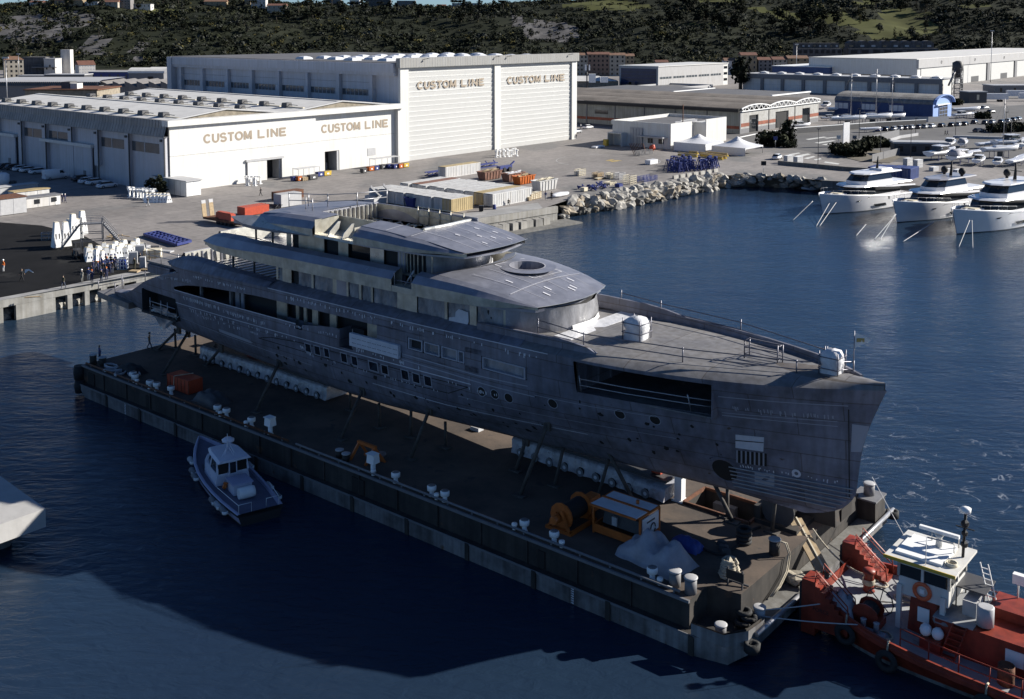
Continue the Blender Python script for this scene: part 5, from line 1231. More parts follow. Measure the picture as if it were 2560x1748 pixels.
def rp(u,w):
 b=sinterp(min(u,43.7),RB)-rin(min(u,43.7));return rT(u)+.25*(1-(w/max(b,.3))**2)*interp(u,[(18,.5),(30,1),(40,.9),(43.7,.3),(44.5,0)])
mb=MB();rows=[]
for j in range(13):
 q=-1+2*j/12
 rows.append([(lerp(37.6-.10*abs(q*4.4)**1.5,44.35-.7*q*q,i/8),q*max(.05,(sinterp(min(43.7,lerp(37.6,44.35-.7*q*q,i/8)),RB)-rin(min(43.7,lerp(37.6,44.35,i/8))))),rp(min(43.9,lerp(37.6,44.35-.7*q*q,i/8)),q*4.3*(1-.06*i))-(.0))for i in range(9)])
mb.loft(rows,'alu_dark_sky',smooth=True);Y_(mb,'roof_plate')
mb=MB()
for w0,w1,u0,u1 in((-4.5,4.5,18.4,24.6),(-4.55,-2.6,24.6,27.2),(-4.6,-2.4,32.3,37.8),(4.6,4.75,24.6,37.6)):
 mb.loft([[(lerp(u0,u1,i/6),lerp(w0,w1,j/6),rp(lerp(u0,u1,i/6),lerp(w0,w1,j/6)))for j in range(7)]for i in range(7)],'alu_dark_sky',smooth=True)
Y_(mb,'roof_plate')
mb=MB();mb.box(24.6,37.6,-2.4,-2.3,19.6,20.95,'alu');mb.box(24.5,24.6,-2.4,4.6,19.6,21.1,'alu_dark_sky');mb.box(24.6,37.6,4.5,4.6,19.6,21.0,'alu_dark_sky')
for k in range(12):mb.box(24.62,24.9,-2+k*.55,-1.9+k*.55,19.6,21.0,'alu_bright')
Y_(mb,'well_wall')
mb=MB();mb.loft([[(37.7-.10*abs(w)**1.5,w,19.7),(37.7-.10*abs(w)**1.5,w,rp(37.6,w)+.14),(37.95-.10*abs(w)**1.5,w,rp(37.6,w)+.14),(38.0-.10*abs(w)**1.5,w,rp(37.6,w)-.02)]for w in(-2.3,-1.2,0,1.5,3,4.4)],'alu_bright',mts=['alu_bright']*4);Y_(mb,'well_lip')
rail('well_rail',[(30.2,4.4,19.6),(31.6,4.4,19.6),(33,4.4,19.6),(34.4,4.4,19.6),(36,4.4,19.6)],1.7,(.8,1.65),mt='alu')
mb=MB()
rg_=random.Random(3)
for k in range(70):
 u=rg_.uniform(25.4,33.5);w=rg_.uniform(-1.8,3.6);a=rg_.uniform(0,3.1);L=rg_.uniform(.3,.9)
 mb.beam((u-L*math.cos(a),w-L*math.sin(a),19.68+.012*(k%5)),(u+L*math.cos(a),w+L*math.sin(a),19.68+.012*(k%5)),.14,.06,'alu_bright')
sc=Y_(mb,'floor_offcuts');sc['kind']='stuff'
mb=MB();mb.box(33.8,35.8,-.6,.8,19.75,19.9,'wood')
for k in range(6):mb.box(33.7,35.9,-.6+k*.25,-.45+k*.25,19.91,20.0,'light_grey')
for k in(33.9,34.8,35.6):mb.box(k,k+.12,-.6,.8,19.62,19.74,'wood')
Y_(mb,'pallet')
mb=MB();mb.box(27.0,32.3,-5.5,-2.4,19.61,19.66,'alu_bright');mb.box(27.0,27.08,-5.4,-2.6,19.6,21.0,'alu');mb.box(32.2,32.28,-5.4,-2.4,19.6,20.9,'alu')
for u in(28.8,30.6):mb.add([(u,-5.5,19.65),(u,-5.2,20.2),(u,-4.3,20.9),(u,-4.0,20.9),(u,-4.2,20.3),(u,-4.8,19.75),(u+.1,-5.5,19.65),(u+.1,-5.2,20.2),(u+.1,-4.3,20.9),(u+.1,-4.0,20.9),(u+.1,-4.2,20.3),(u+.1,-4.8,19.75)],[(0,1,2,3,4,5),(11,10,9,8,7,6)]+[(i,(i+1)%6,6+(i+1)%6,6+i)for i in range(6)],'alu_bright')
mb.loft([[(u,-5.55,19.5),(u,-5.45,19.72),(u,-4.9,19.75)]for u in(27,30,32.3)],'alu');Y_(mb,'roof_cutout')
mb=MB()
mb.loft([[(u,-sinterp(u,[(15.4,5.9),(18,6.3),(22,6.1),(26.5,5.65)]),sinterp(u,[(15.4,20.02),(18,19.4),(26.5,19.5)])),(u,-sinterp(u,[(15.4,5.9),(18,6.35),(22,6.15),(26.5,5.7)]),sinterp(u,[(15.4,20.05),(18,19.7),(26.5,19.56)])),(u,-sinterp(u,[(15.4,5.8),(18,5.0),(22,5.1),(26.5,5.5)]),sinterp(u,[(15.4,20.08),(18,20.35),(22,20.1),(26.5,19.62)])),(u,-4.4 if u>16.5 else-5.6,20.0),(u,-4.4 if u>16.5 else-5.6,19.4)]for u in(15.4,16.5,17.8,19.4,21.2,23.2,25,26.5)],'alu_dark_sky',mts=['alu_dark_sky','alu_bright','alu_dark_sky','alu_dark_sky']);Y_(mb,'roof_wing')
mb=MB();mb.loft([[(u,sinterp(u,[(15.4,5.9),(18,6.3),(22,6.1),(26.5,5.65)]),19.5),(u,sinterp(u,[(15.4,5.8),(18,5.0),(22,5.1),(26.5,5.5)]),20.2),(u,4.4 if u>16.5 else 5.6,19.6)]for u in(15.4,17,19,22,26.5)],'alu_dark_sky');Y_(mb,'roof_wing')
mb=MB();strip([(38.0,w,rp(38,w))for w in(-4.3,-3.4,-2.4)],.1,'weld',.03);strip([(35.2,w,rp(35.2,w))for w in(-4.5,-3.4,-2.5)],.08,'weld',.03);strip([(38.1,w,rp(38.1,w))for w in(3.4,4,4.5)],.1,'weld',.03)
for w in(-2.6,-1.0,.6,2.2,3.4):strip([(u,w*(1-(u-38)*.02),rp(u,w)+.01)for u in(38.3,40,41.5,43,43.8)],.05,'seam',.03)
for u,w in((41.2,.3),(42.0,1.2),(40.1,-1.2),(42.6,-.6),(42.8,2.4),(41.0,2.6),(39.6,1.8)):strip([(u,w,rp(u,w)+.01),(u+.5,w+.1,rp(u+.5,w)+.01)],.14,'weld',.035)
strip([(a,b,rp(min(a,43.9),b)+.01)for a,b in((43.66,-4.1),(43.95,-3.1),(44.25,-1.6),(44.35,0),(44.25,1.6),(43.95,3.1),(43.66,4.1))],.1,'alu_bright',.02)
Y_(mb,'roof_welds')
for u,w,z0,z1 in((14.6,-5.2,13.8,16.5),(17.5,-4.9,13.8,16.4),(20.0,-4.6,16.75,19.4),(17.2,-4.4,16.75,19.5)):
 mb=MB();mb.tube([(u,w,z0),(u,w,z1)],.11,'dark_grey',6);Y_(mb,'deck_pillar')
rail('roof_rail',[(18.6,-1.5,20.8),(20.8,-.9,20.9),(23,-.4,21),(25,1.5,21.1),(25.4,5,21)],1.35,(.6,1.25),mt='galv');rail('roof_rail',[(22.2,-2.4,21),(23.4,-2.6,21)],1.2,(.9,),mt='galv')
rail('deck_rail',[(14.2,-4.6,16.75),(17.2,-4.4,16.75),(19.8,-4.7,16.75)],1.3,(.6,1.2))
# ---- foredeck
mb=MB();rows=[]
for i in range(27):
 u=lerp(49.5,76.3,1-(1-i/26)**1.25);b=max(.03,hb(u,ridge(u)));n_=min(1.25,b*.45)
 rows.append([(u,-b,ridge(u)),(u,-b+n_*.5,ridge(u)+.30),(u,-b+n_,ridge(u)+.42),(u,0,ridge(u)+.50),(u,b-n_,ridge(u)+.42),(u,b-n_*.5,ridge(u)+.3),(u,b,ridge(u))])
mb.loft(rows,'deck_steel',smooth=True);Y_(mb,'foredeck')
for sg,ue in((-1,57.6),(1,74.5)):
 mb=MB();rows=[]
 n=14
 for i in range(n+1):
  u=lerp(46.5,ue,i/n);b=max(.05,hb(u,ridge(u))-(.75 if sg<0 else.3));hgt=interp(i/n,[(0,.55),(.75,.62),(.93,.35),(1,.02)])if sg<0 else interp(u,[(46,1.0),(50.5,1.0),(51.5,.95),(56,.9),(57.5,.45),(72,.4),(74.5,.1)])
  rows.append([(u,sg*b,ridge(u)+.2),(u,sg*b,ridge(u)+.4+hgt),(u,sg*(b-.22),ridge(u)+.4+hgt),(u,sg*(b-.3),ridge(u)+.3)])
 mb.loft(rows,'hull_steel');Y_(mb,'foredeck_bulwark')
ZD=14.9
def fpt(x,y,z=ZD):
 p=at(x,y,z)-BO;return(p.dot(UD),p.dot(VD)-YV,z)
nr=[fpt(1300+x/2.324,720+y/2.324)for x,y in((105,265),(370,350),(945,440),(1605,515),(1937,520))]
rail('foredeck_rail',nr,1.15,(.5,1.05))
fr_=[fpt(1300+x/2.324,720+y/2.324)for x,y in((588,100),(818,165),(1282,280),(1770,445))]
rail('foredeck_rail',fr_,1.3,(.5,1.05))
hr=[fpt(1300+x/2.324,720+y/2.324)for x,y in((1303,425),(1495,460),(1525,455),(1333,410))]
rail('hatch_rail',hr+[hr[0]],1.5,(.5,1.0,1.45))
mb=MB();mb.box(66.0,68.6,.55,1.5,ZD+.0,ZD+.07,'interior');mb.box(65.9,68.7,.45,.55,ZD,ZD+.16,'hull_steel');mb.box(65.9,68.7,1.5,1.6,ZD,ZD+.16,'hull_steel');Y_(mb,'deck_hatch')
mb=MB();mb.prism([(72.6,.9),(73.4,1.1),(73.6,1.9),(72.9,1.9)],ZD+.2,ZD+.24,'interior');Y_(mb,'deck_opening')
fp=fpt(2133,945);mb=MB();mb.tube([fp,(fp[0],fp[1],fp[2]+3.2)],.035,'scaffold',5);Y_(mb,'flagstaff')
mat('flag_cloth',(.72,.72,.70),.8)
mb=MB();A_=Vector((math.cos(-BY),math.sin(-BY),0))
mb.loft([[(fp[0]+A_.x*q,fp[1]+A_.y*q+.06*math.sin(q*5),fp[2]+lerp(3.1,2.55,q/1.15)),(fp[0]+A_.x*q,fp[1]+A_.y*q+.06*math.sin(q*5+.6),fp[2]+lerp(2.0,2.5,q/1.15))]for q in(0,.3,.6,.9,1.15)],'flag_cloth',smooth=True)
mb.loft([[(fp[0]+A_.x*q,fp[1]+A_.y*q-.03+.06*math.sin(q*5),fp[2]+2.68),(fp[0]+A_.x*q,fp[1]+A_.y*q-.03+.06*math.sin(q*5),fp[2]+2.42)]for q in(.15,.3,.5,.7)],'marking_yellow');Y_(mb,'pennant')
# ---- bow opening with its rails
mb=MB();mb.prism([(56.2,-5.6),(66.3,-4.0),(66.3,4.0),(56.2,5.6)],11.75,11.85,'deck_steel');mb.box(56.15,56.2,-5.7,5.7,11.85,14.2,'hull_steel');mb.box(66.3,66.35,-4.4,4.4,11.85,14.2,'hull_steel')
for k in range(6):mb.box(66.15,66.3,-4.0+k*1.3,-3.9+k*1.3,11.9,14.2,'hull_steel');mb.box(56.2,56.35,-4.8+k*1.6,-4.7+k*1.6,11.9,14.2,'hull_steel')
Y_(mb,'mooring_deck')
mb=MB()
for z in(12.45,12.95):mb.tube([sh(u,z,-1,-.1)for u in(56.4,60,64.5,66.2)],.045,'galv',5)
for u in(56.5,64.5,66.2):mb.tube([sh(u,11.85,-1,-.1),sh(u,13.2,-1,-.1)],.05,'galv',5)
Y_(mb,'opening_rail')
# ---- marks on the near shell: weld ticks, seams, burn spots, ports, windows
def onshell(mb,pts,mt_,o=.02):
 mb.add([sh(u,z,-1,o)for u,z in pts],[tuple(range(len(pts)))],mt_)
def line(mb,pts,wd,mt_,o=.018):
 for(u0,z0),(u1,z1)in zip(pts,pts[1:]):
  n=max(1,int(abs(u1-u0)/1.2));
  for k in range(n):
   a=lerp(u0,u1,k/n);b=lerp(u0,u1,(k+1)/n);za=lerp(z0,z1,k/n);zb_=lerp(z0,z1,(k+1)/n)
   if abs(u1-u0)>abs(z1-z0):onshell(mb,[(a,za-wd/2),(b,zb_-wd/2),(b,zb_+wd/2),(a,za+wd/2)],mt_,o)
   else:onshell(mb,[(a-wd/2,za),(b-wd/2,zb_),(b+wd/2,zb_),(a+wd/2,za)],mt_,o)
ln=MB()
line(ln,[(20,ridge(20)-.03),(30,ridge(30)-.03),(42,ridge(42)-.03),(54,ridge(54)-.03)],.06,'weld',.03);line(ln,[(5.9,BUL-.05),(25.4,BUL-.05)],.06,'weld');line(ln,[(5.9,10.15),(19,10.25),(30,10.3),(46.5,10.5)],.07,'weld')
line(ln,[(6,8.6),(14,8.2),(22,7.95),(27,7.9)],.05,'seam');line(ln,[(35,8.0),(46,8.1),(56,8.2)],.05,'weld');line(ln,[(39,11.45),(47,11.35),(52,11.5)],.08,'seam');line(ln,[(39,10.95),(44,10.9),(49,10.8),(52.5,10.75)],.08,'seam');line(ln,[(52.5,10.9),(57,10.9),(62,11.0)],.05,'seam')
line(ln,[(45,9.2),(52,9.2),(58,9.3),(63,9.4)],.04,'seam');line(ln,[(66.6,13.4),(70,13.5),(74.3,13.65)],.06,'seam');line(ln,[(66.6,12.15),(70,12.3),(73.6,12.45)],.05,'seam');line(ln,[(66.6,11.95),(69,12.0)],.08,'seam');line(ln,[(68,12.0),(73.6,12.1)],.05,'seam');line(ln,[(74.2,7.2),(74.3,13.4)],.06,'burn_and_shade')
line(ln,[(52.3,8.2),(52.6,10.8)],.09,'burn_and_shade');line(ln,[(34.6,6.0),(34.2,9)],.06,'burn_and_shade');line(ln,[(26.9,6.2),(26.5,8.1)],.06,'burn_and_shade');line(ln,[(56.3,11.0),(56.5,14.2)],.12,'burn_and_shade')
Y_(ln,'weld_seams')['kind']='stuff'
tk=MB();rg_=random.Random(12)
def ticks(n,u0,u1,z0,z1,h0,h1,wd=.05,mt_='weld'):
 for _ in range(n):
  u=rg_.uniform(u0,u1);z=lerp(z0,z1,(u-u0)/(u1-u0))+rg_.uniform(-.06,.06);h=rg_.uniform(h0,h1)
  onshell(tk,[(u-wd/2,z-h),(u+wd/2,z-h),(u+wd/2,z),(u-wd/2,z)],mt_,.022)
ticks(56,24,53,13.85,14.0,.1,.35,.09);ticks(50,7.5,14,11.15,11.1,.2,.42,.06);ticks(40,14.5,21,10.95,10.85,.15,.4,.06);ticks(40,6.5,24,10.0,10.05,.1,.35,.08);ticks(26,9,20,9.6,9.5,.08,.3,.08);ticks(22,24,31,11.3,11.5,.1,.25,.07);ticks(24,33,41,10.85,10.8,.1,.3,.09)
ticks(30,2.5,9.0,12.4,13.0,.08,.3,.07);ticks(34,9,19,13.5,13.6,.08,.25,.08);ticks(34,66.8,73.6,12.75,12.85,.15,.4,.06,'seam');ticks(16,25,27.5,9.9,9.0,.1,.3,.09);ticks(16,44,50,10.3,10.2,.1,.25,.07);ticks(30,67,73.5,8.1,8.2,.06,.2,.07);ticks(20,27,46,9.0,9.2,.08,.25,.07)
Y_(tk,'weld_ticks')['kind']='stuff'
bs=MB()
def spot(mb,u,z,r,mt_='burn_and_shade',o=.02,n=9,e=1.0):
 onshell(mb,[(u+r*e*math.cos(6.283*k/n)*(1+.25*math.sin(k*3.1+u)),z+r*math.sin(6.283*k/n)*(1+.25*math.cos(k*2.3+u)))for k in range(n)],mt_,o)
for _ in range(60):
 u=rg_.uniform(20,66);spot(bs,u,rg_.uniform(7.0,9.6)if u<52 else rg_.uniform(7.4,11.2),rg_.uniform(.05,.2),e=rg_.uniform(.7,1.6))
Y_(bs,'burn_marks')['kind']='stuff'
for x,y in((1204,979),(1237,986),(1272,995),(1382,1009),(1550,1036),(1638,1050)):
 u,z=ypx(x,y);mb=MB();n=14
 mb.loft([[sh(u+.42*math.cos(6.283*k/n),z+.42*math.sin(6.283*k/n),-1,.03)for k in range(n)],[sh(u+.36*math.cos(6.283*k/n),z+.36*math.sin(6.283*k/n),-1,.03)for k in range(n)]],'seam',closed=True)
 mb.rings_plate([sh(u+.37*math.cos(6.283*k/n),z+.37*math.sin(6.283*k/n),-1,.012)for k in range(n)],'burn_and_shade');Y_(mb,'porthole')
def q4(x,y):return ypx(640+x/5.282,740+y/5.282)
for x0,x1,yt,yb in((640,720,610,730),(760,842,640,770),(888,962,672,798),(1110,1197,735,870),(1250,1335,775,905),(1480,1602,845,975),(1645,1740,890,1020),(1908,2012,955,1100),(2055,2158,1000,1135),(2210,2315,1035,1175)):
 u0,z1=q4(x0,yt);u1,_=q4(x1,yt);_,z0=q4(x0,yb);z0=max(z0,z1-.95)
 mb=MB();onshell(mb,[(u0,z0),(u1,z0),(u1,z1),(u0,z1)],'seam',.03);onshell(mb,[(u0+.1,z0+.09),(u1-.1,z0+.09),(u1-.1,z1-.09),(u0+.1,z1-.09)],'glass_dark',.045);Y_(mb,'hull_window')
mb=MB();pts=[(19.6,9.05),(21.5,9.5),(26,9.85),(34,9.95),(43,10.1),(46.2,10.2),(44,9.2),(40,9.0),(33,9.0),(26,9.05)]
for(u0,z0),(u1,z1)in zip(pts,pts[1:]+pts[:1]):line(mb,[(u0,z0),(u1,z1)],.07,'burn_and_shade',.016)
Y_(mb,'window_recess_edge')
mb=MB();pts=[(13.2,8.75),(15.5,8.7),(18.0,8.55),(18.6,8.4),(18.2,8.25),(15,8.35),(13.2,8.45)];mb.add([sh(u,z,-1,.05)for u,z in pts],[tuple(range(7))],'seam');Y_(mb,'exhaust_plate')
for x0,y0,r_,nm in((1812,1176,.95,'thruster_tunnel'),):
 u,z=ypx(x0,y0);n=20;mb=MB()
 mb.loft([[sh(u+a*math.cos(6.283*k/n),z+a*math.sin(6.283*k/n),-1,o_)for k in range(n)]for a,o_ in((1.15,.03),(.95,.05),(.85,.02))],'hull_steel',closed=True);mb.rings_plate([sh(u+.87*math.cos(6.283*k/n),z+.87*math.sin(6.283*k/n),-1,.025)for k in range(n)],'burn_and_shade');Y_(mb,nm)
def q7(x,y):return ypx(1800+x/3.45,840+y/3.45)
a,b,c_,d=q7(110,822),q7(410,858),q7(405,1010),q7(110,980)
mb=MB();onshell(mb,[d,c_,b,a],'hull_steel',.05);a2,b2,c2,d2=q7(138,848),q7(384,872),q7(378,996),q7(138,962);onshell(mb,[d2,c2,b2,a2],'primer_white',.075);a3,b3,c3,d3=q7(138,895),q7(381,915),q7(381,922),q7(138,902);onshell(mb,[d3,c3,b3,a3],'burn_and_shade',.085);Y_(mb,'bow_window')
mb=MB()
for k in range(7):
 p0=q7(150+k*38,985+k*4);p1=q7(150+k*38,1090+k*5);line(mb,[(p0[0],p0[1]),(p1[0],p1[1])],.09,'seam',.05);line(mb,[(p0[0]+.14,p0[1]),(p1[0]+.14,p1[1])],.14,'burn_and_shade',.045)
Y_(mb,'anchor_grille')
for k in range(6):
 mb=MB();z=lerp(7.75,6.15,k/5);mb.tube([sh(lerp(66.3,stem(z)-.15,i/9),z+.012*i,-1,.05)for i in range(10)],.05,'galv',5);Y_(mb,'bow_batten')
u,z=q7(660,1185);mb=MB();n=12;mb.loft([[sh(u+a*math.cos(6.283*k/n),z+a*math.sin(6.283*k/n),-1,.03)for k in range(n)]for a in(.3,.13)],'weld',closed=True);Y_(mb,'draught_ring')
mb=MB();a,b,c_,d=q7(300,1165),q7(470,1190),q7(470,1310),q7(300,1280);onshell(mb,[d,c_,b,a],'seam',.018);a,b,c_,d=q7(1140,760),q7(1290,780),q7(1220,1000),q7(1130,1000);onshell(mb,[d,c_,b,a],'seam',.018);Y_(mb,'bare_patch')
for x in range(2):
 pass
 # ================================================================== barge
mat('barge_deck',(.115,.085,.065),.9,col2=(.05,.04,.034),vscale=.25,spots=(.05,.042,.038),spot_at=.64,spot_scale=.8,bump=.15,bscale=3)
mat('barge_dark',(.055,.048,.042),.8,col2=(.022,.02,.019),vscale=.5,streak=.4,spots=(.11,.06,.035),spot_at=.66,spot_scale=.9)
mat('barge_pale',(.27,.265,.265),.8,col2=(.09,.085,.085),vscale=.35,streak=.5,spots=(.14,.085,.05),spot_at=.65,spot_scale=.7)
barge=thing('barge','long rusty deck barge carrying the unfinished yacht','barge',bw(34,12,0),BY)
BOFF=(34,12,0)
def Bb(mb,name,parent=None):return mb.build(name,parent or barge,BOFF)
DZ=3.05
PO=[(-3.4,.55),(68.8,.55),(68.8,2.7),(70.9,3.2),(70.9,21.8),(68.8,22.4),(68.8,24.4),(-3.4,24.4)]
mb=MB()
def top(mb,pts,z,mt_):mb.rings_plate([(a,b,z)for a,b in pts],mt_)
HU0,HU1,HV0,HV1=61.6,66.9,12.0,15.2
top(mb,[(-3.4,.55),(HU0,.55),(HU0,24.4),(-3.4,24.4)],DZ,'barge_deck')
top(mb,[(HU0,.55),(HU1,.55),(HU1,HV0),(HU0,HV0)],DZ,'barge_deck');top(mb,[(HU0,HV1),(HU1,HV1),(HU1,24.4),(HU0,24.4)],DZ,'barge_deck')
top(mb,[(HU1,.55),(68.8,.55),(68.8,2.7),(70.9,3.2),(70.9,21.8),(68.8,22.4),(68.8,24.4),(HU1,24.4)],DZ,'barge_deck');Bb(mb,'deck')
mb=MB()
for(a,b),(c,d)in(((HU0,HV0),(HU1,HV0)),((HU1,HV0),(HU1,HV1)),((HU1,HV1),(HU0,HV1)),((HU0,HV1),(HU0,HV0))):
 mb.quad((a,b,1.0),(c,d,1.0),(c,d,DZ),(a,b,DZ),'barge_dark');mb.beam((a,b,DZ+.1),(c,d,DZ+.1),.16,.22,'rust')
mb.rings_plate([(HU0,HV0,1.0),(HU1,HV0,1.0),(HU1,HV1,1.0),(HU0,HV1,1.0)],'burn_and_shade');mb.box(62.6,64.4,14.6,15.1,1.05,2.5,'mid_grey');mb.box(64.6,65.6,12.6,13.8,1.05,1.9,'barge_dark');Bb(mb,'hold')
mb=MB()
for(a,b),(c,d)in zip(PO,PO[1:]+PO[:1]):
 L=math.hypot(c-a,d-b);n=max(1,int(L/4.2))
 for k in range(n):
  p=(lerp(a,c,k/n),lerp(b,d,k/n));q=(lerp(a,c,(k+1)/n),lerp(b,d,(k+1)/n))
  mb.quad((*p,1.15),(*q,1.15),(*q,DZ-.004),(*p,DZ-.004),'barge_dark')
  if L>20:mb.beam((p[0],p[1]-.04 if b<1 else p[1],1.2),(p[0],p[1]-.04 if b<1 else p[1],DZ-.1),.14,.1,'barge_dark')
Bb(mb,'upper_side')
mb=MB();mb.beam((-3.4,.5,DZ-.08),(68.8,.5,DZ-.08),.16,.18,'mid_grey');mb.tube([(-3,.72,DZ+.22),(30,.72,DZ+.22)],.09,'rust',6);mb.tube([(31,.72,DZ+.22),(68,.72,DZ+.22)],.09,'mid_grey',6)
for k in range(30):mb.beam((-2+k*2.4,.72,DZ),(-2+k*2.4,.72,DZ+.3),.1,.1,'mid_grey')
Bb(mb,'deck_edge')
# lower hull with ledge, raked ends
mb=MB();st=[(-3.2,1.22,.9),(-2.4,1.22,.2),(0,1.22,-2),(24,1.22,-2),(48,1.22,-2),(69.5,1.22,-2),(71.6,1.22,.1),(72.4,1.22,.6)]
rows=[]
for u,zt,zb in st:
 vi=0.0 if u<71 else(.5 if u<72 else 1.3)
 rows.append([(u,25-vi,zb),(u,25-vi,zt),(u,vi,zt),(u,vi,zb)])
mb.loft(rows,'barge_pale',mts=['barge_pale','barge_dark','barge_pale']);mb.rings_plate(rows[0],'barge_dark');mb.rings_plate(rows[-1][::-1],'barge_pale')
mb.quad(rows[5][0],rows[6][0],rows[6][3],rows[5][3],'barge_pale')
for k in range(12):u=2+k*6.1;mb.box(u,u+.35,-.12,0,-.6,1.24,'barge_dark')
mb.box(-3,69.5,-.06,.0,1.12,1.26,'mid_grey');Bb(mb,'lower_hull')
mb=MB();mb.loft([[(69.2,.05,1.23),(69.2,.05,1.95)],[(71.4,.1,1.23),(71.4,.1,2.0)],[(72.4,1.3,1.23),(72.4,1.3,2.1)],[(72.4,3.4,1.23),(72.4,3.4,1.9)]],'barge_pale');mb.loft([[(69.2,.18,1.23),(69.2,.18,1.95)],[(71.3,.25,1.23),(71.3,.25,2.0)],[(72.2,1.4,1.23),(72.2,1.4,2.1)],[(72.2,3.4,1.23),(72.2,3.4,1.9)]][::-1],'barge_dark');Bb(mb,'corner_bulwark')
mb=MB();mb.tube([(72.55,2.0,1.6),(72.6,9.0,1.5)],.16,'galv',8);mb.tube([(72.6,15.5,1.4),(72.6,24.5,1.4)],.16,'galv',8);Bb(mb,'rubbing_bar')
mb=MB();mb.box(70.95,72.4,3.5,24.5,1.23,1.27,'concrete_dark');Bb(mb,'end_ledge')
for v in(1.2,24.0):mb=MB();mb.lathe([(.5,0),(.5,.5),(.25,.5),(.25,0)],'rubber',10,(72.7,v,1.0));Bb(mb,'corner_fender')
mb=MB();mb.lathe([(.55,-.7),(.62,0),(.55,.7)],'rubber',10,(-3.8,.4,2.2));Bb(mb,'corner_fender');mb=MB();mb.lathe([(.5,-.7),(.6,0),(.5,.6)],'rubber',10,(-3.4,.2,.9));Bb(mb,'corner_fender')
# draught marks
mb=MB()
for k in range(8):
 for u in(60.2,5.5):mb.box(u,u+.22,-.02,-.005,-.1+k*.16,-.01+k*.16,'weld');
 for u in(60.2,5.5):mb.box(u+.05,u+.09,-.022,-.02,-.1+k*.16,-.04+k*.16,'barge_dark')
o=Bb(mb,'draught_marks');o['kind']='stuff'
for u0,u1 in((38.2,39.6),(8.6,9.4),(57,57.6),(-2.2,-1.0)):
 mb=MB();mb.box(u0,u1,.46,.54,1.3,2.5,'burn_and_shade');Bb(mb,'hull_recess')
def bt(name,label,cat,u,v,z=DZ,rz=0.0,group=None):return thing(name,label,cat,bw(u,v,z),BY+rz,group)
# mushroom vents along the near edge
def vent_parts(t,s_=1.0):
 t.scale=(.82,.82,.82)
 mb=MB();mb.lathe([(.3,0),(.22,.06),(.2,.55)],'white_plain',10);mb.build('pipe',t)
 mb=MB();mb.lathe([(.22,.5),(.42,.55),(.44,.9),(.36,1.0),(.05,1.02)],'white_plain',12);mb.lathe([(.36,1.0),(.2,1.03),(.02,1.04)],'mid_grey',12,(0,0,.01));mb.build('cap',t)
VL=[(5.0,1.3,'third from the barge stern corner'),(5.8,1.05,'fourth from the barge stern corner'),(8.6,.95,'left of the pair by the orange box'),(9.7,1.0,'right of the pair by the orange box'),(11.7,1.3,'standing alone by the lashed orange box'),(19.5,1.05,'left of the close pair near the pilot boat bow'),(20.8,1.1,'right of the close pair near the pilot boat bow'),(24.4,1.15,'beside the tall square hooded vent above the pilot boat'),(42.6,1.05,'alone between the orange frame and the close pair'),(46.4,1.1,'left of the close pair at mid barge'),(47.8,1.05,'right of the close pair at mid barge'),(55.3,1.15,'on the edge just left of the orange winch'),(57.9,1.15,'on the edge right in front of the orange winch'),(65.7,1.2,'at the foot of the grey tarpaulin')]
v0=bt('vent','white mushroom vent '+VL[0][2],'vent',VL[0][0],VL[0][1],DZ,0,'mushroom vents on the barge edge');vent_parts(v0)
for u,v,lb in VL[1:]:
 k=dup(v0,bw(u,v,DZ),BY,'white mushroom vent '+lb);
for u,v,lb in((27.1,1.1,'tall white square hooded vent above the pilot boat stern'),(39.8,1.3,'white square hooded vent beside the orange frame')):
 t=bt('vent',lb,'vent',u,v);mb=MB();mb.lathe([(.28,0),(.2,.1),(.2,.9)],'white_plain',10);mb.build('pipe',t)
 mb=MB();mb.box(-.4,.4,-.35,.35,.75,1.45,'white_plain',.0,.08);mb.box(-.42,.42,-.42,.3,1.46,1.52,'white_plain');mb.build('hood',t)
for i,(u,v)in enumerate(((20.2,.85),(24.0,.85),(40.3,.85),(47.1,.9),(54.6,.9),(58.7,.95),(66.4,1.0),(6.4,.9))):
 mb=MB();mb.lathe([(.16,0),(.12,.1),(.12,.25),(.22,.27),(.2,.45),(.02,.47)],'white_plain',8)
 one(mb,'sounding_pipe','small white capped sounding pipe beside the vents on the barge edge','pipe',bw(u,v,DZ),BY,'sounding pipes on the barge edge')
def bollard(u,v,z,lb,r=.38,h=.95,mt_='mid_grey'):
 t=bt('bollard',lb,'bollard',u,v,z);mb=MB();mb.lathe([(r,0),(r,h)],mt_,14);mb.build('post',t)
 mb=MB();mb.lathe([(r+.05,h),(r+.06,h+.08),(r-.02,h+.11),(.02,h+.12)],'light_grey',14);mb.build('cap',t);return t
bollard(67.2,1.45,DZ,'thick grey bollard left of the pair at the near bow corner of the barge');bollard(68.4,1.35,DZ,'thick grey bollard right of the pair at the near bow corner of the barge')
bollard(71.6,4.3,1.27,'pale bollard on the low end ledge of the barge beside the black tyres',.36,.7,'light_grey');bollard(70.6,1.2,1.23,'grey bollard inside the low corner bulwark of the barge',.34,.6)
bollard(-2.6,1.3,DZ,'dark bollard at the stern corner of the barge',.35,1.0,'barge_dark');bollard(-1.6,1.8,DZ,'dark bollard just inside the stern corner bollard',.35,.8,'barge_dark')
bollard(70.2,9.2,DZ,'dark bollard with mooring ropes on the barge end',.36,1.0,'barge_dark');bollard(71.4,22.6,2.9,'grey bollard on the black box at the far corner of the barge',.4,.8);
t=bt('bollard_box','black steel box under the far corner bollard of the barge','box',71.4,22.6,1.27);mb=MB();mb.box(-1,.9,-1,1,0,1.6,'barge_dark',.05,.05);mb.box(-1.05,.95,-1.05,1.05,1.5,1.62,'mid_grey');mb.build('body',t)
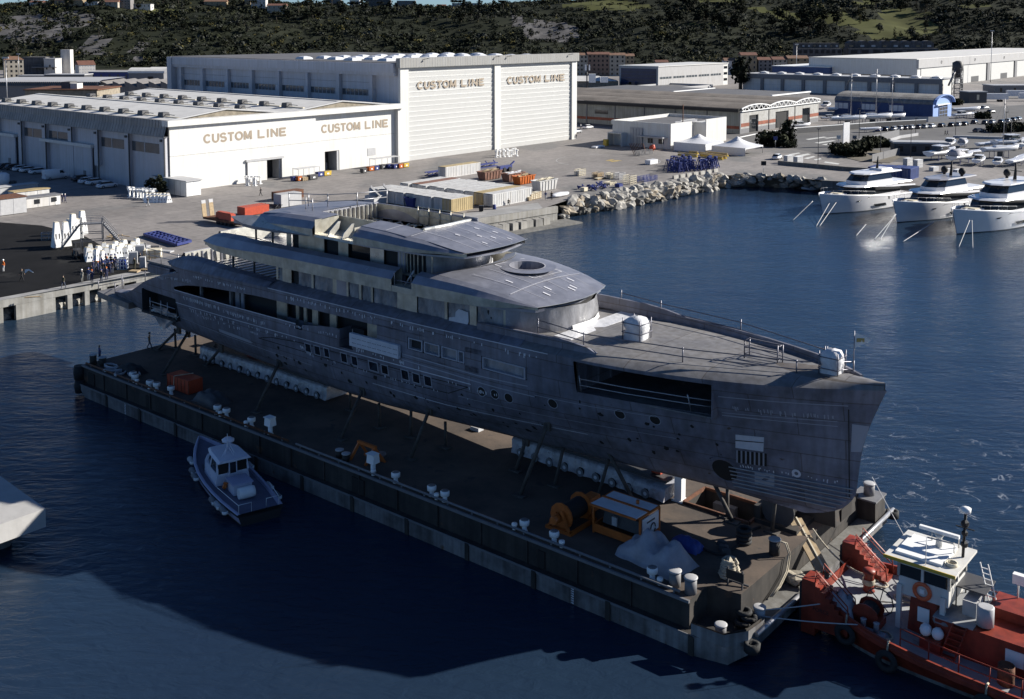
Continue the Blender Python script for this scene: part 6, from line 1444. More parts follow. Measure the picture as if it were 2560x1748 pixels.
for i,(u,v)in enumerate(((35.6,1.5),(36.6,1.3))):bollard(u,v,DZ,'low dark double bollard left of the orange frame' if i==0 else 'low dark bollard touching the orange frame',.3,.6,'barge_dark')
# orange A frame
t=bt('frame','orange steel guide frame at the barge edge','frame',37.9,2.4)
mb=MB()
for x in(-.9,.9):
 mb.beam((x-.35,-.7,0),(x,0,1.35),.2,.2,'orange');mb.beam((x+.35,.8,0),(x,0,1.35),.2,.2,'orange')
mb.beam((-1.05,0,1.38),(1.05,0,1.38),.24,.24,'orange');mb.beam((-1.1,.75,.1),(1.1,.75,.1),.18,.18,'orange');mb.build('frame_bars',t)
mb=MB();mb.lathe([(.4,-.1),(.42,0),(.4,.1)],'steel_grey',10,(.7,.9,.5));mb.build('sheave',t)
# orange winch
t=bt('winch','orange deck winch with a black wire drum','winch',57.2,4.0)
mb=MB()
for y in(-1.15,1.15):
 rr_=[(.0+.95*math.cos(k*.524),y,1.0+.95*math.sin(k*.524))for k in range(12)]
 mb.rings_plate(rr_,'orange');mb.rings_plate([(a,b+.12,c)for a,b,c in rr_][::-1],'orange');mb.loft([rr_,[(a,b+.12,c)for a,b,c in rr_]],'orange',closed=True)
mb.build('flange',t)if False else mb.build('drum_flanges',t)
mb=MB();rr2=[[(.68*math.cos(k*.524),y,1.0+.68*math.sin(k*.524))for k in range(12)]for y in(-1.03,1.15)];mb.loft(rr2,'rubber',closed=True,smooth=True);mb.build('drum',t)
mb=MB();mb.beam((-1.1,-1.4,.1),(1.1,-1.4,.1),.25,.25,'orange');mb.beam((-1.1,1.5,.1),(1.1,1.5,.1),.25,.25,'orange');mb.beam((1.0,-1.5,.1),(1.0,1.6,.1),.25,.25,'orange');mb.beam((1.0,-1.4,0),(.2,-1.4,1.5),.16,.16,'orange');mb.beam((1.0,1.5,0),(.2,1.5,1.5),.16,.16,'orange');mb.beam((-1.0,-1.4,0),(-.2,-1.4,1.3),.16,.16,'orange');mb.build('base_frame',t)
mb=MB();mb.box(-.5,.5,1.7,3.1,.3,1.3,'orange',.1,.1);mb.tube([(0,-1.5,1),(0,-2.1,1)],.3,'orange',8);mb.build('motor',t)
# power pack with raised flap
t=bt('power_pack','orange framed power pack with a raised white flap','generator',61.0,5.3)
mb=MB()
for x in(-1.9,1.9):
 for y in(-1.2,1.2):mb.beam((x,y,0),(x,y,2.1),.13,.13,'orange')
for y in(-1.2,1.2):mb.box(-1.9,1.9,y-.06,y+.06,.1,.65,'orange');mb.beam((-1.9,y,2.1),(1.9,y,2.1),.13,.13,'orange')
for x in(-1.9,1.9):mb.beam((x,-1.2,2.1),(x,1.2,2.1),.13,.13,'orange');mb.box(x-.05,x+.05,-1.2,1.2,.1,.65,'orange')
mb.build('frame',t)
mb=MB();mb.box(-1.85,1.85,-.05,1.15,2.1,2.17,'poly_white');mb.lathe([(.12,0),(.12,.25)],'orange',8,(.6,.5,2.17));mb.build('roof',t)
mb=MB();mb.add([(-1.85,-.25,2.15),(1.85,-.25,2.15),(1.85,-1.75,2.2),(-1.85,-1.75,2.2),(-1.85,-.25,2.21),(1.85,-.25,2.21),(1.85,-1.75,2.26),(-1.85,-1.75,2.26)],[(0,1,2,3),(7,6,5,4),(2,6,7,3),(1,5,6,2),(0,3,7,4)],'poly_white');mb.beam((-1.9,-1.77,2.23),(1.9,-1.77,2.23),.1,.12,'orange');mb.beam((-1.9,-.15,2.2),(1.9,-.15,2.2),.2,.14,'orange');mb.build('flap',t)
mb=MB();mb.box(-1.5,1.5,-.7,.8,.65,1.5,'dark_grey',.1,.1);mb.box(-.6,-.2,-.9,-.7,.8,1.4,'light_grey');mb.lathe([(.25,0),(.25,.5)],'steel_grey',8,(.9,-.3,1.5));mb.build('engine',t)
mb=MB();mb.box(1.92,1.99,-1.0,1.0,.7,1.95,'poly_white');mb.box(1.99,2.0,-.5,.5,1.5,1.62,'dark_grey');mb.tube([(2.05,.2+.3*math.cos(k*.6),1.0+.35*math.sin(k*.6))for k in range(11)],.04,'rubber',4);mb.build('end_panel',t)
# tarpaulin heap
mat('tarp_grey',(.34,.34,.38),.7,var=.25,vscale=1.2,bump=.5,bscale=2)
def heap(name,label,cat,u,v,z,L,Wd,H,mt_,seed,rz=0,ridge_=None,group=None,n=16):
 rg=random.Random(seed);t=bt(name,label,cat,u,v,z,rz,group)if False else None
 mb=MB();rows=[]
 for i in range(n+1):
  row=[]
  for j in range(n+1):
   a=-1+2*i/n;b=-1+2*j/n
   e=max(0,1-(abs(a)**3))*max(0,1-abs(b)**3)
   h=H*e**.55*(ridge_(a,b)if ridge_ else 1)*(1+.28*mnoise.noise(Vector((a*2.3+seed,b*2.3,0))))+.08*mnoise.noise(Vector((a*7,b*7+seed,1)))
   k=1+.12*mnoise.noise(Vector((a*2,b*2,seed+5)))
   row.append((a*L/2*k,b*Wd/2*k,max(0,h)))
  rows.append(row)
 mb.loft(rows,mt_,smooth=True);return one(mb,name,label,cat,bw(u,v,z),BY+rz,group)
heap('tarpaulin','big grey tarpaulin draped over gear at the barge edge','tarpaulin',64.6,3.5,DZ,4.8,2.9,1.75,'tarp_grey',4,R(-8),lambda a,b:.62+.38*math.cos(a*4.0+.9)**2)
heap('tarpaulin','blue tarpaulin crumpled behind the grey one','tarpaulin',65.2,6.3,DZ,2.2,1.2,.7,'blue_tarp',9)
heap('tarpaulin','dark tarpaulin heap left of the close vent pair','tarpaulin',16.4,2.6,DZ,3.6,2.2,1.0,'dark_grey',12)
heap('tarpaulin','low black heap of netting among the stern hoses','netting',2.6,2.6,DZ,3.4,1.8,.7,'rubber',15)
t=bt('crate','orange lashed steel box on the barge deck','box',11.4,3.0);mb=MB();mb.box(-1.8,1.8,-.8,.8,.05,1.35,'orange_red');[mb.box(-1.8+k*.6,-1.74+k*.6,-.83,-.8,.1,1.3,'rust')for k in range(7)];mb.build('body',t)
mb=MB();mb.tube([(-.6,-.86,.05),(-.5,-.84,1.4),(.2,.84,1.42)],.05,'cream',5);mb.build('strap',t)
# hoses and ropes
def curl(u,v,z,R_,turns,r_,mt_,seed,rise=.0,ell=1.0):
 rg=random.Random(seed);n=int(turns*16);pts=[]
 for k in range(n):a=2*math.pi*k/16;q=R_*(1+.12*rg.uniform(-1,1));pts.append((q*math.cos(a),q*ell*math.sin(a),z+rise*k/16+.03*rg.random()))
 mb=MB();mb.tube(pts,r_,mt_,5);return mb
mat('rope',(.46,.41,.32),.9,var=.35,vscale=6)
for i,(u,v,R_,tn,e)in enumerate(((-.2,1.9,.9,2.3,.5),(1.2,1.6,1.0,2,.45),(2.6,1.4,.8,2.5,.5),(4.0,2.0,.8,2,.6))):
 one(curl(u,v,.1,R_,tn,.09,'light_grey',i,.08,e),'hose','pale hose coil lying among the gear at the barge stern corner','hose',bw(u,v,DZ),BY+i,'hoses at the barge stern')
mb=MB();pts=[at(x,y,DZ)-bw(60,8,DZ)for x,y in((1690,1362),(1720,1363),(1757,1374),(1790,1388),(1812,1388),(1840,1370),(1858,1350),(1868,1332),(1900,1320))]
mb.tube([(p.x,p.y,.08)for p in pts],.1,'rubber',6);one(mb,'hose','long black hose snaking across the barge deck to the bow winch','hose',bw(60,8,DZ))
mb=MB()
for k in range(7):
 m2=curl(0,0,.1+k*.16,.62-.035*k,1.05,.1,'rope',k,.02);o_=len(mb.v);mb.v+=m2.v;mb.f+=[tuple(i+o_ for i in f)for f in m2.f];mb.m+=[mb.mi('rope')]*len(m2.f);mb.sm+=m2.sm
mb.ico((0,0,.6),.55,'rope',2,.25,3,(1,1,1.2));one(mb,'rope_pile','tall cream mooring rope pile at the barge bow','rope',bw(69.3,4.7,DZ),BY)
t=bt('reel_stand','small black rope stand beside the cream rope pile','stand',70.2,3.7);mb=MB();[mb.beam((x,0,0),(x,0,1.2),.09,.09,'dark_grey')for x in(-.5,.5)];mb.beam((-.6,0,.75),(.6,0,.75),.1,.6,'black');mb.beam((-.7,.1,.3),(.7,.5,.1),.1,.1,'dark_grey');mb.build('stand',t)
# tow winch, plank, tyres at the far end
t=bt('tow_winch','big black towing winch under the yacht bow','winch',68.6,14.2)
for y in(-1.3,1.1):
 mb=MB();rr_=[(1.25*math.cos(k*.3927),y,1.25+1.25*math.sin(k*.3927))for k in range(16)];mb.loft([rr_,[(a,b+.15,c)for a,b,c in rr_]],'black',closed=True);mb.rings_plate(rr_,'dark_grey');mb.rings_plate([(a,b+.15,c)for a,b,c in rr_][::-1],'dark_grey');mb.build('flange',t)
mb=MB();mb.loft([[(.85*math.cos(k*.3927),y,1.25+.85*math.sin(k*.3927))for k in range(16)]for y in(-1.15,1.1)],'rubber',closed=True,smooth=True);mb.build('drum',t)
mb=MB();mb.box(-1.6,1.6,-1.6,1.6,0,.3,'barge_dark');mb.box(-1.7,-1.2,-1.5,1.5,.3,1.2,'barge_dark');mb.build('base',t)
t=bt('plank','pale wooden gangplank from barge to the low end ledge','plank',70.9,12.6);mb=MB();mb.beam((-1.5,1.4,.45),(2.0,-1.6,-1.1),1.0,.12,'wood');mb.beam((-1.45,1.5,.52),(2.05,-1.5,-1.03),.1,.16,'cream');mb.build('board',t)
t=bt('steel_box','open black steel box on the barge end ledge','box',70.4,17.2);mb=MB();mb.box(-1.3,1.4,-1.8,1.8,0,1.2,'barge_dark',.1,.1);mb.box(1.41,1.46,-.9,.9,.15,1.0,'burn_and_shade');mb.build('body',t)
mb=MB();[mb.lathe([(.35,-.13),(.52,-.1),(.55,0),(.52,.1),(.35,.13),(.3,0),(.35,-.13)],'rubber',12,(0,0,.15+.27*k),cap=False)for k in range(4)];one(mb,'tyre_stack','stack of black tyres on deck left of the tow winch','tyres',bw(67.9,9.3,DZ),BY)
for i,(u,v)in enumerate(((71.2,2.9),(71.4,3.3),(71.0,3.4))):
 t=bt('tyre','black tyre lying beside the pale ledge bollard','tyre',u,v,1.3+.2*i,i*.7,'tyres by the ledge bollard');mb=MB();mb.lathe([(.3,-.13),(.5,-.1),(.53,0),(.5,.1),(.3,.13),(.26,0),(.3,-.13)],'rubber',12,(0,0,.2),cap=False);mb.build('ring',t)
for i,(u,v)in enumerate(((66.9,8.1),(67.3,7.6),(67.7,7.2))):
 mb=MB();mb.box(-.35,.35,-.2,.2,0,.32,'dark_grey',.08,.05);one(mb,'shackle_block','small dark steel block in the row on deck near the tyre stack','block',bw(u,v,DZ),BY+.3*i,'blocks near the tyre stack')
mb=MB();mb.ico((0,0,.5),.75,'rope',2,.35,8,(1.2,1,.8));one(mb,'rope_pile','brown tangled rope heap behind the tow winch','rope',bw(69.6,16.6,DZ),BY)
mb=MB();mb.ico((0,0,.4),.7,'rope',2,.45,11,(1.5,.9,.6));one(mb,'rope_pile','tangled pale rope heap on the end ledge by the tug steps','rope',bw(71.5,9.6,1.27),BY)
mb=MB();pts=[(0,0,1.0),(.7,.1,.95),(.95,.1,.3),(1.0,-.3,-.7),(1.1,-1.6,-1.2),(1.0,-2.6,-1.5)];mb.tube(pts,.05,'rope',5);mb.tube([(a,b+.25,c-.1)for a,b,c in pts],.05,'rope',5);one(mb,'mooring_line','pale mooring line hanging over the barge end','rope',bw(70.2,9.2,DZ),BY)
# cloth-wrapped transporter trains under the keel
mat('film_wrap',(.48,.48,.52),.28,var=.4,vscale=1.2,bump=.8,bscale=2.2,rvar=.1,streak=.25)
def trailer(label,u0,u1,v0,v1,pack):
 t=bt('transporter',label,'trailer',(u0+u1)/2,(v0+v1)/2);L=(u1-u0)/2;Wd=(v1-v0)/2
 mb=MB();rows=[];n=26
 for i in range(n+1):
  x=-L+2*L*i/n;j=lambda q:.09*math.sin(i*1.9+q*2.7)+.05*math.sin(i*4.3+q)
  tp=1.42 if not(pack and i>n*.78)else 1.15
  rows.append([(x,-Wd-.12+j(0),.18),(x,-Wd-.08+j(1),.6),(x,-Wd+j(2)*.6,tp-.15),(x,-Wd+.12,tp),(x,Wd-.12,tp),(x,Wd,tp-.15),(x,Wd+.1+j(3),.18)])
 mb.loft(rows,'film_wrap',smooth=True);mb.rings_plate(rows[0],'film_wrap');mb.rings_plate(rows[-1][::-1],'film_wrap');mb.build('plastic_wrap',t)
 mb=MB();mb.box(-L+.1,L-.1,-Wd+.3,Wd-.3,1.43,1.62,'dark_grey');mb.build('platform',t)
 n=int(L*2/1.5)
 for k in range(n):
  mb=MB();x=-L+1.0+k*1.5;rr_=[(x+.36*math.cos(q*.6283),-Wd-.2,.42+.36*math.sin(q*.6283))for q in range(10)];mb.rings_plate(rr_,'mid_grey');mb.loft([rr_,[(a,b+.25,c)for a,b,c in rr_]],'rubber',closed=True);mb.rings_plate([(x+.16*math.cos(q*1.05),-Wd-.21,.42+.16*math.sin(q*1.05))for q in range(6)],'film_white');mb.build('wheel',t)
 for f_ in(.25,.6):text('CTS',.42,'film_white',t,(-L+2*L*f_,-Wd-.02,.98),(R(90),0,0),'lettering',.004)
trailer('plastic wrapped transporter train under the yacht stern half',4.5,24.8,9.4,11.7,False)
trailer('plastic wrapped transporter train with power pack under the yacht bow half',46.0,60.6,11.0,13.2,True)
t=bt('jack_stand','white steel pillar standing on deck under the bow','pillar',61.1,13.3-1.0);mb=MB();mb.box(-.45,.45,-.45,.45,0,.12,'white_plain');mb.box(-.3,.3,-.3,.3,.12,1.9,'white_plain');mb.box(-.45,.45,-.45,.45,1.9,2.05,'white_plain');mb.build('column',t)
t=bt('jack_stand','white steel pillar standing on deck under the stern','pillar',3.2,16.2);mb=MB();mb.box(-.3,.3,-.3,.3,0,2.6,'white_plain');mb.box(-.45,.45,-.45,.45,2.6,2.75,'white_plain');mb.build('column',t)
for i,(u,v)in enumerate(((12.0,10.6),(16.5,10.6),(23,10.6),(59.2,12.4))):
 mb=MB();mb.box(-.4,.4,-.4,.4,0,1.2 if i<3 else 1.5,'orange_red');one(mb,'keel_block','small red packing block on the transporter under the keel','block',bw(u,v,DZ+1.63),BY,'keel packing blocks')
 # raking shores between hull and deck
mat('shore',(.095,.085,.075),.85,var=.5,vscale=2)
def Y1(x,y):return 230+x/2.172,480+y/2.172
def Z8(x,y):return 1300+x/2.324,720+y/2.324
sh_list=[(Y1(472,745),Y1(360,858)),(Y1(522,762),Y1(385,992)),(Y1(450,742),Y1(455,850)),(Y1(560,778),Y1(564,886)),(Y1(670,826),Y1(675,916)),(Y1(702,845),Y1(625,942)),(Y1(1018,918),Y1(890,1196)),(Y1(1470,1072),Y1(1352,1345)),(Y1(1832,1178),Y1(1732,1450)),(Y1(1402,1092),Y1(1403,1185)),(Y1(1558,1148),Y1(1561,1280)),(Y1(1732,1186),Y1(1732,1330)),(Y1(1918,1248),Y1(1920,1388)),(Z8(160,790),Z8(2,1208)),(Z8(455,845),Z8(672,1268)),(Z8(252,925),Z8(203,1150)),(Z8(35,880),Z8(-22,1062)),(Z8(515,995),Z8(455,1215)),(Z8(1105,1090),Z8(1235,1362)),(Z8(1205,1148),Z8(1205,1335)),(Z8(1492,1140),Z8(1465,1420))]
for i,(a,b)in enumerate(sh_list):
 f=at(*b,DZ);fv=(f-BO).dot(VD);up,zz_=ypx(*a)
 # top: on the shell, seen along the sight line
 d=_ray(*a);best=None
 for vv in[x*.1 for x in range(int(fv*10),125)]:
  p0=BO+VD*vv;t_=(p0.x*VD.x+p0.y*VD.y)/(d.x*VD.x+d.y*VD.y);z=CAM_H+d.z*t_;u=(Vector((d.x*t_,d.y*t_,0))-BO).dot(UD)
  if z<keel(u)+.02 or(YV-vv)<=hb(u,max(z,keel(u)+.03)):best=(u,vv,z);break
 if not best:best=(up,fv+2.5,6.2)
 fu=(f-BO).dot(UD);rake=abs(best[0]-fu)>.5 or abs(best[1]-fv)>1.0
 t=bt('shore','raking steel shore propping the near side of the yacht hull' if rake else 'upright steel post standing between the deck and the yacht hull','prop',fu,fv,DZ,0,'raking shores under the yacht' if rake else 'upright posts under the yacht')
 mb=MB();mb.tube([(0,0,.1),(best[0]-fu,best[1]-fv,best[2]-DZ)],.15 if rake else.13,'shore',7);mb.build('tube',t)
 mb=MB();mb.box(-.5,.5,-.35,.35,0,.1,'shore');mb.build('foot_plate',t)
 if rake:mb=MB();e=Vector((best[0]-fu,best[1]-fv,best[2]-DZ));mb.box(e.x-.3,e.x+.3,e.y-.12,e.y+.1,e.z-.5,e.z+.35,'shore');mb.build('head_plate',t)
mb=MB();mb.box(-.5,.5,-.35,.35,0,.3,'light_grey',.05,.05);one(mb,'hatch_box','small pale box on deck behind the midship shores','box',at(1192,1075,DZ),BY)
# wrapped fittings on the foredeck
def wrapped(label,px,z,w,h):
 p=at(*px,z);t=thing('wrapped_fitting',label,'wrapped fitting',p,BY)
 mb=MB();rows=[]
 for i,(q,zz)in enumerate(((1,0),(1.02,h*.3),(.97,h*.45),(1.05,h*.6),(1.0,h*.82),(.7,h*.95),(.1,h*1.02))):
  rows.append([(w*q*a*(1+.1*math.sin(i*2+k)),w*q*b*(1+.1*math.cos(i*1.7+k*2)),zz)for k,(a,b)in enumerate(((-.5,-.5),(0,-.56),(.5,-.5),(.56,0),(.5,.5),(0,.56),(-.5,.5),(-.56,0)))])
 mb.loft(rows,'film_white',closed=True,smooth=True);mb.build('plastic_wrap',t)
 mb=MB()
 for a,b in((-.56,-.56),(.56,-.56),(.56,.56),(-.56,.56)):mb.tube([(w*a,w*b,0),(w*a,w*b,h*.95)],.04,'scaffold',5)
 for zz in(h*.35,h*.75):mb.tube([(w*a,w*b,zz)for a,b in((-.6,-.6),(.6,-.6),(.6,.6),(-.6,.6),(-.6,-.6))],.035,'scaffold',5)
 mb.build('scaffold_cage',t)
wrapped('plastic wrapped crate in a tube cage on the middle foredeck',(1592,848),14.9,1.35,1.75)
wrapped('plastic wrapped windlass in a tube cage near the bow tip',(2080,942),14.95,1.15,1.9)
# ================================================================== tug, pilot boat, dolphin
mat('tug_red',(.30,.040,.018),.5,var=.45,vscale=1.2,spots=(.11,.03,.02),spot_at=.68,spot_scale=1.4,streak=.2)
mat('tug_deck',(.32,.33,.34),.8,var=.25,vscale=1,spots=(.22,.2,.18),spot_at=.64,spot_scale=1.5)
mat('tug_deck_shade',(.30,.30,.34),.8,var=.2,vscale=1.5)
mat('tug_white',(.66,.65,.62),.4,var=.1,vscale=1,streak=.1)
mat('lifering',(.62,.12,.04),.5)
TU,TV=73.9,10.6
tug=thing('tugboat','red harbour tug with a white wheelhouse at the barge end','tugboat',bw(TU,TV,0),BY)
def tb(x):return sinterp(x,[(0,2.3),(1.0,3.3),(2.5,4.1),(5,4.7),(9,4.9),(20,4.9),(24,4.6)])
def tsh(x):return sinterp(x,[(0,2.55),(2,2.2),(5,1.85),(10,1.55),(18,1.5),(24,1.7)])
mb=MB();rows=[]
xs=[0,.5,1,1.8,2.6,3.8,5,7,9,12,16,20,24]
for x in xs:
 b=tb(x);rows.append([(x+.9*(1-min(1,x/4)),-b*.55,-1.2),(x+.5*(1-min(1,x/4)),-b*.84,-.1),(x+.4*(1-min(1,x/4)),-b*.86,.25),(x,-b,tsh(x)-.55),(x,-b-.06,tsh(x)-.5),(x,-b-.06,tsh(x)-.25),(x,-b,tsh(x)-.2),(x,-b,tsh(x)),(x+.05,-b+.14,tsh(x)),(x+.05,-b+.16,tsh(x)-.62)])
mt_=['barge_dark','barge_pale','tug_red','tug_red','tug_red','tug_red','tug_red','tug_red','tug_red']
mb.loft(rows[::-1],'tug_red',mts=mt_);mb.loft([[(a,-b,c)for a,b,c in r_]for r_ in rows],'tug_red',mts=mt_)
mb.loft([rows[0],[(a,-b,c)for a,b,c in rows[0]]],'tug_red');mb.build('hull',tug)
mb=MB();mb.loft([[(x,-tb(x)+.15,tsh(x)-.6),(x,tb(x)-.15,tsh(x)-.6)]for x in xs],'tug_deck');mb.build('deck',tug)
def dk(x):return tsh(x)-.6
# pushing knees with steps
for y0,nm in((-3.3,'near'),(3.0,'far')):
 kn=MB();kn.prism([(-.55,y0-.75),(.35,y0-.75),(.35,y0+.55),(-.55,y0+.55)],.1,3.55,'tug_red')
 for k in range(7):
  x0=.36+k*.30;z1=3.3-k*.26;kn.box(x0,x0+.30,y0-.75,y0+.55,.6,z1,'tug_red')
 kno=kn.build('push_knee',tug)
 mb=MB()
 for yy in(y0-.7,y0+.5):
  mb.tube([(.3,yy,3.5),(.35,yy,4.3),(2.4,yy,2.7),(2.5,yy,1.8)],.045,'tug_red',5);mb.tube([(.35,yy,4.0),(2.4,yy,2.4)],.035,'tug_red',5)
 mb.build('handrail',kno)
 mb=MB();mb.box(-.72,-.56,y0-.7,y0+.5,.3,3.2,'rubber');mb.build('fender',kno)
 if nm=='near':text('FORCE',.34,'black',kno,(.2,y0-.765,1.75),(R(90),0,0),'lettering',.004)
 # wheelhouse on legs
wh=MB();WX0,WX1,WY=4.6,7.6,1.55
for x,y in((4.7,-1.6),(7.3,-1.6),(4.7,1.6),(7.3,1.6)):wh.beam((x+(.0),y*1.05,dk(x)),(x,y,4.0),.28,.28,'tug_white')
wh.prism([(WX0,-WY),(WX1,-WY),(WX1,WY),(WX0,WY)],3.4,4.5,'tug_white')
for a,b in(((WX0,-WY),(WX1,-WY)),((WX1,-WY),(WX1,WY)),((WX1,WY),(WX0,WY)),((WX0,WY),(WX0,-WY))):
 wh.beam((*a,5.45),(*b,5.45),.1,.35,'tug_white')
 for q in(0,.48,1):wh.beam((lerp(a[0],b[0],q),lerp(a[1],b[1],q),4.5),(lerp(a[0],b[0],q),lerp(a[1],b[1],q),5.5),.16,.16,'tug_white')
who=wh.build('wheelhouse',tug)
for a,b in(((WX0,-WY),(WX1,-WY)),((WX1,-WY),(WX1,WY)),((WX1,WY),(WX0,WY)),((WX0,WY),(WX0,-WY))):
 for q in(.0,.48):
  mb=MB();p=(lerp(a[0],b[0],q+.03),lerp(a[1],b[1],q+.03));r_=(lerp(a[0],b[0],q+.46),lerp(a[1],b[1],q+.46));mb.quad((*p,4.52),(*r_,4.52),(*r_,5.3),(*p,5.3),'glass_dark');mb.build('window',who)
mb=MB();mb.box(WX0-.75,WX1+.5,-WY-.55,WY+.55,5.62,5.78,'tug_white');mb.box(WX0-.3,WX1-.5,-WY+.1,WY-.1,5.78,5.92,'white_plain');mb.beam((WX0-.78,-WY-.55,5.7),(WX1+.5,-WY-.57,5.7),.06,.2,'yellow');mb.lathe([(.35,5.78),(.35,6.0),(.28,6.0),(.28,5.8)],'cream',10,(WX1-.1,-.9,0));mb.box(WX0-.5,WX0-.1,.9,1.4,5.78,6.0,'tug_white');rf=mb.build('roof',tug)
mb=MB();mb.lathe([(.22,5.92),(.18,6.5),(.3,6.7)],'tug_white',8,(6.2,.8,0));mb.box(5.0,7.4,.68,.92,6.75,6.95,'white_plain');mb.build('radar',rf)
mb=MB();mb.tube([(5.6,.3,5.9),(5.6,.3,6.5),(7.2,.5,6.5),(7.2,.5,5.9)],.05,'tug_white',5);mb.tube([(5.6,1.3,5.9),(5.6,1.3,6.5),(7.2,1.4,6.5),(7.2,1.4,5.9)],.05,'tug_white',5);mb.build('radar_frame',rf)
mb=MB();mb.tube([(7.7,.6,5.8),(7.75,.7,8.6)],.09,'black',6)
for z,r_ in((6.6,.25),(7.3,.22),(7.9,.28)):mb.ico((7.75,.62,z),r_,'black',1);
mb.lathe([(.05,8.5),(.3,8.6),(.32,8.85),(.1,8.95)],'white_plain',10,(7.75,.7,0));mb.beam((7.2,.7,7.6),(8.3,.7,7.6),.06,.06,'black');mb.build('mast',tug)
mb=MB();mb.tube([(WX0+1.7,-WY-.35,5.8),(WX0+1.7,-WY-.35,7.6)],.025,'white_plain',4);mb.build('whip_antenna',tug)
mb=MB();n=16;c0=(WX0+1.45,-WY-.07,3.95)
mb.loft([[(c0[0]+(.46+.13*math.cos(t_))*math.cos(6.283*k/n),c0[1]+.1*math.sin(t_),c0[2]+(.46+.13*math.cos(t_))*math.sin(6.283*k/n))for t_ in[6.283*q/8 for q in range(9)]]for k in range(n+1)],'lifering',smooth=True);mb.box(c0[0]-.14,c0[0]+.14,c0[1]-.02,c0[1]+.02,c0[2]-.14,c0[2]+.14,'white_plain');mb.build('life_ring',tug)
# red deckhouse below and aft, ladder, tanks
mb=MB();mb.box(5.2,7.0,-1.5,1.5,dk(6),3.38,'tug_red',.12,.1);mb.box(7.02,12.0,-2.1,2.1,dk(9),2.9,'tug_red');mb.box(9.4,12.2,.2,2.3,2.9,3.5,'tug_red');mb.box(6.9,9.2,-2.2,2.2,2.91,2.98,'tug_deck');mb.build('deckhouse',tug)
mb=MB();mb.box(5.8,6.5,-1.56,-1.5,2.0,2.9,'white_plain');mb.build('notice',tug)
mb=MB()
for s_ in(-.35,.35):mb.beam((7.6,-2.9+s_*0,dk(8)),(8.1+s_*0,-2.2,2.95),.08,.08,'tug_red')if s_<0 else mb.beam((8.4,-2.9,dk(8)),(8.9,-2.2,2.95),.08,.08,'tug_red')
for k in range(6):t_=(k+.5)/6;mb.beam((lerp(7.6,8.1,t_),lerp(-2.9,-2.2,t_),lerp(dk(8),2.95,t_)),(lerp(8.4,8.9,t_),lerp(-2.9,-2.2,t_),lerp(dk(8),2.95,t_)),.2,.06,'tug_red')
mb.build('steps',tug)
mb=MB();mb.lathe([(.5,0),(.5,1.1),(.4,1.15)],'light_grey',12,(9.6,-1.2,2.98));mb.box(8.2,9.0,-.9,.6,2.99,3.9,'light_grey');mb.build('machinery',tug)
mb=MB();mb.box(7.5,9.3,-.2,1.9,4.2,4.28,'dark_grey');[mb.beam((x,y,2.98),(x,y,4.2),.07,.07,'black')for x in(7.6,9.2)for y in(-.1,1.8)];mb.build('canopy',tug)
mb=MB();[mb.beam((9.2+s_,1.2,2.95),(8.6+s_,1.0,5.6),.06,.06,'white_plain')for s_ in(0,.45)];[mb.beam((lerp(9.2,8.6,k/8),1.2-.02*k,lerp(2.95,5.6,k/8)),(lerp(9.65,9.05,k/8),1.2-.02*k,lerp(2.95,5.6,k/8)),.05,.05,'white_plain')for k in range(1,8)];mb.build('ladder',tug)
mb=MB();mb.tube([(10.5,2.2,3.4),(10.5,2.2,4.6)],.06,'tug_white',5);mb.box(10.2,11.0,2.0,2.4,4.4,5.0,'white_plain');mb.build('searchlight',tug)
for x,y,nm in((3.2,-2.7,'near'),(4.6,3.4,'far')):
 mb=MB();z=dk(x);mb.prism([(x-.9,y-.6),(x+.9,y-.6),(x+.9,y+.6),(x-.9,y+.6)],z,z+.45,'tug_red')
 for s_ in(-.55,.55):rr_=[(x+.8*math.cos(k*.5236),y+s_,z+.75+.62*math.sin(k*.5236))for k in range(12)];mb.rings_plate(rr_,'tug_red');mb.loft([rr_,[(a,b+.08,c)for a,b,c in rr_]],'tug_red',closed=True);mb.rings_plate([(a,b+.08,c)for a,b,c in rr_][::-1],'tug_red')
 mb.loft([[(x+.55*math.cos(k*.5236),yy,z+.75+.45*math.sin(k*.5236))for k in range(12)]for yy in(y-.5,y+.5)],'rubber',closed=True);wo=mb.build('deck_winch',tug)
 mb=MB();c_=(x+.3,y+1.1,z+.95);mb.tube([(c_[0]+.85*math.cos(k*.5236),c_[1],c_[2]+.85*math.sin(k*.5236))for k in range(13)],.045,'dark_grey',5);[mb.beam((c_[0]-.85*math.cos(a),c_[1],c_[2]-.85*math.sin(a)),(c_[0]+.85*math.cos(a),c_[1],c_[2]+.85*math.sin(a)),.05,.05,'dark_grey')for a in(.3,1.35,2.4)];mb.build('hand_wheel',wo)
for x,y,s_ in((1.9,.7,1.0),):
 mb=MB();mb.lathe([(.42,0),(.34,.1),(.32,1.1),(.42,1.2),(.4,1.4),(.05,1.45)],'tug_red',12,(x,y,dk(x)));mb.lathe([(.37,.45),(.42,.5),(.38,.62),(.42,.7),(.37,.8)],'rope',12,(x,y,dk(x)),cap=False);mb.build('tow_post',tug)
mb=MB()
def tcoil(mb,x,y,r_,tn,e=1):mb.tube([(x+r_*(1+.15*math.sin(k*1.3))*math.cos(k*.4),y+e*r_*math.sin(k*.4),dk(x)+.07+.01*(k%5))for k in range(int(tn*16))],.06,'rope',5)
tcoil(mb,2.2,1.9,.45,2);mb.build('rope_coil',tug);mb=MB();tcoil(mb,3.9,1.4,.6,1.6,.6);mb.build('rope_coil',tug);mb=MB();tcoil(mb,4.4,-3.4,.5,2);mb.build('rope_coil',tug)
mb=MB();rows=[]
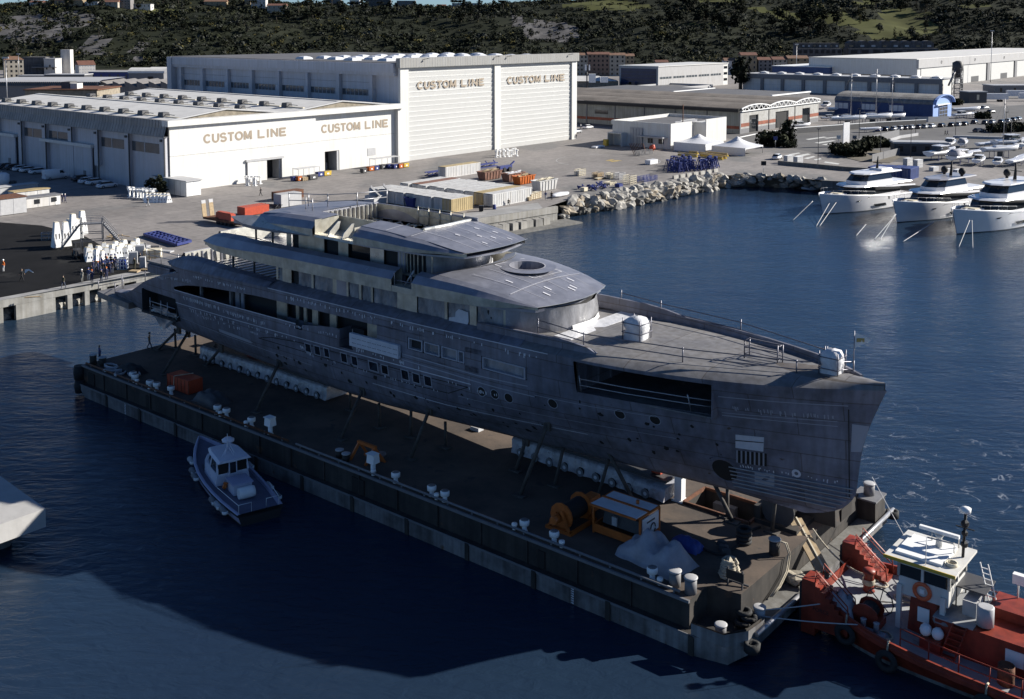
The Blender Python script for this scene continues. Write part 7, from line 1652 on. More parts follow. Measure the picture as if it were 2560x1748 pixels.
for i in range(9):
 rows.append([(1.6+.9*(-1+2*i/8)*(1+.1*math.sin(j)),-3.0+.75*(-1+2*j/8),dk(1.6)+1.25*max(0,1-abs(-1+2*i/8)**2.5)**.5*max(0,1-abs(-1+2*j/8)**2.5)**.5*(1+.2*math.sin(i*2+j*1.4)))for j in range(9)])
mb.loft(rows,'tarp_grey',smooth=True);mb.build('winch_cover',tug)
mb=MB();mb.box(2.9,4.6,-3.95,-3.45,dk(3.5),dk(3.5)+.16,'tug_deck_shade');[mb.lathe([(.18,0),(.16,.55),(.2,.6),(.02,.62)],'tug_deck_shade',10,(x,-3.7,dk(3.5)+.16))for x in(3.3,4.1)];mb.build('twin_bitts',tug)
mb=MB();mb.box(6.4,7.6,-2.9,-1.9,dk(7),dk(7)+.7,'tug_red');[mb.ico((6.6+.7*k,-2.4,dk(7)+1.0),.42,'white_plain',2,.05,k,(.85,1,.9),True)for k in range(2)];mb.build('liferaft_canister',tug)
mb=MB();mb.ico((7.4,-1.7,dk(7)+1.5),.6,'mid_grey',2,.3,5,(1,.8,.5),True);mb.build('covered_gear',tug)
for x,y in((11.5,-2.9),(15.5,-1.5)):
 pass
mb=MB();mb.lathe([(.46,0),(.48,.05),(.46,.5),(.48,.55),(.46,1.1),(.42,1.1),(.4,1.0)],'rust',12,(11.3,-3.0,dk(11)));mb.build('oil_drum',tug)
for y in(-2.6,1.4):
 mb=MB();mb.prism([(12.8,y-1.0),(17,y-1.0),(17,y+1.2),(12.8,y+1.2)],dk(14),dk(14)+1.0,'tug_red');mb.box(13.1,16.8,y-.8,y+1.0,dk(14)+1.0,dk(14)+1.35,'tug_red',.2,.15);mb.box(13.6,15.2,y-.4,y+.5,dk(14)+1.36,dk(14)+1.55,'tug_red',.1,.1);mb.build('hatch_cover',tug)
mb=MB();mb.box(12.1,12.4,-2.0,2.2,dk(12),3.0,'tug_red');mb.box(11.0,12.0,-2.15,-2.1,1.6,2.5,'poly_white');mb.build('locker',tug)
for sg in(-1,1):
 mb=MB();xs2=[5.6+1.7*k for k in range(11)];Yb=[sg*(tb(x)-.35-(.55 if sg<0 else 0))for x in xs2]
 for x,y in zip(xs2,Yb):mb.tube([(x,y,dk(x)),(x,y,dk(x)+1.25)],.04,'tug_red',5)
 for h_ in(.65,1.25):mb.tube([(x,y,dk(x)+h_)for x,y in zip(xs2,Yb)],.04,'tug_red',5)
 mb.build('deck_rail',tug)
for x in(2.4,5.2,10.8,15.5,20):
 mb=MB();n=14;c_=(x,-tb(x)-.25,tsh(x)-1.05);mb.loft([[(c_[0]+(.48+.2*math.cos(q))*math.cos(6.283*k/n),c_[1]+.2*math.sin(q),c_[2]+(.48+.2*math.cos(q))*math.sin(6.283*k/n))for q in[6.283*w/6 for w in range(7)]]for k in range(n+1)],'rubber',smooth=True)
 mb.tube([(x,-tb(x)-.2,tsh(x)-.5),(x,-tb(x),tsh(x)+.05),(x,-tb(x)+.3,tsh(x))],.07,'rope',5);mb.build('tyre_fender',tug)
def rope_line(label,pts,r_=.035,mt_='rope',sag=.0,group=None):
 mb=MB();P=[];a,b=Vector(pts[0]),Vector(pts[-1])
 for k in range(13):t_=k/12;p=a.lerp(b,t_);p.z-=sag*4*t_*(1-t_);P.append(p-a)
 mb.tube(P,r_,mt_,5);return one(mb,'mooring_line',label,'rope',a,0,group)
rope_line('upper tight line from the tug bow to the pale ledge bollard',[bw(71.6,4.3,1.8),bw(TU+1.2,TV-3.6,2.4)],.04,'light_grey',.05)
rope_line('lower tight line from the tug side to the pale ledge bollard',[bw(71.7,4.0,1.6),bw(TU+3.2,TV-4.3,2.0)],.04,'light_grey',.08)
rope_line('long tight wire from the far corner bollard to the tug winch',[bw(71.6,22.6,4.3),bw(TU+4.8,TV+3.5,2.2)],.03,'light_grey',.1)
rope_line('hanging cream ropes between barge bollard and red tow post',[bw(70.9,13.6,3.4),bw(TU+1.9,TV+.7,2.6)],.06,'rope',.6)
# ---- pilot boat
mat('pilot_hull',(.42,.42,.56),.45,var=.15,vscale=1)
mat('pilot_deck',(.13,.13,.19),.7,var=.2,vscale=1.5)
mat('pilot_cabin',(.66,.66,.74),.4,var=.08,vscale=1)
stn=Vector((-19.4,79.9,0));bowp=Vector((-27.7,92.4,0));dd_=bowp-stn;PL=dd_.length
pb=thing('pilot_boat','small pale pilot boat with a cabin and rope fenders beside the barge','boat',stn,math.atan2(dd_.y,dd_.x))
def pbb(x):return sinterp(x,[(0,1.75),(3,2.05),(7,2.15),(10.5,1.85),(13,1.05),(14.4,.35),(PL,.02)])
def psh(x):return sinterp(x,[(0,1.0),(5,1.0),(8.4,1.15),(12,1.65),(PL,2.0)])
xs=[0,.2,1.5,3,5,7,9,10.5,12,13,13.8,14.4,PL-.02]
rows=[[(x-.3*min(1,x/10),-pbb(x)*.72,-.5),(x-.15*min(1,x/10),-pbb(x)*.9,.2),(x,-pbb(x),psh(x)-.25),(x,-pbb(x)-.08,psh(x)-.22),(x,-pbb(x)-.08,psh(x)-.05),(x,-pbb(x),psh(x)),(x,-pbb(x)+.16*min(1,pbb(x)),psh(x)),(x,-pbb(x)+.18*min(1,pbb(x)),psh(x)-.3)]for x in xs]
mts_=['barge_dark','pilot_hull','rubber','rubber','pilot_hull','pilot_hull','pilot_hull']
mb=MB();mb.loft(rows,'pilot_hull',mts=mts_);mb.loft([[(a,-b,c)for a,b,c in r_]for r_ in rows][::-1],'pilot_hull',mts=mts_);mb.loft([rows[0],[(a,-b,c)for a,b,c in rows[0]]][::-1],'rubber');mb.build('hull',pb)
mb=MB();mb.loft([[(x,-pbb(x)+.15*min(1,pbb(x)),psh(x)-.28),(x,pbb(x)-.15*min(1,pbb(x)),psh(x)-.28)]for x in xs],'pilot_deck');mb.build('deck',pb)
mb=MB()
prof=[(6.2,.75),(6.4,1.3),(10.9,1.35),(11.6,1.55)]
mb.loft([[(6.3,-1.45,.8),(6.3,-1.3,1.75),(6.3,1.3,1.75),(6.3,1.45,.8)],[(9.4,-1.4,.85),(9.4,-1.2,1.85),(9.4,1.2,1.85),(9.4,1.4,.85)],[(11.3,-.75,1.2),(10.9,-.6,1.85),(10.9,.6,1.85),(11.3,.75,1.2)]],'pilot_cabin',cap=True);mb.build('cabin_trunk',pb)
mb=MB()
for x,y,x2,y2 in((6.3,-1.28,6.5,-1.2),(8.3,-1.2,7.9,-1.1),(9.7,-.95,9.1,-.85),(9.7,.95,9.1,.85),(8.3,1.2,7.9,1.1),(6.3,1.28,6.5,1.2)):mb.beam((x,y,1.75),(x2,y2,2.85),.14,.14,'pilot_cabin')
mb.box(6.2,6.3,-.35,.35,.8,2.8,'pilot_cabin');cb=mb.build('cabin_frame',pb)
for q in(((8.3,-1.2),(6.4,-1.26)),((9.7,-.95),(8.3,-1.2)),((9.7,.95),(9.7,-.95)),((8.3,1.2),(9.7,.95)),((6.4,1.26),(8.3,1.2))):
 mb=MB();(a,b),(c,d)=q;mb.quad((a,b,1.8),(c,d,1.8),(c-.45*(c>7)+.05,d*.9,2.8),(a-.45*(a>7)+.05,b*.9,2.8),'glass_dark');mb.build('window',cb)
mb=MB();mb.box(6.18,6.2,-.25,.25,1.7,2.6,'glass_dark');mb.build('door_window',cb);mb=MB();mb.box(6.32,6.36,-1.2,-.4,.85,2.75,'burn_and_shade');mb.box(6.32,6.36,.45,1.2,1.4,2.75,'burn_and_shade');mb.build('cabin_opening',cb)
mb=MB();mb.loft([[(5.7,-1.4,2.85),(5.7,-1.2,3.02),(5.7,1.2,3.02),(5.7,1.4,2.85)],[(8.2,-1.3,2.9),(8.2,-1.1,3.1),(8.2,1.1,3.1),(8.2,1.3,2.9)],[(9.5,-1.0,2.85),(9.4,-.85,2.98),(9.4,.85,2.98),(9.5,1.0,2.85)]],'pilot_cabin',cap=True);rf=mb.build('roof',pb)
mb=MB();[mb.beam((7.0+a,b,3.05),(7.3,0,4.0),.06,.06,'pilot_cabin')for a,b in((0,-.4),(0,.4),(.7,0))];mb.lathe([(.12,3.9),(.5,4.0),(.52,4.15),(.3,4.3),(.05,4.33)],'pilot_cabin',12,(7.3,0,0));mb.build('radar_dome',rf)
mb=MB();[mb.beam((6.6,b,3.05),(6.4,.35,4.0),.05,.05,'pilot_cabin')for b in(-.2,.8)];mb.tube([(6.4,.35,3.9),(6.4,.35,5.0)],.025,'white_plain',4);mb.build('mast',rf)
text('PILOT',.5,'dark_grey',pb,(10.2,1.36,1.05),(R(78),0,R(180)-.0),'lettering',.004)
mb=MB();mb.box(3.9,5.5,-.75,.75,.75,1.6,'pilot_cabin');mb.box(3.8,5.6,-.85,.85,1.6,1.7,'pilot_hull');mb.build('engine_box',pb)
mb=MB();mb.lathe([(.42,-.65),(.46,-.4),(.46,.4),(.42,.65)],'white_plain',12);mb.v=[(3.1+a,c,1.2+b)for a,b,c in mb.v];[mb.lathe([(.48,-.03),(.48,.03)],'dark_grey',12)for _ in range(0)];mb.build('liferaft_canister',pb)
mb=MB();mb.tube([(5.5,.95,.8),(5.4,1.0,1.4),(4.9,.95,1.5)],.09,'orange',5);mb.ico((5.4,1.0,1.1),.25,'orange',1,.3,2);mb.build('life_jackets',pb)
mb=MB();[mb.tube([(.3,s_*1.6,.75),(.3,s_*1.6,1.6),(.3,s_*.6,1.6),(.3,s_*.6,.75)],.03,'white_plain',4)for s_ in(-1,1)];mb.tube([(.3,1.6,1.55),(4.5,1.95,1.6)],.03,'white_plain',4);mb.tube([(.3,-1.6,1.55),(3.0,-1.9,1.6)],.03,'white_plain',4);mb.build('stern_rail',pb)
for x,sg in((11.6,1),(9.9,1),(9.0,1),(4.2,1),(3.2,1),(2.1,1),(4.4,-1),(2.4,-1),(8.8,-1)):
 mb=MB();y=sg*(pbb(x)+.25);mb.tube([(x-.55,y,psh(x)-.35),(x-.45,y,psh(x)-.33),(x+.4,y,psh(x)-.3),(x+.5,y,psh(x)-.3)],[.16,.24,.24,.16],'light_grey' if int(x*10)%3 else 'mid_grey',8);mb.lathe([(.25,0),(.25,.2)],'white_plain',8,(x-.45,y,psh(x)-.42));mb.build('fender',pb)
 # ---- concrete dolphin platform at the left edge
c0=at(750/6.61,1160+735/6.61,2.75);a1=at(0,1160+195/6.61,2.75)-c0;b1=at(0,1160+1000/6.61,2.75)-c0
a1=a1.normalized();b1=b1.normalized()
dp=thing('mooring_platform','white concrete mooring platform on a pile at the left edge','platform',(c0.x,c0.y,0))
mb=MB();q=[(0,0),(a1.x*14,a1.y*14),(a1.x*14+b1.x*9,a1.y*14+b1.y*9),(b1.x*9,b1.y*9)];mat('slab',(.42,.41,.40),.85,var=.12,vscale=.8,bump=.1,bscale=4);mb.prism(q[::-1]if(a1.x*b1.y-a1.y*b1.x)<0 else q,1.35,2.75,'slab');mb.build('slab',dp)
for k in(.18,.6):mb=MB();p=a1*(14*k)+b1*2.4;mb.lathe([(.75,-3),(.75,1.34)],'concrete_dark',12,(p.x,p.y,0));mb.build('pile',dp)
mb=MB();p=a1*4.3+b1*2.2;mb.lathe([(.22,0),(.2,.04)],'dark_grey',10,(p.x,p.y,2.751));mb.build('socket',dp)
# ================================================================== yard: containers, skips, crates, stands
mat('cont_white',(.56,.56,.56),.6,var=.12,vscale=.8,streak=.18,spots=(.42,.36,.32),spot_at=.7,spot_scale=1.2)
mat('cont_tan',(.46,.36,.19),.6,var=.2,vscale=.8,streak=.2)
mat('cont_brown',(.24,.12,.085),.7,var=.3,vscale=.8,streak=.25)
mat('cont_blue',(.03,.06,.22),.6,var=.25,vscale=.8,streak=.2)
def cont_parts(t,L,Wd,H,m1,m2):
 mb=MB();n=int(L/.55)
 for y0,sg in((0,-1),(Wd,1)):
  row=[]
  for k in range(n+1):
   a=.09+(L-.18)*k/n;d=L/n*.22
   for q,o in((-.45,0),(-.22,.06),(.22,.06),(.45,0)):
    if 0<=a+q*L/n*.9<=L:row.append((a+q*L/n*.9,y0+sg*(-.06+o)))
  mb.loft([[(a,b,.15),(a,b,H-.1)]for a,b in row],m1)
 for x0 in(0,L):mb.quad((x0+(.03 if x0==0 else-.03),.05,.15),(x0+(.03 if x0==0 else-.03),Wd-.05,.15),(x0+(.03 if x0==0 else-.03),Wd-.05,H-.1),(x0+(.03 if x0==0 else-.03),.05,H-.1),m1)
 for x0 in(.08,L-.08):
  for y0 in(.08,Wd-.08):mb.beam((x0,y0,0),(x0,y0,H-.005),.16,.16,m1)
 for y0 in(.07,Wd-.07):mb.beam((.16,y0,.08),(L-.16,y0,.08),.13,.15,m1);mb.beam((.16,y0,H-.08),(L-.16,y0,H-.08),.13,.14,m1)
 mb.build('walls',t)
 mb=MB();mb.box(.02,L-.02,.02,Wd-.02,H-.02,H+.02,m2);[mb.box(L*k/3-.03,L*k/3+.03,.1,Wd-.1,H+.021,H+.03,'light_grey')for k in(1,2)];mb.build('roof',t)
 mb=MB();[mb.box(-.03,.01,a,b,.2,H-.15,m1)for a,b in((.14,Wd/2-.02),(Wd/2+.02,Wd-.14))];[mb.beam((-.06,y,.2),(-.06,y,H-.15),.04,.04,'light_grey')for y in(Wd*.3,Wd*.42,Wd*.58,Wd*.7)];mb.build('doors',t)
CP={}
def container(p,L,m1,m2,label,group,rz=HY):
 k=(L,m1,m2)
 if k not in CP:t=thing('container',label,'container',p,rz,group);cont_parts(t,L,2.44,2.6,m1,m2);CP[k]=t;return t
 return dup(CP[k],p,rz,label,group)
PB=at(1232,519.3)
BL=[('cont_white','cont_white','white container nearest the quay edge with a person crouching beside it'),('cont_tan','cont_tan','tan container next to the nearest white one'),('cont_white','cont_white','white roofed container right behind the tan one')]+[('cont_white','cont_white',None)]*5+[('cont_white','cont_brown','container with a brown rusty roof near the far end of the big row'),('cont_white','cont_white','white container at the far end of the big row beyond the brown roof')]
for i,(a,b,lb)in enumerate(BL):
 container(PB+E2*2.55*i-E1*(0 if i<2 else.5*math.sin(i*3)),12.19,a,b,lb or 'white container inside the big row between the tan and brown roofs','containers of the big row')
PA=at(1128.6,532.8)
for i in range(9):
 container(PA+E2*2.55*i+E1*.3*math.sin(i*2),6.06,'cont_tan' if i==0 else 'cont_white','cont_white','container with a sunlit yellow side at the front of the short row' if i==0 else 'white container at the back end of the short row' if i==8 else 'white short container in the row behind the yellow sided one','containers of the short row')
container(at(1122,447)+E2*1,12.19,'cont_white','cont_tan','lone container with a tan roof beyond the big row',None)
for i in range(4):container(at(2195+i*27,447+i*1.2),6.06,'cont_blue','cont_blue','blue container in the row behind the moored yachts','blue containers behind the yachts',R(52))
def pt(p,dx=0,dy=0):return p+E1*dx+E2*dy
def skip(px,L,Wd,H,m1,label,fill=None,rz=HY):
 t=thing('skip',label,'skip',at(*px),rz);mb=MB();a=.5
 mb.loft([[(a,.2,.1),(L-a,.2,.1),(L-a,Wd-.2,.1),(a,Wd-.2,.1)],[(0,0,H),(L,0,H),(L,Wd,H),(0,Wd,H)],[(.1,.1,H),(L-.1,.1,H),(L-.1,Wd-.1,H),(.1,Wd-.1,H)],[(.4,.3,.4),(L-.4,.3,.4),(L-.4,Wd-.3,.4),(.4,Wd-.3,.4)]],m1,closed=True,cap=True)
 for k in range(1,6):mb.beam((L*k/6+.05,.12,.15),(L*k/6,-.05,H),.12,.1,m1);mb.beam((L*k/6+.05,Wd-.12,.15),(L*k/6,Wd+.05,H),.12,.1,m1)
 mb.beam((-.05,-.05,H),(L+.05,-.05,H),.12,.14,m1);mb.beam((-.05,Wd+.05,H),(L+.05,Wd+.05,H),.12,.14,m1);mb.build('tub',t)
 if fill:
  mb=MB();rg=random.Random(L*7)
  for k in range(16):x=rg.uniform(.5,L-.5);y=rg.uniform(.4,Wd-.4);mb.beam((x-.6,y,H-.1+rg.uniform(-.1,.3)),(x+.7,y+rg.uniform(-.4,.4),H-.1+rg.uniform(-.1,.4)),.3,.12,fill)
  mb.build('scrap',t)['kind']='stuff'
skip((1212,453),6.2,2.5,2.0,'cont_brown','brown skip full of scrap behind the white containers','wood');skip((1272,457),6.0,2.4,1.9,'cont_brown','dark brown skip with pale rubbish right of the first brown skip','poly_white')
skip((1300,464),5.5,2.4,1.9,'orange','ochre orange skip beside the white ribbed one','wood');skip((1350,481),6.2,2.5,2.3,'cont_white','white ribbed skip with a lattice end','cream');skip((1032,521),5.2,2.4,1.9,'blue_steel','blue skip in the shade beside the short container row',None)
t=thing('lid_skip','grey skip with two raised lids behind the yacht roof','skip',at(935,515),HY);mb=MB();mb.box(0,7,0,3,0,1.8,'light_grey',.2,.2);mb.build('tub',t)
for x0 in(.2,3.6):mb=MB();mb.beam((x0+1.5,.1,1.85),(x0+.2,1.4,3.7),3.0,.12,'mid_grey');mb.build('lid',t)
t=thing('boom','long blue steel boom lying behind the containers','boom',at(1066,441),HY);Lb=along_col(at(1066,441),E1,1240);mb=MB()
for y in(-.5,.5):mb.beam((0,y,.9),(Lb,y,.9),.25,.25,'blue_steel');mb.beam((0,y,.15),(Lb,y,.15),.2,.2,'blue_steel')
for k in range(18):mb.beam((Lb*k/18,.5*(-1)**k,.15),(Lb*(k+1)/18,-.5*(-1)**k,.9),.14,.14,'blue_steel')
for k in(.35,.6,.85,.97):mb.beam((Lb*k,-.4,1),(Lb*k-.8,-.4,1.7),.2,.2,'blue_steel')
mb.build('lattice',t)
t=thing('axle','blue wheeled axle frame at the end of the blue boom','axle',at(1256,430),HY);mb=MB();mb.box(-1.5,3,-.6,.6,.7,1.5,'blue_steel');mb.beam((3,0,1.4),(4.5,0,2.2),.3,.3,'blue_steel');mb.build('frame',t)
for x in(0,2):mb=MB();mb.lathe([(.55,-.9),(.6,0),(.55,.9)],'rubber',10);mb.v=[(x+a,c,.6+b)for a,b,c in mb.v];mb.build('wheel',t)
def crate(px,L,Wd,H,m1,label,rz=HY,slats=True,group=None,z=QZ):
 mb=MB();mb.box(0,L,0,Wd,.12,H,m1)
 if slats:
  for k in range(4):mb.box(-.03,L+.03,-.04,-.005,.12+(H-.2)*k/3,.2+(H-.2)*k/3,'wood');mb.box(-.04,-.005,-.03,Wd+.03,.12+(H-.2)*k/3,.2+(H-.2)*k/3,'wood')
  for k in range(3):mb.box(L*k/3,L*k/3+.1,-.06,-.041,0,H,'wood');mb.box(L*.1+k*L*.38,L*.1+k*L*.38+.12,0,Wd,0,.11,'wood')
 return one(mb,'crate',label,'crate',at(*px,z)if len(px)==2 else px,rz,group)
crate((1328,501),2.0,1.5,1.2,'cream','pale wooden crate at the corner of the nearest white container');crate((1340,498),1.8,1.4,1.3,'cream','pale wooden crate right of the one at the container corner')
crate((1322,503),1.0,.9,.8,'cream','smallest pale crate leaning at the container wall');crate((1345,491),1.2,1.0,1.0,'mid_grey','dark crate behind the two pale crates')
mb=MB();mb.ico((0,0,.5),1.0,'poly_white',2,.12,3,(3.2,.9,.5),True);one(mb,'sheet_roll','white wrapped roll lying by the boulder bank','roll',at(1400,492),HY)
mb=MB();mb.lathe([(.32,0),(.34,.3),(.32,.9),(.3,.92),(.02,.93)],'blue_steel',10);one(mb,'drum','blue drum at the corner of the nearest white container','drum',at(1236,523.5))
mb=MB();mb.box(-.4,.4,-.35,.35,.1,1.1,'black',-.06,-.04);mb.box(-.45,.45,-.4,.4,1.1,1.18,'dark_grey');one(mb,'bin','black wheeled bin between the yellow sided and tan containers','bin',at(1203,529))
# recycling points in front of the low hall
def canopy(px,L,label):
 t=thing('canopy',label,'canopy',at(*px),HY);mb=MB();mb.box(0,L,0,2.2,2.3,2.4,'light_grey');mb.build('roof',t);mb=MB();[mb.beam((x,y,0),(x,y,2.3),.08,.08,'galv')for x in(.1,L/2,L-.1)for y in(.1,2.1)];mb.build('posts',t)
canopy((746,449),6.5,'grey sheet canopy over bins between the two doorways');canopy((938,422),8.5,'longer grey sheet canopy over bins near the hangar corner')
BINM={'blue':'blue_steel','orange':'orange','yellow':'yellow','green black':'dark_grey'}
for x,y,c,w_,lb in((734,454,'blue',1.6,'leftmost at the first canopy'),(746,454,'orange',1.0,'second from left at the first canopy'),(776,451,'green black',2.2,'under the first canopy'),(796,443,'blue',1.7,'beside the yellow skip at the first canopy'),(812,441,'yellow',2.0,'at the right end of the first canopy'),(908,434,'green black',1.2,'standing apart left of the second canopy'),(924,429,'orange',1.5,'leftmost at the second canopy'),(938,427,'blue',1.3,'second from left at the second canopy'),(955,424,'green black',1.4,'under the second canopy'),(972,423,'blue',1.2,'in the middle of the second canopy'),(986,423,'blue',1.4,'next left of the orange one at the second canopy end'),(999,422,'orange',1.2,'beside the yellow one at the hangar corner'),(1011,420,'yellow',1.6,'at the hangar corner')):
 mb=MB();m_=BINM[c];mb.box(0,w_,0,1.1,.15,1.15,m_,-.08,-.05);mb.box(.1,w_-.1,.1,1.0,1.1,1.16,'dark_grey');mb.box(w_*.35,w_*.65,-.07,-.055,.4,.75,'white_plain');[mb.box(x_,x_+.15,y_,y_+.15,0,.15,'black')for x_ in(.1,w_-.25)for y_ in(.1,.85)]
 one(mb,'bin',c+' bin '+lb,'bin',at(x,y),HY)
crate((757,453),1.8,1.2,.8,'wood','stack of wooden pallets among the first canopy bins')
# boat stands: white trapezoid stands and blue frames
def stand_parts(t,m_,h,w_):
 mb=MB();mb.box(-w_,w_,-w_*.8,w_*.8,0,h,m_,w_*.55,w_*.3);mb.build('body',t)
 mb=MB();[mb.box(x_-.07,x_+.07,-w_*.8-.0+.1*w_,-w_*.8+.2*w_,h*.25,h*.55,'burn_and_shade')for x_ in(-w_*.35,w_*.35)];mb.box(-w_*.4,w_*.4,-w_*.45,w_*.45,h+.005,h+.08,'cream');mb.build('slots',t)
SP={}
def stand(p,h,w_,label,group,rz=0):
 k=(h,w_)
 if k not in SP:t=thing('boat_stand',label,'stand',p,rz,group);stand_parts(t,'white_plain',h,w_);SP[k]=t;return t
 return dup(SP[k],p,rz,label,group)
rg=random.Random(4)
Zq=lambda x,y:at(x/4.842,530+y/4.842)
for x,y,h,lb in((690,425,4.0,'leftmost of the tall row'),(800,412,3.9,'second from left in the tall row'),(890,330,4.2,'behind the stair tower, tallest of the row'),(845,320,3.2,'small one behind the tall row'),(945,315,3.2,'half hidden behind the stair tower steps'),(1000,270,4.0,'rightmost of the tall row behind the stair tower')):
 stand(Zq(x,y),h,.75,'tall white tapered hull stand, '+lb,'tall hull stands',HY+rg.uniform(-.2,.2))
for i in range(30):
 q=i/30;x=lerp(1040,1730,q)+rg.uniform(-20,20);y=lerp(575,480,q)+(i%3)*34-40
 stand(Zq(x,y),1.7 if i%2 else 1.35,.6,'white tapered hull stand in the cluster behind the group of workers','white stands behind the workers',HY+rg.uniform(-.6,.6))
for i in range(16):
 x=325+(i%8)*8.5+rg.uniform(-2,2);y=489+(i//8)*5+(i%8)*.6
 t=None;k='T'
 if k not in SP:SP[k]=thing('post_stand','white pillar stand with a square head beside the white shed','stand',at(x,y),HY,'pillar stands by the shed');mb=MB();mb.box(-.35,.35,-.35,.35,0,.12,'white_plain');mb.beam((0,0,.1),(0,0,1.5),.28,.28,'white_plain');mb.box(-.32,.32,-.32,.32,1.5,1.85,'white_plain');mb.build('pillar',SP[k])
 else:dup(SP[k],at(x,y),HY+rg.uniform(-.3,.3))
for i in range(14):x=368+(i%7)*9+rg.uniform(-2,2);y=500+(i//7)*6;stand(at(x,y),1.35,.6,'white tapered hull stand in front of the white shed','white stands by the shed',HY+rg.uniform(-.4,.4))
for i in range(12):x=1240+(i%6)*10+rg.uniform(-3,3);y=390+(i//6)*4-(i%6)*.7;dup(SP['T'],at(x,y),HY+rg.uniform(-.5,.5),'white pillar stand in the cluster before the right hangar door','stands before the hangar door')
for i in range(9):x=614+(i%5)*9+rg.uniform(-3,3);y=460+(i//5)*5;dup(SP['T'],at(x,y),rg.uniform(0,3),'white pillar stand piled beside the left doorway','stands beside the left doorway')
t0=None;rg=random.Random(8)
for i in range(64):
 q=rg.random();w_=rg.random();p=at(1420+lerp(1440,2150,q)/5.81,370+(lerp(lerp(240,260,q),lerp(375,310,q),w_))/5.81)
 if t0 is None:
  t0=thing('frame_stand','blue steel frame stand in the packed cluster by the boulder bank','stand',p,HY,'blue frame stands');mb=MB()
  for a,b in((-.7,-.6),(.7,-.6),(.7,.6),(-.7,.6)):mb.beam((a,b,0),(a*.25,b*.25,2.1),.13,.13,'blue_steel')
  mb.beam((-.6,-.5,.45),(.6,-.5,.45),.12,.12,'blue_steel');mb.beam((-.6,.5,.45),(.6,.5,.45),.12,.12,'blue_steel');mb.beam((-.4,0,1.3),(.4,0,1.3),.12,.12,'blue_steel');mb.box(-.3,.3,-.25,.25,2.1,2.35,'blue_steel');mb.build('frame',t0)
 else:dup(t0,p,rg.uniform(0,6),sc=rg.uniform(.8,1.25))
for i in range(7):q=i/6;p=at(1420+lerp(1560,2140,q)/5.81,370+lerp(446,350,q)/5.81);mb=MB();mb.box(-1.0,1.0,-.3,.3,0,.8,'concrete',.0,.16);one(mb,'barrier','concrete barrier in the row before the blue frame stands','barrier',p,HY,'concrete barriers')
def cage(p,L,Wd,H,m_,label,rz=HY,n=4,fill=None):
 mb=MB()
 for k in range(n+1):
  z=H*k/n;[mb.beam(a,b,.09,.09,m_)for a,b in(((0,0,z),(L,0,z)),((0,Wd,z),(L,Wd,z)),((0,0,z),(0,Wd,z)),((L,0,z),(L,Wd,z)))]
 for k in range(n+1):x=L*k/n;mb.beam((x,0,0),(x,0,H),.09,.09,m_);mb.beam((x,Wd,0),(x,Wd,H),.09,.09,m_)
 if fill:mb.box(.2,L-.2,.2,Wd-.2,.1,H*.8,fill)
 one(mb,'cage',label,'cage',p,rz)
Zr5=lambda x,y:at(1420+x/5.81,370+y/5.81)
cage(Zr5(160,412),2.6,1.4,1.5,'cream','cream gas bottle cage at the left end of the stacked frames',fill='light_grey');cage(Zr5(430,450),2.4,1.6,1.3,'wood','tan slatted crate right of the gas bottle cage',fill='wood');cage(Zr5(620,455),2.2,1.5,1.3,'cream','cream crate stack in the middle of the stacked frames',fill='cream');cage(Zr5(745,462),2.4,1.6,1.4,'light_grey','grey cage beside the cream crate stack');cage(Zr5(905,535),2.4,2.0,1.9,'cream','tallest cream cage stack nearest the boulders');cage(Zr5(1105,500),5.5,2.0,1.1,'blue_steel','long low blue cage right of the tallest cream stack');cage(Zr5(610,545),2.5,1.6,.6,'cream','low cream pallet stack in front of the cages',fill='cream')
crate(Zr5(430,470),3.2,1.0,.4,'cream','low tan plank stack in front of the slatted crate',HY);crate(Zr5(1195,250),3.6,1.6,1.2,'poly_white','white box at the back left of the blue frame stands',HY,False);crate(Zr5(235,640),1.3,1.0,.9,'cream','pale box in front of the blue heap',HY,False);crate(Zr5(745,580),1.4,1.2,.8,'blue_steel','dark blue box cart beside the pallets',HY,False)
for i,(x,y)in enumerate(((200,600),(330,590),(480,570),(380,620),(530,590),(450,545))):
 mb=MB();[mb.beam((rg.uniform(-1,1),rg.uniform(-1,1),rg.uniform(0,.8)),(rg.uniform(-1,1),rg.uniform(-1,1),rg.uniform(0,1)),.25,.2,'blue_steel')for _ in range(7)];one(mb,'bent_stand','dark blue twisted frame in the heap at the yard edge','frame',Zr5(x,y),i,'blue scrap heap')
for i,(x0,y0,x1,y1)in enumerate(((1600,110,1880,140),(1760,90,1890,100),(1920,105,2300,165),(1930,125,2250,180),(2010,95,2324,130))):
 a=Zr5(x0,y0);b=Zr5(x1,y1);mb=MB();d=b-a;mb.beam((0,0,.3),(d.x,d.y,.3),.5,.4,'yellow');mb.beam((0,.5,.75),(d.x,d.y+.5,.75),.3,.3,'cont_tan');one(mb,'beam_stack','yellow steel beam bundle lying before the marquee tents','beam',a,0,'yellow beams')
for i in range(9):mb=MB();mb.beam((0,0,0),(-1.2+.1*i,.8,3.0),.14,.14,'rust');one(mb,'steel_bar','rusty steel bar leaning before the parapet walled building','bar',Zr5(960+i*22,90),HY,'leaning bars')
cage(Zr5(1040,120),6.5,1.5,1.3,'mid_grey','grey steel rack with rails before the parapet walled building');mb=MB();mb.ico((0,0,.8),.9,'orange_red',2,.4,4);one(mb,'machine','small orange red machine on the steel rack','machine',Zr5(1230,40))
crate((1490,372),4.4,1.6,.6,'poly_white','white sheet stack left of the parapet walled building',HY,False);crate((1516,366),1.2,1.2,2.0,'yellow','yellow cabinet at the wall of the parapet walled building',HY,False)
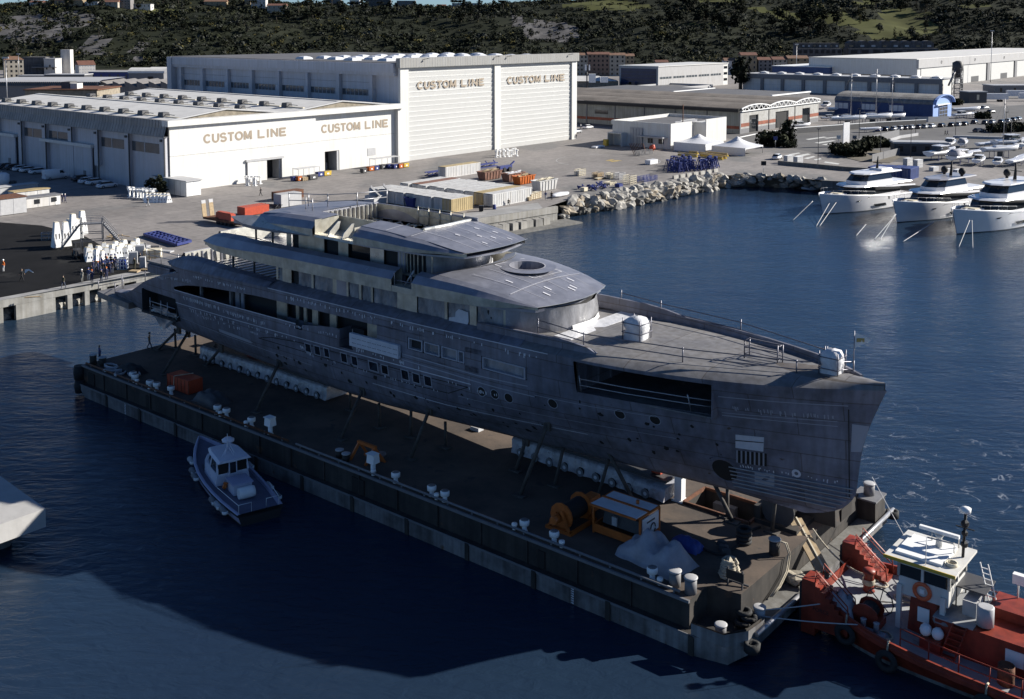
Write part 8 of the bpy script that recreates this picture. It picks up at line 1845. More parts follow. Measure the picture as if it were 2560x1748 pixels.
mb=MB();[mb.ico((1.1*k,0,.55),.6,'poly_white',1,.1,k,(1,1,.8))for k in range(3)];one(mb,'gas_tank','white tank group beside the recess of the parapet walled building','tank',at(1690,374),HY)
# left yard: stair tower, forklift, trailer, frame on the ground
t=thing('stair_tower','grey steel stair tower with two flights among the white stands','stairs',Zq(1120,430),R(15))
mb=MB()
for x in(-1.6,1.6):
 for y in(-.8,.8):mb.beam((x,y,0),(x,y,4.8 if abs(x)<2 else 2),.14,.14,'mid_grey')
for z in(1.2,2.4,3.9):[mb.beam((-1.6,y,z),(1.6,y,z),.1,.1,'mid_grey')for y in(-.8,.8)];[mb.beam((x,-.8,z),(x,.8,z),.1,.1,'mid_grey')for x in(-1.6,1.6)]
mb.box(-1.7,1.7,-.9,.9,3.9,3.98,'mid_grey');mb.build('frame',t)
for sg in(-1,1):
 mb=MB()
 for y in(-.7,.7):mb.beam((sg*1.7,y,3.9),(sg*4.6,y,.1),.1,.25,'mid_grey');mb.beam((sg*1.7,y,4.9),(sg*4.6,y,1.1),.06,.06,'galv');mb.beam((sg*1.7,y,4.4),(sg*4.6,y,.6),.05,.05,'galv')
 for k in range(13):q=k/13;x=sg*lerp(1.8,4.6,q);mb.box(min(x,x+sg*.25),max(x,x+sg*.25),-.7,.7,lerp(3.7,.15,q),lerp(3.7,.15,q)+.05,'light_grey')
 mb.build('flight',t)
mb=MB();[mb.beam((x,-.85,4),(x,-.85,5),.06,.06,'galv')for x in(-1.6,0,1.6)];[mb.beam((-1.6,y,z),(1.6,y,z),.05,.05,'galv')for y in(-.85,.85)for z in(4.5,5)];mb.build('handrail',t)
t=thing('forklift','dark forklift truck with orange trim beside the stair tower','forklift',Zq(940,545),R(-60))
mb=MB();mb.box(-1.2,1.0,-.6,.6,.35,1.2,'dark_grey',.1,.05);mb.box(-1.3,-.5,-.62,.62,.3,1.0,'orange');mb.build('body',t);mb=MB();[mb.beam((x,y,1.2),(x*.8,y,2.2),.09,.09,'black')for x in(-.8,.6)for y in(-.5,.5)];mb.box(-.8,.7,-.6,.6,2.2,2.28,'black');mb.build('cab_guard',t);mb=MB();[mb.beam((1.15,y,.1),(1.15,y,2.6),.14,.14,'dark_grey')for y in(-.35,.35)];[mb.beam((1.2,y,.15),(2.3,y,.12),.14,.06,'black')for y in(-.3,.3)];mb.build('mast',t)
for x in(-.8,.75):
 for y in(-.6,.6):mb=MB();mb.lathe([(.3,-.1),(.33,0),(.3,.1)],'rubber',10);mb.v=[(x+a,y+c,.33+b)for a,b,c in mb.v];mb.build('wheel',t)
A_=Zq(1790,270)-Vector((0,0,0));q4_=[Zq(*p)for p in((1745,300),(1905,268),(2310,382),(2135,425))]
t=thing('lifting_frame','big blue lattice frame lying flat on the concrete','frame',q4_[0]);c_=[p-q4_[0]for p in q4_];mb=MB()
for a,b in zip(c_,c_[1:]+c_[:1]):mb.beam((a.x,a.y,.4),(b.x,b.y,.4),.35,.4,'blue_steel')
for k in range(1,9):a=c_[0].lerp(c_[3],k/9);b=c_[1].lerp(c_[2],k/9);mb.beam((a.x,a.y,.4),(b.x,b.y,.4),.22 if k!=5 else 1.0,.3,'blue_steel')
for k in(.3,.7):a=c_[0].lerp(c_[1],k);b=c_[3].lerp(c_[2],k);mb.beam((a.x,a.y,.42),(b.x,b.y,.42),.2,.26,'blue_steel')
mb.build('lattice',t)
for i,(x,y)in enumerate(((1600,405),(1720,440),(1880,470))):mb=MB();mb.beam((-.8,0,.35),(.8,0,.5),.06,.8,'mid_grey');mb.box(.5,3.2,-.5,.5,0,.2,'light_grey');one(mb,'plate','grey steel plate propped behind the white stands','plate',Zq(x,y),R(-20),'propped plates')
crate(Zq(1740,605),2.4,1.9,1.7,'cream','big cream covered crate at the quay by the walkway',R(10));crate(Zq(1560,735),1.3,1.0,.25,'wood','low wooden pallet lying at the quay edge, left one',R(-10));crate(Zq(1700,715),1.2,1.0,.25,'wood','low wooden pallet at the quay edge under the grey cabinet',R(-10));crate(Zq(1690,690),.8,.8,1.7,'light_grey','light grey cabinet standing at the quay edge',R(10),False);crate(Zq(1560,640),1.2,1.0,1.8,'light_grey','grey louvred cabinet left in the cabinet group',R(15),False);crate(Zq(1640,600),1.3,1.1,2.3,'light_grey','tallest grey louvred cabinet behind the workers',R(15),False);cage(Zq(1420,700),1.3,1.1,1.6,'white_plain','white wire cage next to the workers',R(10),3,'blue_tarp');cage(Zq(500,345),2.2,1.2,1.1,'galv','galvanised barrier frame left of the tall stands',R(20),2)
mb=MB();mb.ico((0,0,.5),.8,'dark_grey',2,.3,9,(1.4,1,.8));one(mb,'sack_pile','dark sack pile at the quay by the yacht stern walkway','sacks',Zq(1930,690));mb=MB();[mb.beam((rg.uniform(-2,2),rg.uniform(-1,1),rg.uniform(.1,.7)),(rg.uniform(-2,2),rg.uniform(-1,1),rg.uniform(.1,.9)),.2,.1,'wood')for _ in range(14)];one(mb,'plank_pile','brown plank pile beside the stair tower','planks',Zq(1410,340));mb=MB();mb.box(-1,1,-.12,.12,0,.08,'wood');mb.box(-.8,.7,.15,.3,0,.08,'wood');one(mb,'plank_pile','few loose planks lying on the pale apron at left','planks',Zq(395,1035),R(15))
def Z2_(x,y):return at(480+x/5.282,480+y/5.282)
a=Z2_(225,385);d=Z2_(760,480)-a;t=thing('trailer','low loader trailer with raised ramps and red boxes','trailer',a,math.atan2(d.y,d.x));L=d.length
mb=MB();mb.box(0,L,-1.2,1.2,.75,.95,'rust');mb.box(0,L,-1.3,-1.2,.6,1.0,'rust');mb.build('bed',t)
for y in(-.8,.8):mb=MB();mb.beam((-.1,y,.9),(-.5,y,3.6),.9,.12,'wood');mb.beam((-.45,y,3.3),(-.55,y,3.9),.9,.14,'light_grey');mb.build('ramp',t)
for k in range(4):mb=MB();mb.lathe([(.4,-1.2),(.45,-1.1),(.45,1.1),(.4,1.2)],'rubber',10);mb.v=[(L*.35+k*1.05+a_,c,.45+b)for a_,b,c in mb.v];mb.build('axle_wheels',t)
for i,(x,y,L_,H_2,lb)in enumerate(((.22,.3,3.2,1.0,'red steel box at the back of the low loader trailer'),(.34,-.5,3.4,1.1,'red steel box at the front side of the low loader trailer'))):
 mb=MB();mb.box(0,L_,-.55,.55,0,H_2,'orange_red',.06,.06);mb.box(.3,L_-.3,-.4,.4,H_2,H_2+.15,'orange_red');one(mb,'steel_box',lb,'box',a+Vector((math.cos(math.atan2(d.y,d.x)),math.sin(math.atan2(d.y,d.x)),0))*L*x+Vector((0,y,.96)),math.atan2(d.y,d.x))
crate(Z2_(700,330),5.5,2.4,1.7,'orange_red','orange rusty container box behind the low loader trailer',HY,False);crate(Z2_(1180,215),5.0,2.4,2.6,'light_grey','grey box with a yellow green lid behind the yacht roof',HY,False);crate(Z2_(1140,130),6.5,2.2,1.8,'rust','rusty skip far behind the yacht roof rails',HY,False)
mb=MB();[mb.beam((rg.uniform(-2,3),rg.uniform(-1,1),rg.uniform(0,.8)),(rg.uniform(-2,3),rg.uniform(-1,1),rg.uniform(0,.9)),.16,.12,'dark_grey')for _ in range(16)];one(mb,'scrap_pile','dark bar scrap pile beside the grey box behind the yacht','scrap',Z2_(1000,215))
# site cabins, tank at the far left
def cabin(px,xr,ytop,d,roof,wall,label,win=2):
 P=at(*px);L=along_col(P,E1,xr);h=zat(P.y,ytop)-QZ;t=thing('site_cabin',label,'cabin',P,HY);mb=MB();mb.box(0,L,0,d,.1,h,wall);[mb.box(L*k/3-.04,L*k/3+.04,-.03,-.005,.1,h,'light_grey')for k in(1,2)];mb.build('wall',t);mb=MB();mb.box(-.15,L+.15,-.2,d+.1,h,h+.15,roof);mb.build('roof',t)
 for k in range(win):mb=MB();x=L*(.22+.5*k);mb.box(x,x+1.1,-.06,-.031,h*.38,h*.82,'glass_dark');mb.build('window',t)
 if win:mb=MB();mb.box(L*.84,L*.96,-.06,-.031,.15,h*.85,'white_plain');mb.build('door',t)
cabin((67,523),152,497,2.6,'mid_grey','plaster_white','white site cabin with two barred windows at far left');cabin((-30,545),67,503,4.5,'rust','light_grey','grey store cabin with a brown roof at the left edge',0);cabin((36,507),124,482,2.4,'cont_tan','cont_white','white corrugated cabin with a tan roof behind the barred windows one',0);cabin((0,489),95,470,2.4,'light_grey','light_grey','pale roofed cabin at the back of the cabin group',0)
t=thing('storage_tank','white round storage tank behind the site cabins','tank',at(6,466));mb=MB();mb.lathe([(1.5,0),(1.5,2.6),(.9,3.0),(.2,3.1)],'poly_white',18);mb.build('vessel',t);mb=MB();mb.lathe([(.25,3.05),(.25,3.3),(.02,3.32)],'light_grey',8);mb.build('lid',t)
cage(at(14,467),2.4,1.2,1.0,'dark_grey','dark slatted unit beside the white storage tank',HY,6)
for i,(x,y,s_)in enumerate(((378,487,.42),(398,489,.5),(408,491,.38))):tree('dark',at(x,y),s_,'between the low hall wall and the white shed','shrubs by the shed',i)
# ================================================================== moored yachts, boats, cars, street furniture
mat('gel',(.74,.74,.76),.25,var=.05,vscale=.5);mat('teak',(.34,.25,.16),.7,var=.2,vscale=3);mat('gel_grey',(.30,.30,.33),.3)
def motor_yacht(label,stem,hd,L,style):
 d=Vector((math.cos(hd),math.sin(hd),0));t=thing('motor_yacht',label,'yacht',(stem.x-d.x*L*.95,stem.y-d.y*L*.95,0),hd);k=L/28.
 X=[0,4,10,16,20,23.5,26,27.4,28.1];BD=[3.3,3.5,3.65,3.6,3.35,2.55,1.5,.7,.05];BW=[3.1,3.3,3.4,3.1,2.3,1.25,.5,.15,.02];SH=[2.6,2.7,2.9,3.4,3.8,4.1,4.3,4.4,4.45];XW=[0,0,0,-.1,-.3,-.6,-.9,-1.1,-1.4]
 bd=lambda x:sinterp(x,list(zip(X,BD)));shz=lambda x:sinterp(x,list(zip(X,SH)))
 P=lambda x,y,z:(x*k,y*k,z*k);rows=[]
 for x,b,w,s_,o in zip(X,BD,BW,SH,XW):rows.append([P(x+o*1.2,-w*.9,-.6),P(x+o,-w,.15),P(x+o*.5,-(b*.55+w*.45),s_*.5),P(x,-b,s_-.2),P(x,-b-.03,s_),P(x,-b+.16*min(1,b),s_),P(x,-b+.18*min(1,b),s_-.7)])
 mts=['dark_grey','gel','gel','gel','gel','gel']
 mb=MB();mb.loft(rows[::-1],'gel',mts=mts,smooth=True);mb.loft([[(a,-b,c)for a,b,c in r_]for r_ in rows],'gel',mts=mts,smooth=True);mb.loft([rows[0],[(a,-b,c)for a,b,c in rows[0]]],'gel');mb.build('hull',t)
 mb=MB();mb.loft([[P(x,-bd(x)+.15*min(1,bd(x)),shz(x)-.65),P(x,bd(x)-.15*min(1,bd(x)),shz(x)-.65)]for x in X],'teak');mb.build('deck',t)
 for sg in(-1,1):
  mb=MB();mb.add([P(x,sg*(bd(x)+.04-dz),z)for x,z,dz in((9,1.9,.1),(19.5,2.25,.35),(21.0,3.1,.42),(16,2.95,.05),(9,2.55,.02))],[(0,1,2,3,4)],'glass_dark');mb.build('hull_window',t)
  mb=MB();mb.add([P(x,sg*(bd(x)*.97+.06),z)for x,z in((10,.75),(14,.8),(14.6,1.35),(10.4,1.3))],[(0,1,2,3)],'glass_dark');mb.build('hull_window',t)
 def tier(nm,x0,x1,xf,w0,w1,z0,z1,glass,roofm,over,back=0):
  ring=lambda w,xa,xb,z:[P(xa,-w,z),P(xb,-w,z),P(xb+(xf-x1)*.6,-w*.7,z),P(xb+(xf-x1),0,z),P(xb+(xf-x1)*.6,w*.7,z),P(xb,w,z),P(xa,w,z)]
  m2=MB();zg=z0+(z1-z0)*.38;m2.loft([ring(w0,x0,x1,z0),ring(w0,x0,x1,zg)],'gel',closed=True);ho=m2.build(nm,t)
  m2=MB();m2.loft([ring(w0-.03,x0,x1-.05,zg),ring(w1,x0+.2,x1-1.3,z1)],glass,closed=True);m2.build('window_band',ho)
  m2=MB();m2.loft([ring(w1+over*.6,x0-back,x1-1.2,z1),ring(w1+over,x0-back-.4,x1-.8,z1+.12),ring(w1+over*.8,x0-back-.2,x1-1.3,z1+.34)],roofm,closed=True,cap=True);m2.build('roof',ho)
 tier('main_house',4,18.5,21,2.9,2.7,2.1,5.0,'glass_dark','gel',.75,3)
 tier('upper_house',6.5,15.5 if style!=1 else 14.5,17.5,2.5,2.1,5.35,7.3,'glass_dark',('gel','gel_grey','gel')[style],.45,3)
 mb=MB();mb.loft([[P(15,-3.3,5.35),P(8,-3.6,5.0),P(-.5,-3.5,4.4)],[P(15,-3.35,5.0),P(8,-3.65,4.5),P(-.5,-3.55,4.1)],[P(15,-2.9,4.9),P(8,-3.2,4.4),P(-.5,-3.2,4.0)]],'gel');mb.loft([[P(15,3.3,5.35),P(8,3.6,5.0),P(-.5,3.5,4.4)],[P(15,3.35,5.0),P(8,3.65,4.5),P(-.5,3.55,4.1)]][::-1],'gel');mb.build('side_wing',t)
 mb=MB();mb.box(20.6*k,23.4*k,-1.4*k,1.4*k,3.3*k,3.9*k,'poly_white',.1,.1);mb.box(21.2*k,23*k,-1*k,1*k,3.91*k,4.05*k,'cream');mb.build('sun_pad',t);mb=MB();mb.box(24.2*k,25*k,-.35*k,.35*k,3.4*k,4.15*k,'gel');mb.box(24.25*k,25.1*k,-.25*k,.25*k,4.16*k,4.2*k,'dark_grey');mb.build('fore_steps',t)
 mb=MB();z0=7.65*k;mb.tube([P(8.5,0,7.6),P(8.2,0,10.6)],[.35*k,.12*k],'black',6);mb.beam(P(8.3,-1.1,9.2),P(8.3,1.1,9.2),.12,.12,'black');mb.build('mast',t)
 if style:
  for s_ in(-1,1):mb=MB();mb.ico(P(7.6,s_*1.9,8.6),.72,'black',2,0,1,(1,1,1.1),True);mb.tube([P(7.6,s_*1.9,7.6),P(7.6,s_*1.9,8.0)],.3,'black',8);mb.build('satellite_dome',t)
 else:mb=MB();mb.box(5*k,9*k,-1.6*k,1.6*k,7.66*k,8.1*k,'poly_white',.2,.2);mb.build('flybridge_seat',t)
 mb=MB();xs_=[14,17,19.5,21.5,23.5,25.5];
 for sg in(-1,1):
  pts=[P(x,sg*(bd(x)-.2),shz(x))for x in xs_];[mb.tube([p,(p[0],p[1],p[2]+.8)],.03,'galv',4)for p in pts];mb.tube([(a,b,c+.8)for a,b,c in pts],.03,'galv',4)
 mb.build('deck_rail',t)
 for x,z in((18.5,1.9),(13,1.2),(9,1.5)):mb=MB();mb.ico(P(x,-bd(x)-.35,z),.45,('white_plain','dark_grey')[x!=18.5],2,0,1,(1,.8,1.2),True);mb.build('fender',t)
 return t
hd=R(217);MY=(('white motor yacht without domes, leftmost of the moored three',at(2058,536,0),28,0),('white motor yacht with a dark glazed roof in the middle of the three',at(2243,557,0),28.5,1),('biggest white motor yacht with black domes at the right edge',at(2392,586,0),31,2))
for lb,sp_,L_,stl in MY:
 motor_yacht(lb,sp_,hd,L_,stl)
for i,(x0,y0,z0,x1,y1)in enumerate(((2076,504,2.6,2040,567),(2092,504,2.6,2048,567),(2032,503,3.3,1980,553),(2240,536,3.0,2185,600),(2238,536,3.0,2200,600),(2424,551,3.4,2396,620),(2430,551,3.4,2432,622),(2335,555,2.0,2255,606),(2165,561,1,2140,590))):
 rope_line(('left bow line','right bow line','far slack line','left bow line','right bow line','left bow line','right bow line','long slanting line','short slanting line')[i]+' from the '+('leftmost','leftmost','leftmost','middle','middle','biggest','biggest','biggest','leftmost')[i]+' moored yacht into the water',[at(x0,y0,z0),at(x1,y1,0)],.07,'light_grey',.0)
 # inflatable
t=thing('inflatable_boat','grey inflatable tender moored at the dark quay wall left of the yachts','boat',at(2030,476,0),R(195));mb=MB();mb.tube([(-2,-.9,.35),(1,-.9,.4),(2.3,-.4,.6),(2.6,0,.65),(2.3,.4,.6),(1,.9,.4),(-2,.9,.35)],.3,'light_grey',8);mb.build('tube',t);mb=MB();mb.box(-2,1.4,-.7,.7,.15,.25,'mid_grey');mb.box(-.4,.3,-.3,.3,.25,.9,'poly_white');mb.build('floor',t);mb=MB();mb.box(-2.5,-2.05,-.25,.25,.2,1.2,'black');mb.build('outboard',t)
# boats ashore
def boat_parts(t,L,cab,cover,keelh=.9):
 mb=MB();rows=[];X=[0,.3,.6,.8,.92,1.0];B=[.15,.17,.165,.125,.065,.004];Sh=[.105,.11,.125,.145,.16,.17]
 for x,b,s_ in zip(X,B,Sh):rows.append([((x-.07*(x>.7))*L,0,keelh+(0 if x<.75 else(x-.75)*.3*L)),((x-.03*(x>.7))*L,-b*.8*L,keelh+.05*L),(x*L,-b*L,keelh+s_*L),(x*L,-b*L*.86,keelh+s_*L),(x*L,0,keelh+s_*L+.01*L)])
 mb.loft(rows[::-1],'gel',smooth=True);mb.loft([[(a,-b,c)for a,b,c in r_]for r_ in rows],'gel',smooth=True);mb.rings_plate([(a,b,c)for a,b,c in rows[0][:4]]+[(a,-b,c)for a,b,c in rows[0][3:0:-1]],'gel');mb.build('hull',t)
 zt=keelh+.12*L
 if cab:
  mb=MB();mb.loft([[(.3*L,s*.12*L,zt),(.32*L,s*.11*L,zt+.10*L),(.55*L,s*.10*L,zt+.10*L),(.66*L,s*.09*L,zt+.02*L)]for s in(-1,1)],'gel',mts=None);mb.box(.28*L,.6*L,-.115*L,.115*L,zt+.1*L,zt+.115*L,'gel');mb.loft([[(.3*L,s*.12*L,zt),(.32*L,s*.11*L,zt+.1*L)]for s in(-1,1)],'glass_grey');mb.build('cabin',t)
  mb=MB();mb.loft([[(.56*L,s*.1*L,zt+.095*L),(.67*L,s*.09*L,zt+.025*L)]for s in(-1,1)],'glass_dark');[mb.add([(.36*L,s*.116*L,zt+.03*L),(.58*L,s*.106*L,zt+.03*L),(.54*L,s*.104*L,zt+.085*L),(.37*L,s*.112*L,zt+.085*L)],[(0,1,2,3)],'glass_dark')for s in(-1,1)];mb.build('windscreen',t)
 if cover:mb=MB();mb.loft([[(x*L,-.14*L*q,zt),(x*L,-.09*L*q,zt+h*L),(x*L,.09*L*q,zt+h*L),(x*L,.14*L*q,zt)]for x,h,q in((.02,.09,1),(.2,.13,1),(.42,.12,1),(.55,.02,.9))],'tarp_grey',smooth=True,cap=True);mb.build('cover',t)
 mb=MB();[mb.beam((x*L,s*.1*L,0),(x*L,s*.08*L,keelh+.05*L),.1,.1,'blue_steel')for x in(.25,.65)for s in(-1,1)];[mb.beam((x*L,-.1*L,.06),(x*L,.1*L,.06),.12,.12,'blue_steel')for x in(.25,.65)];mb.build('cradle',t)
def sail_parts(t,L):
 boat_parts(t,L,False,False,1.5);mb=MB();mb.box(.3*L,.6*L,-.08*L,.08*L,1.5+.12*L,1.5+.16*L,'gel',.3,.15);mb.build('coachroof',t);mb=MB();mb.box(.4*L,.55*L,-.08,.08,.2,1.7,'dark_grey');mb.build('keel',t)
 mb=MB();mb.tube([(.56*L,0,1.5+.1*L),(.56*L,0,1.5+1.3*L)],.09,'galv',6);mb.tube([(.56*L,0,3.4),(.18*L,0,3.3)],.08,'galv',6);[mb.tube([(.56*L,0,1.5+1.28*L),p],.02,'mid_grey',3)for p in((.98*L,0,1.5+.17*L),(.02*L,0,1.5+.12*L),(.54*L,.15*L,1.5+.13*L),(.54*L,-.15*L,1.5+.13*L))];mb.build('mast',t)
BTP={}
def boat(kind,p,L,rz,label,group=None):
 if kind not in BTP:
  t=thing({'sail':'sailing_boat'}.get(kind,'motor_boat'),label,'boat',p,rz,group,L/10.);sail_parts(t,10)if kind=='sail' else boat_parts(t,10,kind!='open',kind=='cover');BTP[kind]=t;return t
 return dup(BTP[kind],p,rz,label,group,L/10.)
Z6=lambda x,y:at(1900+x/3.521,200+y/3.521)
for kd,x,y,L,rz,lb in(('cab',1480,715,12,35,'largest white cruiser in the boat park'),('cover',1680,745,11,40,'cruiser under a grey cockpit cover'),('cab',1900,760,8,55,'small white cabin boat with its stern to the quay'),('cab',1640,610,9,55,'white cabin boat behind the largest cruiser'),('cover',1770,600,8,60,'small covered boat beside the cabin boat'),('open',1910,605,8,20,'dark trimmed open boat in the back row'),('cab',2060,610,13,15,'long white flybridge cruiser in the back row'),('open',1850,670,7,30,'small open boat between the cruisers'),('cab',2080,770,7,60,'cabin boat beside the small one at the quay'),('open',2190,765,8,40,'white open boat at the right of the boat park'),('cab',2290,620,9,80,'white boat cut by the right edge in the back row'),('open',2270,740,8,50,'open boat at the right edge near the domes'),('cab',250,440,9,20,'small white cruiser before the trussed shed door'),('open',880,462,7.5,5,'white boat on a trailer at the end of the white capped wall'),('cab',540,360,7,10,'small boat parked right of the trussed shed'),('cab',560,260,10,60,'white cruiser stored left of the blue boat shed'),('open',590,300,13,-3,'long low hull stored before the blue boat shed, left one'),('open',930,305,12,-3,'long low hull stored before the blue boat shed, middle one'),('cab',1180,325,13,-3,'long white cruiser before the blue boat shed, right one'),('open',1690,300,12,5,'long white hull right of the blue boat shed'),('cab',1700,340,9,20,'white boat by the blue boat shed gable'),('open',1800,330,8,25,'white dinghy beside the boat by the gable')):
 boat(kd,Z6(x,y),L,R(rz),lb)
for x,y,L,rz,lb in((620,410,13,4,'sailing boat ashore with the leftmost mast behind the white capped wall'),(830,400,14,4,'sailing boat ashore with the tallest mast behind the white capped wall'),(1000,385,12,4,'sailing boat ashore with the rightmost mast behind the white capped wall'),(1960,690,11,12,'sailing boat with a tall mast in the boat park')):boat('sail',Z6(x,y),L,R(rz),lb)
# cars
CPAL={'white':(.75,.75,.76),'black':(.015,.015,.018),'silver':(.42,.43,.45),'dark blue':(.03,.05,.14),'dark grey':(.06,.06,.07)}
for k_,v_ in CPAL.items():mat('car_'+k_,v_,.22,spec=.6)
CARP={}
def car(px,rz,col,label,group=None,van=False):
 p=at(*px)if len(px)==2 else px;k_=(col,van)
 if k_ in CARP:return dup(CARP[k_],p,rz,label,group)
 t=thing('van' if van else 'car',label,'van' if van else 'car',p,rz,group);CARP[k_]=t;m_='car_'+col
 S_=[(-2.25,.35,.75,.75),(-2.15,.28,.95,.82),(-1.2,.25,1.0,.88),(.6,.25,1.0,.88),(1.5,.26,.92,.86),(2.1,.3,.75,.78),(2.25,.38,.6,.65)]if not van else[(-2.9,.4,2.3,.9),(-2.8,.3,2.4,.95),(1.0,.3,2.4,.95),(1.2,.3,2.3,.93),(2.1,.3,1.25,.9),(2.9,.35,.95,.8),(3.0,.4,.7,.7)]
 mb=MB();mb.loft([[(x,-w,a),(x,-w-.03,(a+b)/2),(x,-w*.95,b-.06),(x,-w*.85,b),(x,w*.85,b),(x,w*.95,b-.06),(x,w+.03,(a+b)/2),(x,w,a)]for x,a,b,w in S_],m_,closed=True,cap=True,smooth=True);mb.build('body',t)
 if not van:
  mb=MB();mb.loft([[(x,-w,z),(x,w,z)]for x,z,w in((-2.0,.95,.74),(-1.55,1.42,.62),(-1.5,1.43,.62))],'glass_dark');mb.loft([[(x,-w,z),(x,w,z)]for x,z,w in((.55,1.4,.6),(.6,1.39,.6),(1.35,.97,.74))],'glass_dark');[mb.add([(-1.9,s*.77,.98),(1.2,s*.77,.98),(.5,s*.64,1.38),(-1.5,s*.65,1.4)],[(0,1,2,3)],'glass_dark')for s in(-1,1)];mb.build('windows',t);mb=MB();mb.loft([[(-1.56,-.64,1.4),(-1.5,-.55,1.47),(-1.5,.55,1.47),(-1.56,.64,1.4)],[(.56,-.62,1.38),(.45,-.53,1.46),(.45,.53,1.46),(.56,.62,1.38)]],m_,smooth=True);mb.build('roof',t)
 else:mb=MB();mb.loft([[(1.25,-.85,2.28),(1.25,.85,2.28)],[(2.08,-.85,1.32),(2.08,.85,1.32)]],'glass_dark');[mb.add([(.5,s*.975,1.4),(1.7,s*.96,1.4),(1.15,s*.96,2.1),(.5,s*.97,2.1)],[(0,1,2,3)],'glass_dark')for s in(-1,1)];mb.build('windows',t)
 for x in((-1.4,1.4)if not van else(-1.9,1.9)):
  for s in(-1,1):mb=MB();mb.lathe([(.2,-.11),(.33,-.1),(.34,.1),(.2,.11)],'rubber',12);mb.lathe([(.19,.112*s),(.02,.114*s)],'light_grey',10,cap=False);mb.v=[(x+a,s*(.85 if not van else.9)+c,.34+b)for a,b,c in mb.v];mb.build('wheel',t)
 mb=MB();[mb.box(a,a+.05,y-.16,y+.16,z,z+.14,m2_)for a,z,m2_ in((2.2,.6,'poly_white'),(-2.27,.75,'tug_red'))for y in(-.55,.55)]if not van else[mb.box(-2.93,-2.9,y-.06,y+.06,1.0,1.5,'tug_red')for y in(-.8,.8)];mb.build('lights',t);return t
G1='cars along the low hall'
for x,y,c_,lb in((18,422,'black','farthest in the row along the low hall'),(36,424,'black','second farthest in the row along the low hall'),(56,427,'white','left of two close white ones along the low hall'),(74,430,'white','right of two close white ones along the low hall'),(97,434,'white','just left of the big white van'),(205,453,'black','just right of the big white van'),(222,458,'white','next to the black one right of the van'),(240,461,'white','second from the near end of the hall row'),(268,469,'white','nearest to the white shed')):car((x,y),HY,c_,c_+' car '+lb,G1)
car((140,448),HY,'white','big white van parked among cars along the low hall',None,True)
CC=['dark blue','black','silver','silver','dark grey','silver','dark grey','silver','white','black','black','silver','black']
for i,x in enumerate((1050,1112,1182,1240,1290,1335,1400,1455,1512,1600,1690,1748,1805)):car(Z6(x,452-(x-1050)*.068),HY,CC[i],CC[i]+' car in the long line beside the white capped wall','cars beside the white capped wall')
for i,(x,y,c_)in enumerate(((1890,385,'dark grey'),(1985,388,'dark grey'),(2045,385,'silver'),(2125,382,'black'),(2185,372,'silver'),(2235,362,'dark grey'),(2275,355,'silver'))):car(Z6(x,y),HY,c_,c_+' car in the second line beyond the dark hedge at right','cars in the second line')
for x,y,c_,rz,lb in((1943,398,'white',60,'white car waiting at the barrier beside the marquee tents'),(2448,331,'dark grey',20,'dark grey car driving on the road at right'),(1470,322,'white',50,'white car parked under the brown roofed shed wall'),(1441,333,'silver',50,'silver car half hidden by the hangar corner'),(2428,278,'dark grey',30,'dark grey car left in the group right of the blue shed'),(2462,273,'silver',30,'silver car at the back of the group right of the blue shed'),(2478,283,'black',30,'black car at the front of the group right of the blue shed'),(2500,322,'silver',15,'silver car behind the low hedge at right'),(2535,321,'silver',15,'silver car rightmost behind the low hedge')):car((x,y),R(rz),c_,lb)
# road side things
def wall_line(name,label,pts,h,th,m1,cap=None):
 t=thing(name,label,'wall' if 'wall' in name else 'fence',pts[0]);mb=MB();c_=MB()
 for a,b in zip(pts,pts[1:]):
  a=a-pts[0];b=b-pts[0];mb.beam((a.x,a.y,h/2),(b.x,b.y,h/2),th,h,m1);c_.beam((a.x,a.y,h+.1),(b.x,b.y,h+.1),th*1.5,.2,cap or m1)
 mb.build('panel',t)
 if cap:c_.build('cap',t)
wall_line('boundary_wall','dark boundary wall with a white cap beside the parked cars',[Z6(-180,560),Z6(0,520),Z6(320,472),Z6(1010,420),Z6(1460,395)],1.8,.3,'dark_grey','white_plain')
wall_line('fence','grey mesh fence between the road and the boat park',[Z6(840,590),Z6(960,560),Z6(1225,495)],2.2,.08,'mid_grey');wall_line('fence','pale fence in front of the blue boat shed gable',[Z6(1240,370),Z6(1480,372),Z6(1660,365)],2.0,.08,'light_grey');wall_line('fence','grey fence along the quay behind the moored yachts',[at(2180,405),at(2260,385),at(2330,376)],2.0,.08,'mid_grey');wall_line('barrier_wall','white barrier beside the pavement at the road bend',[Z6(1110,555),Z6(1230,515),Z6(1390,490)],.9,.3,'light_grey');wall_line('kerb_wall','low dark wall along the water side of the road',[Z6(160,745),Z6(500,775),Z6(760,800),Z6(1020,815)],1.0,.5,'concrete_dark');wall_line('promenade_wall','long pale low wall behind the boat park',[Z6(1700,510),Z6(2000,520),Z6(2330,530)],.8,1.2,'light_grey')
for x,y,x2,h,lb in((730,590,0,7.2,'tall white sign board beside the round hedge'),):t=thing('sign_board',lb,'sign',Z6(x,y),R(40));mb=MB();mb.box(0,3.2,-.1,.1,.8,h,'poly_white');mb.build('panel',t);mb=MB();[mb.beam((a,0,0),(a,0,.8),.2,.2,'galv')for a in(.4,2.8)];mb.build('legs',t)
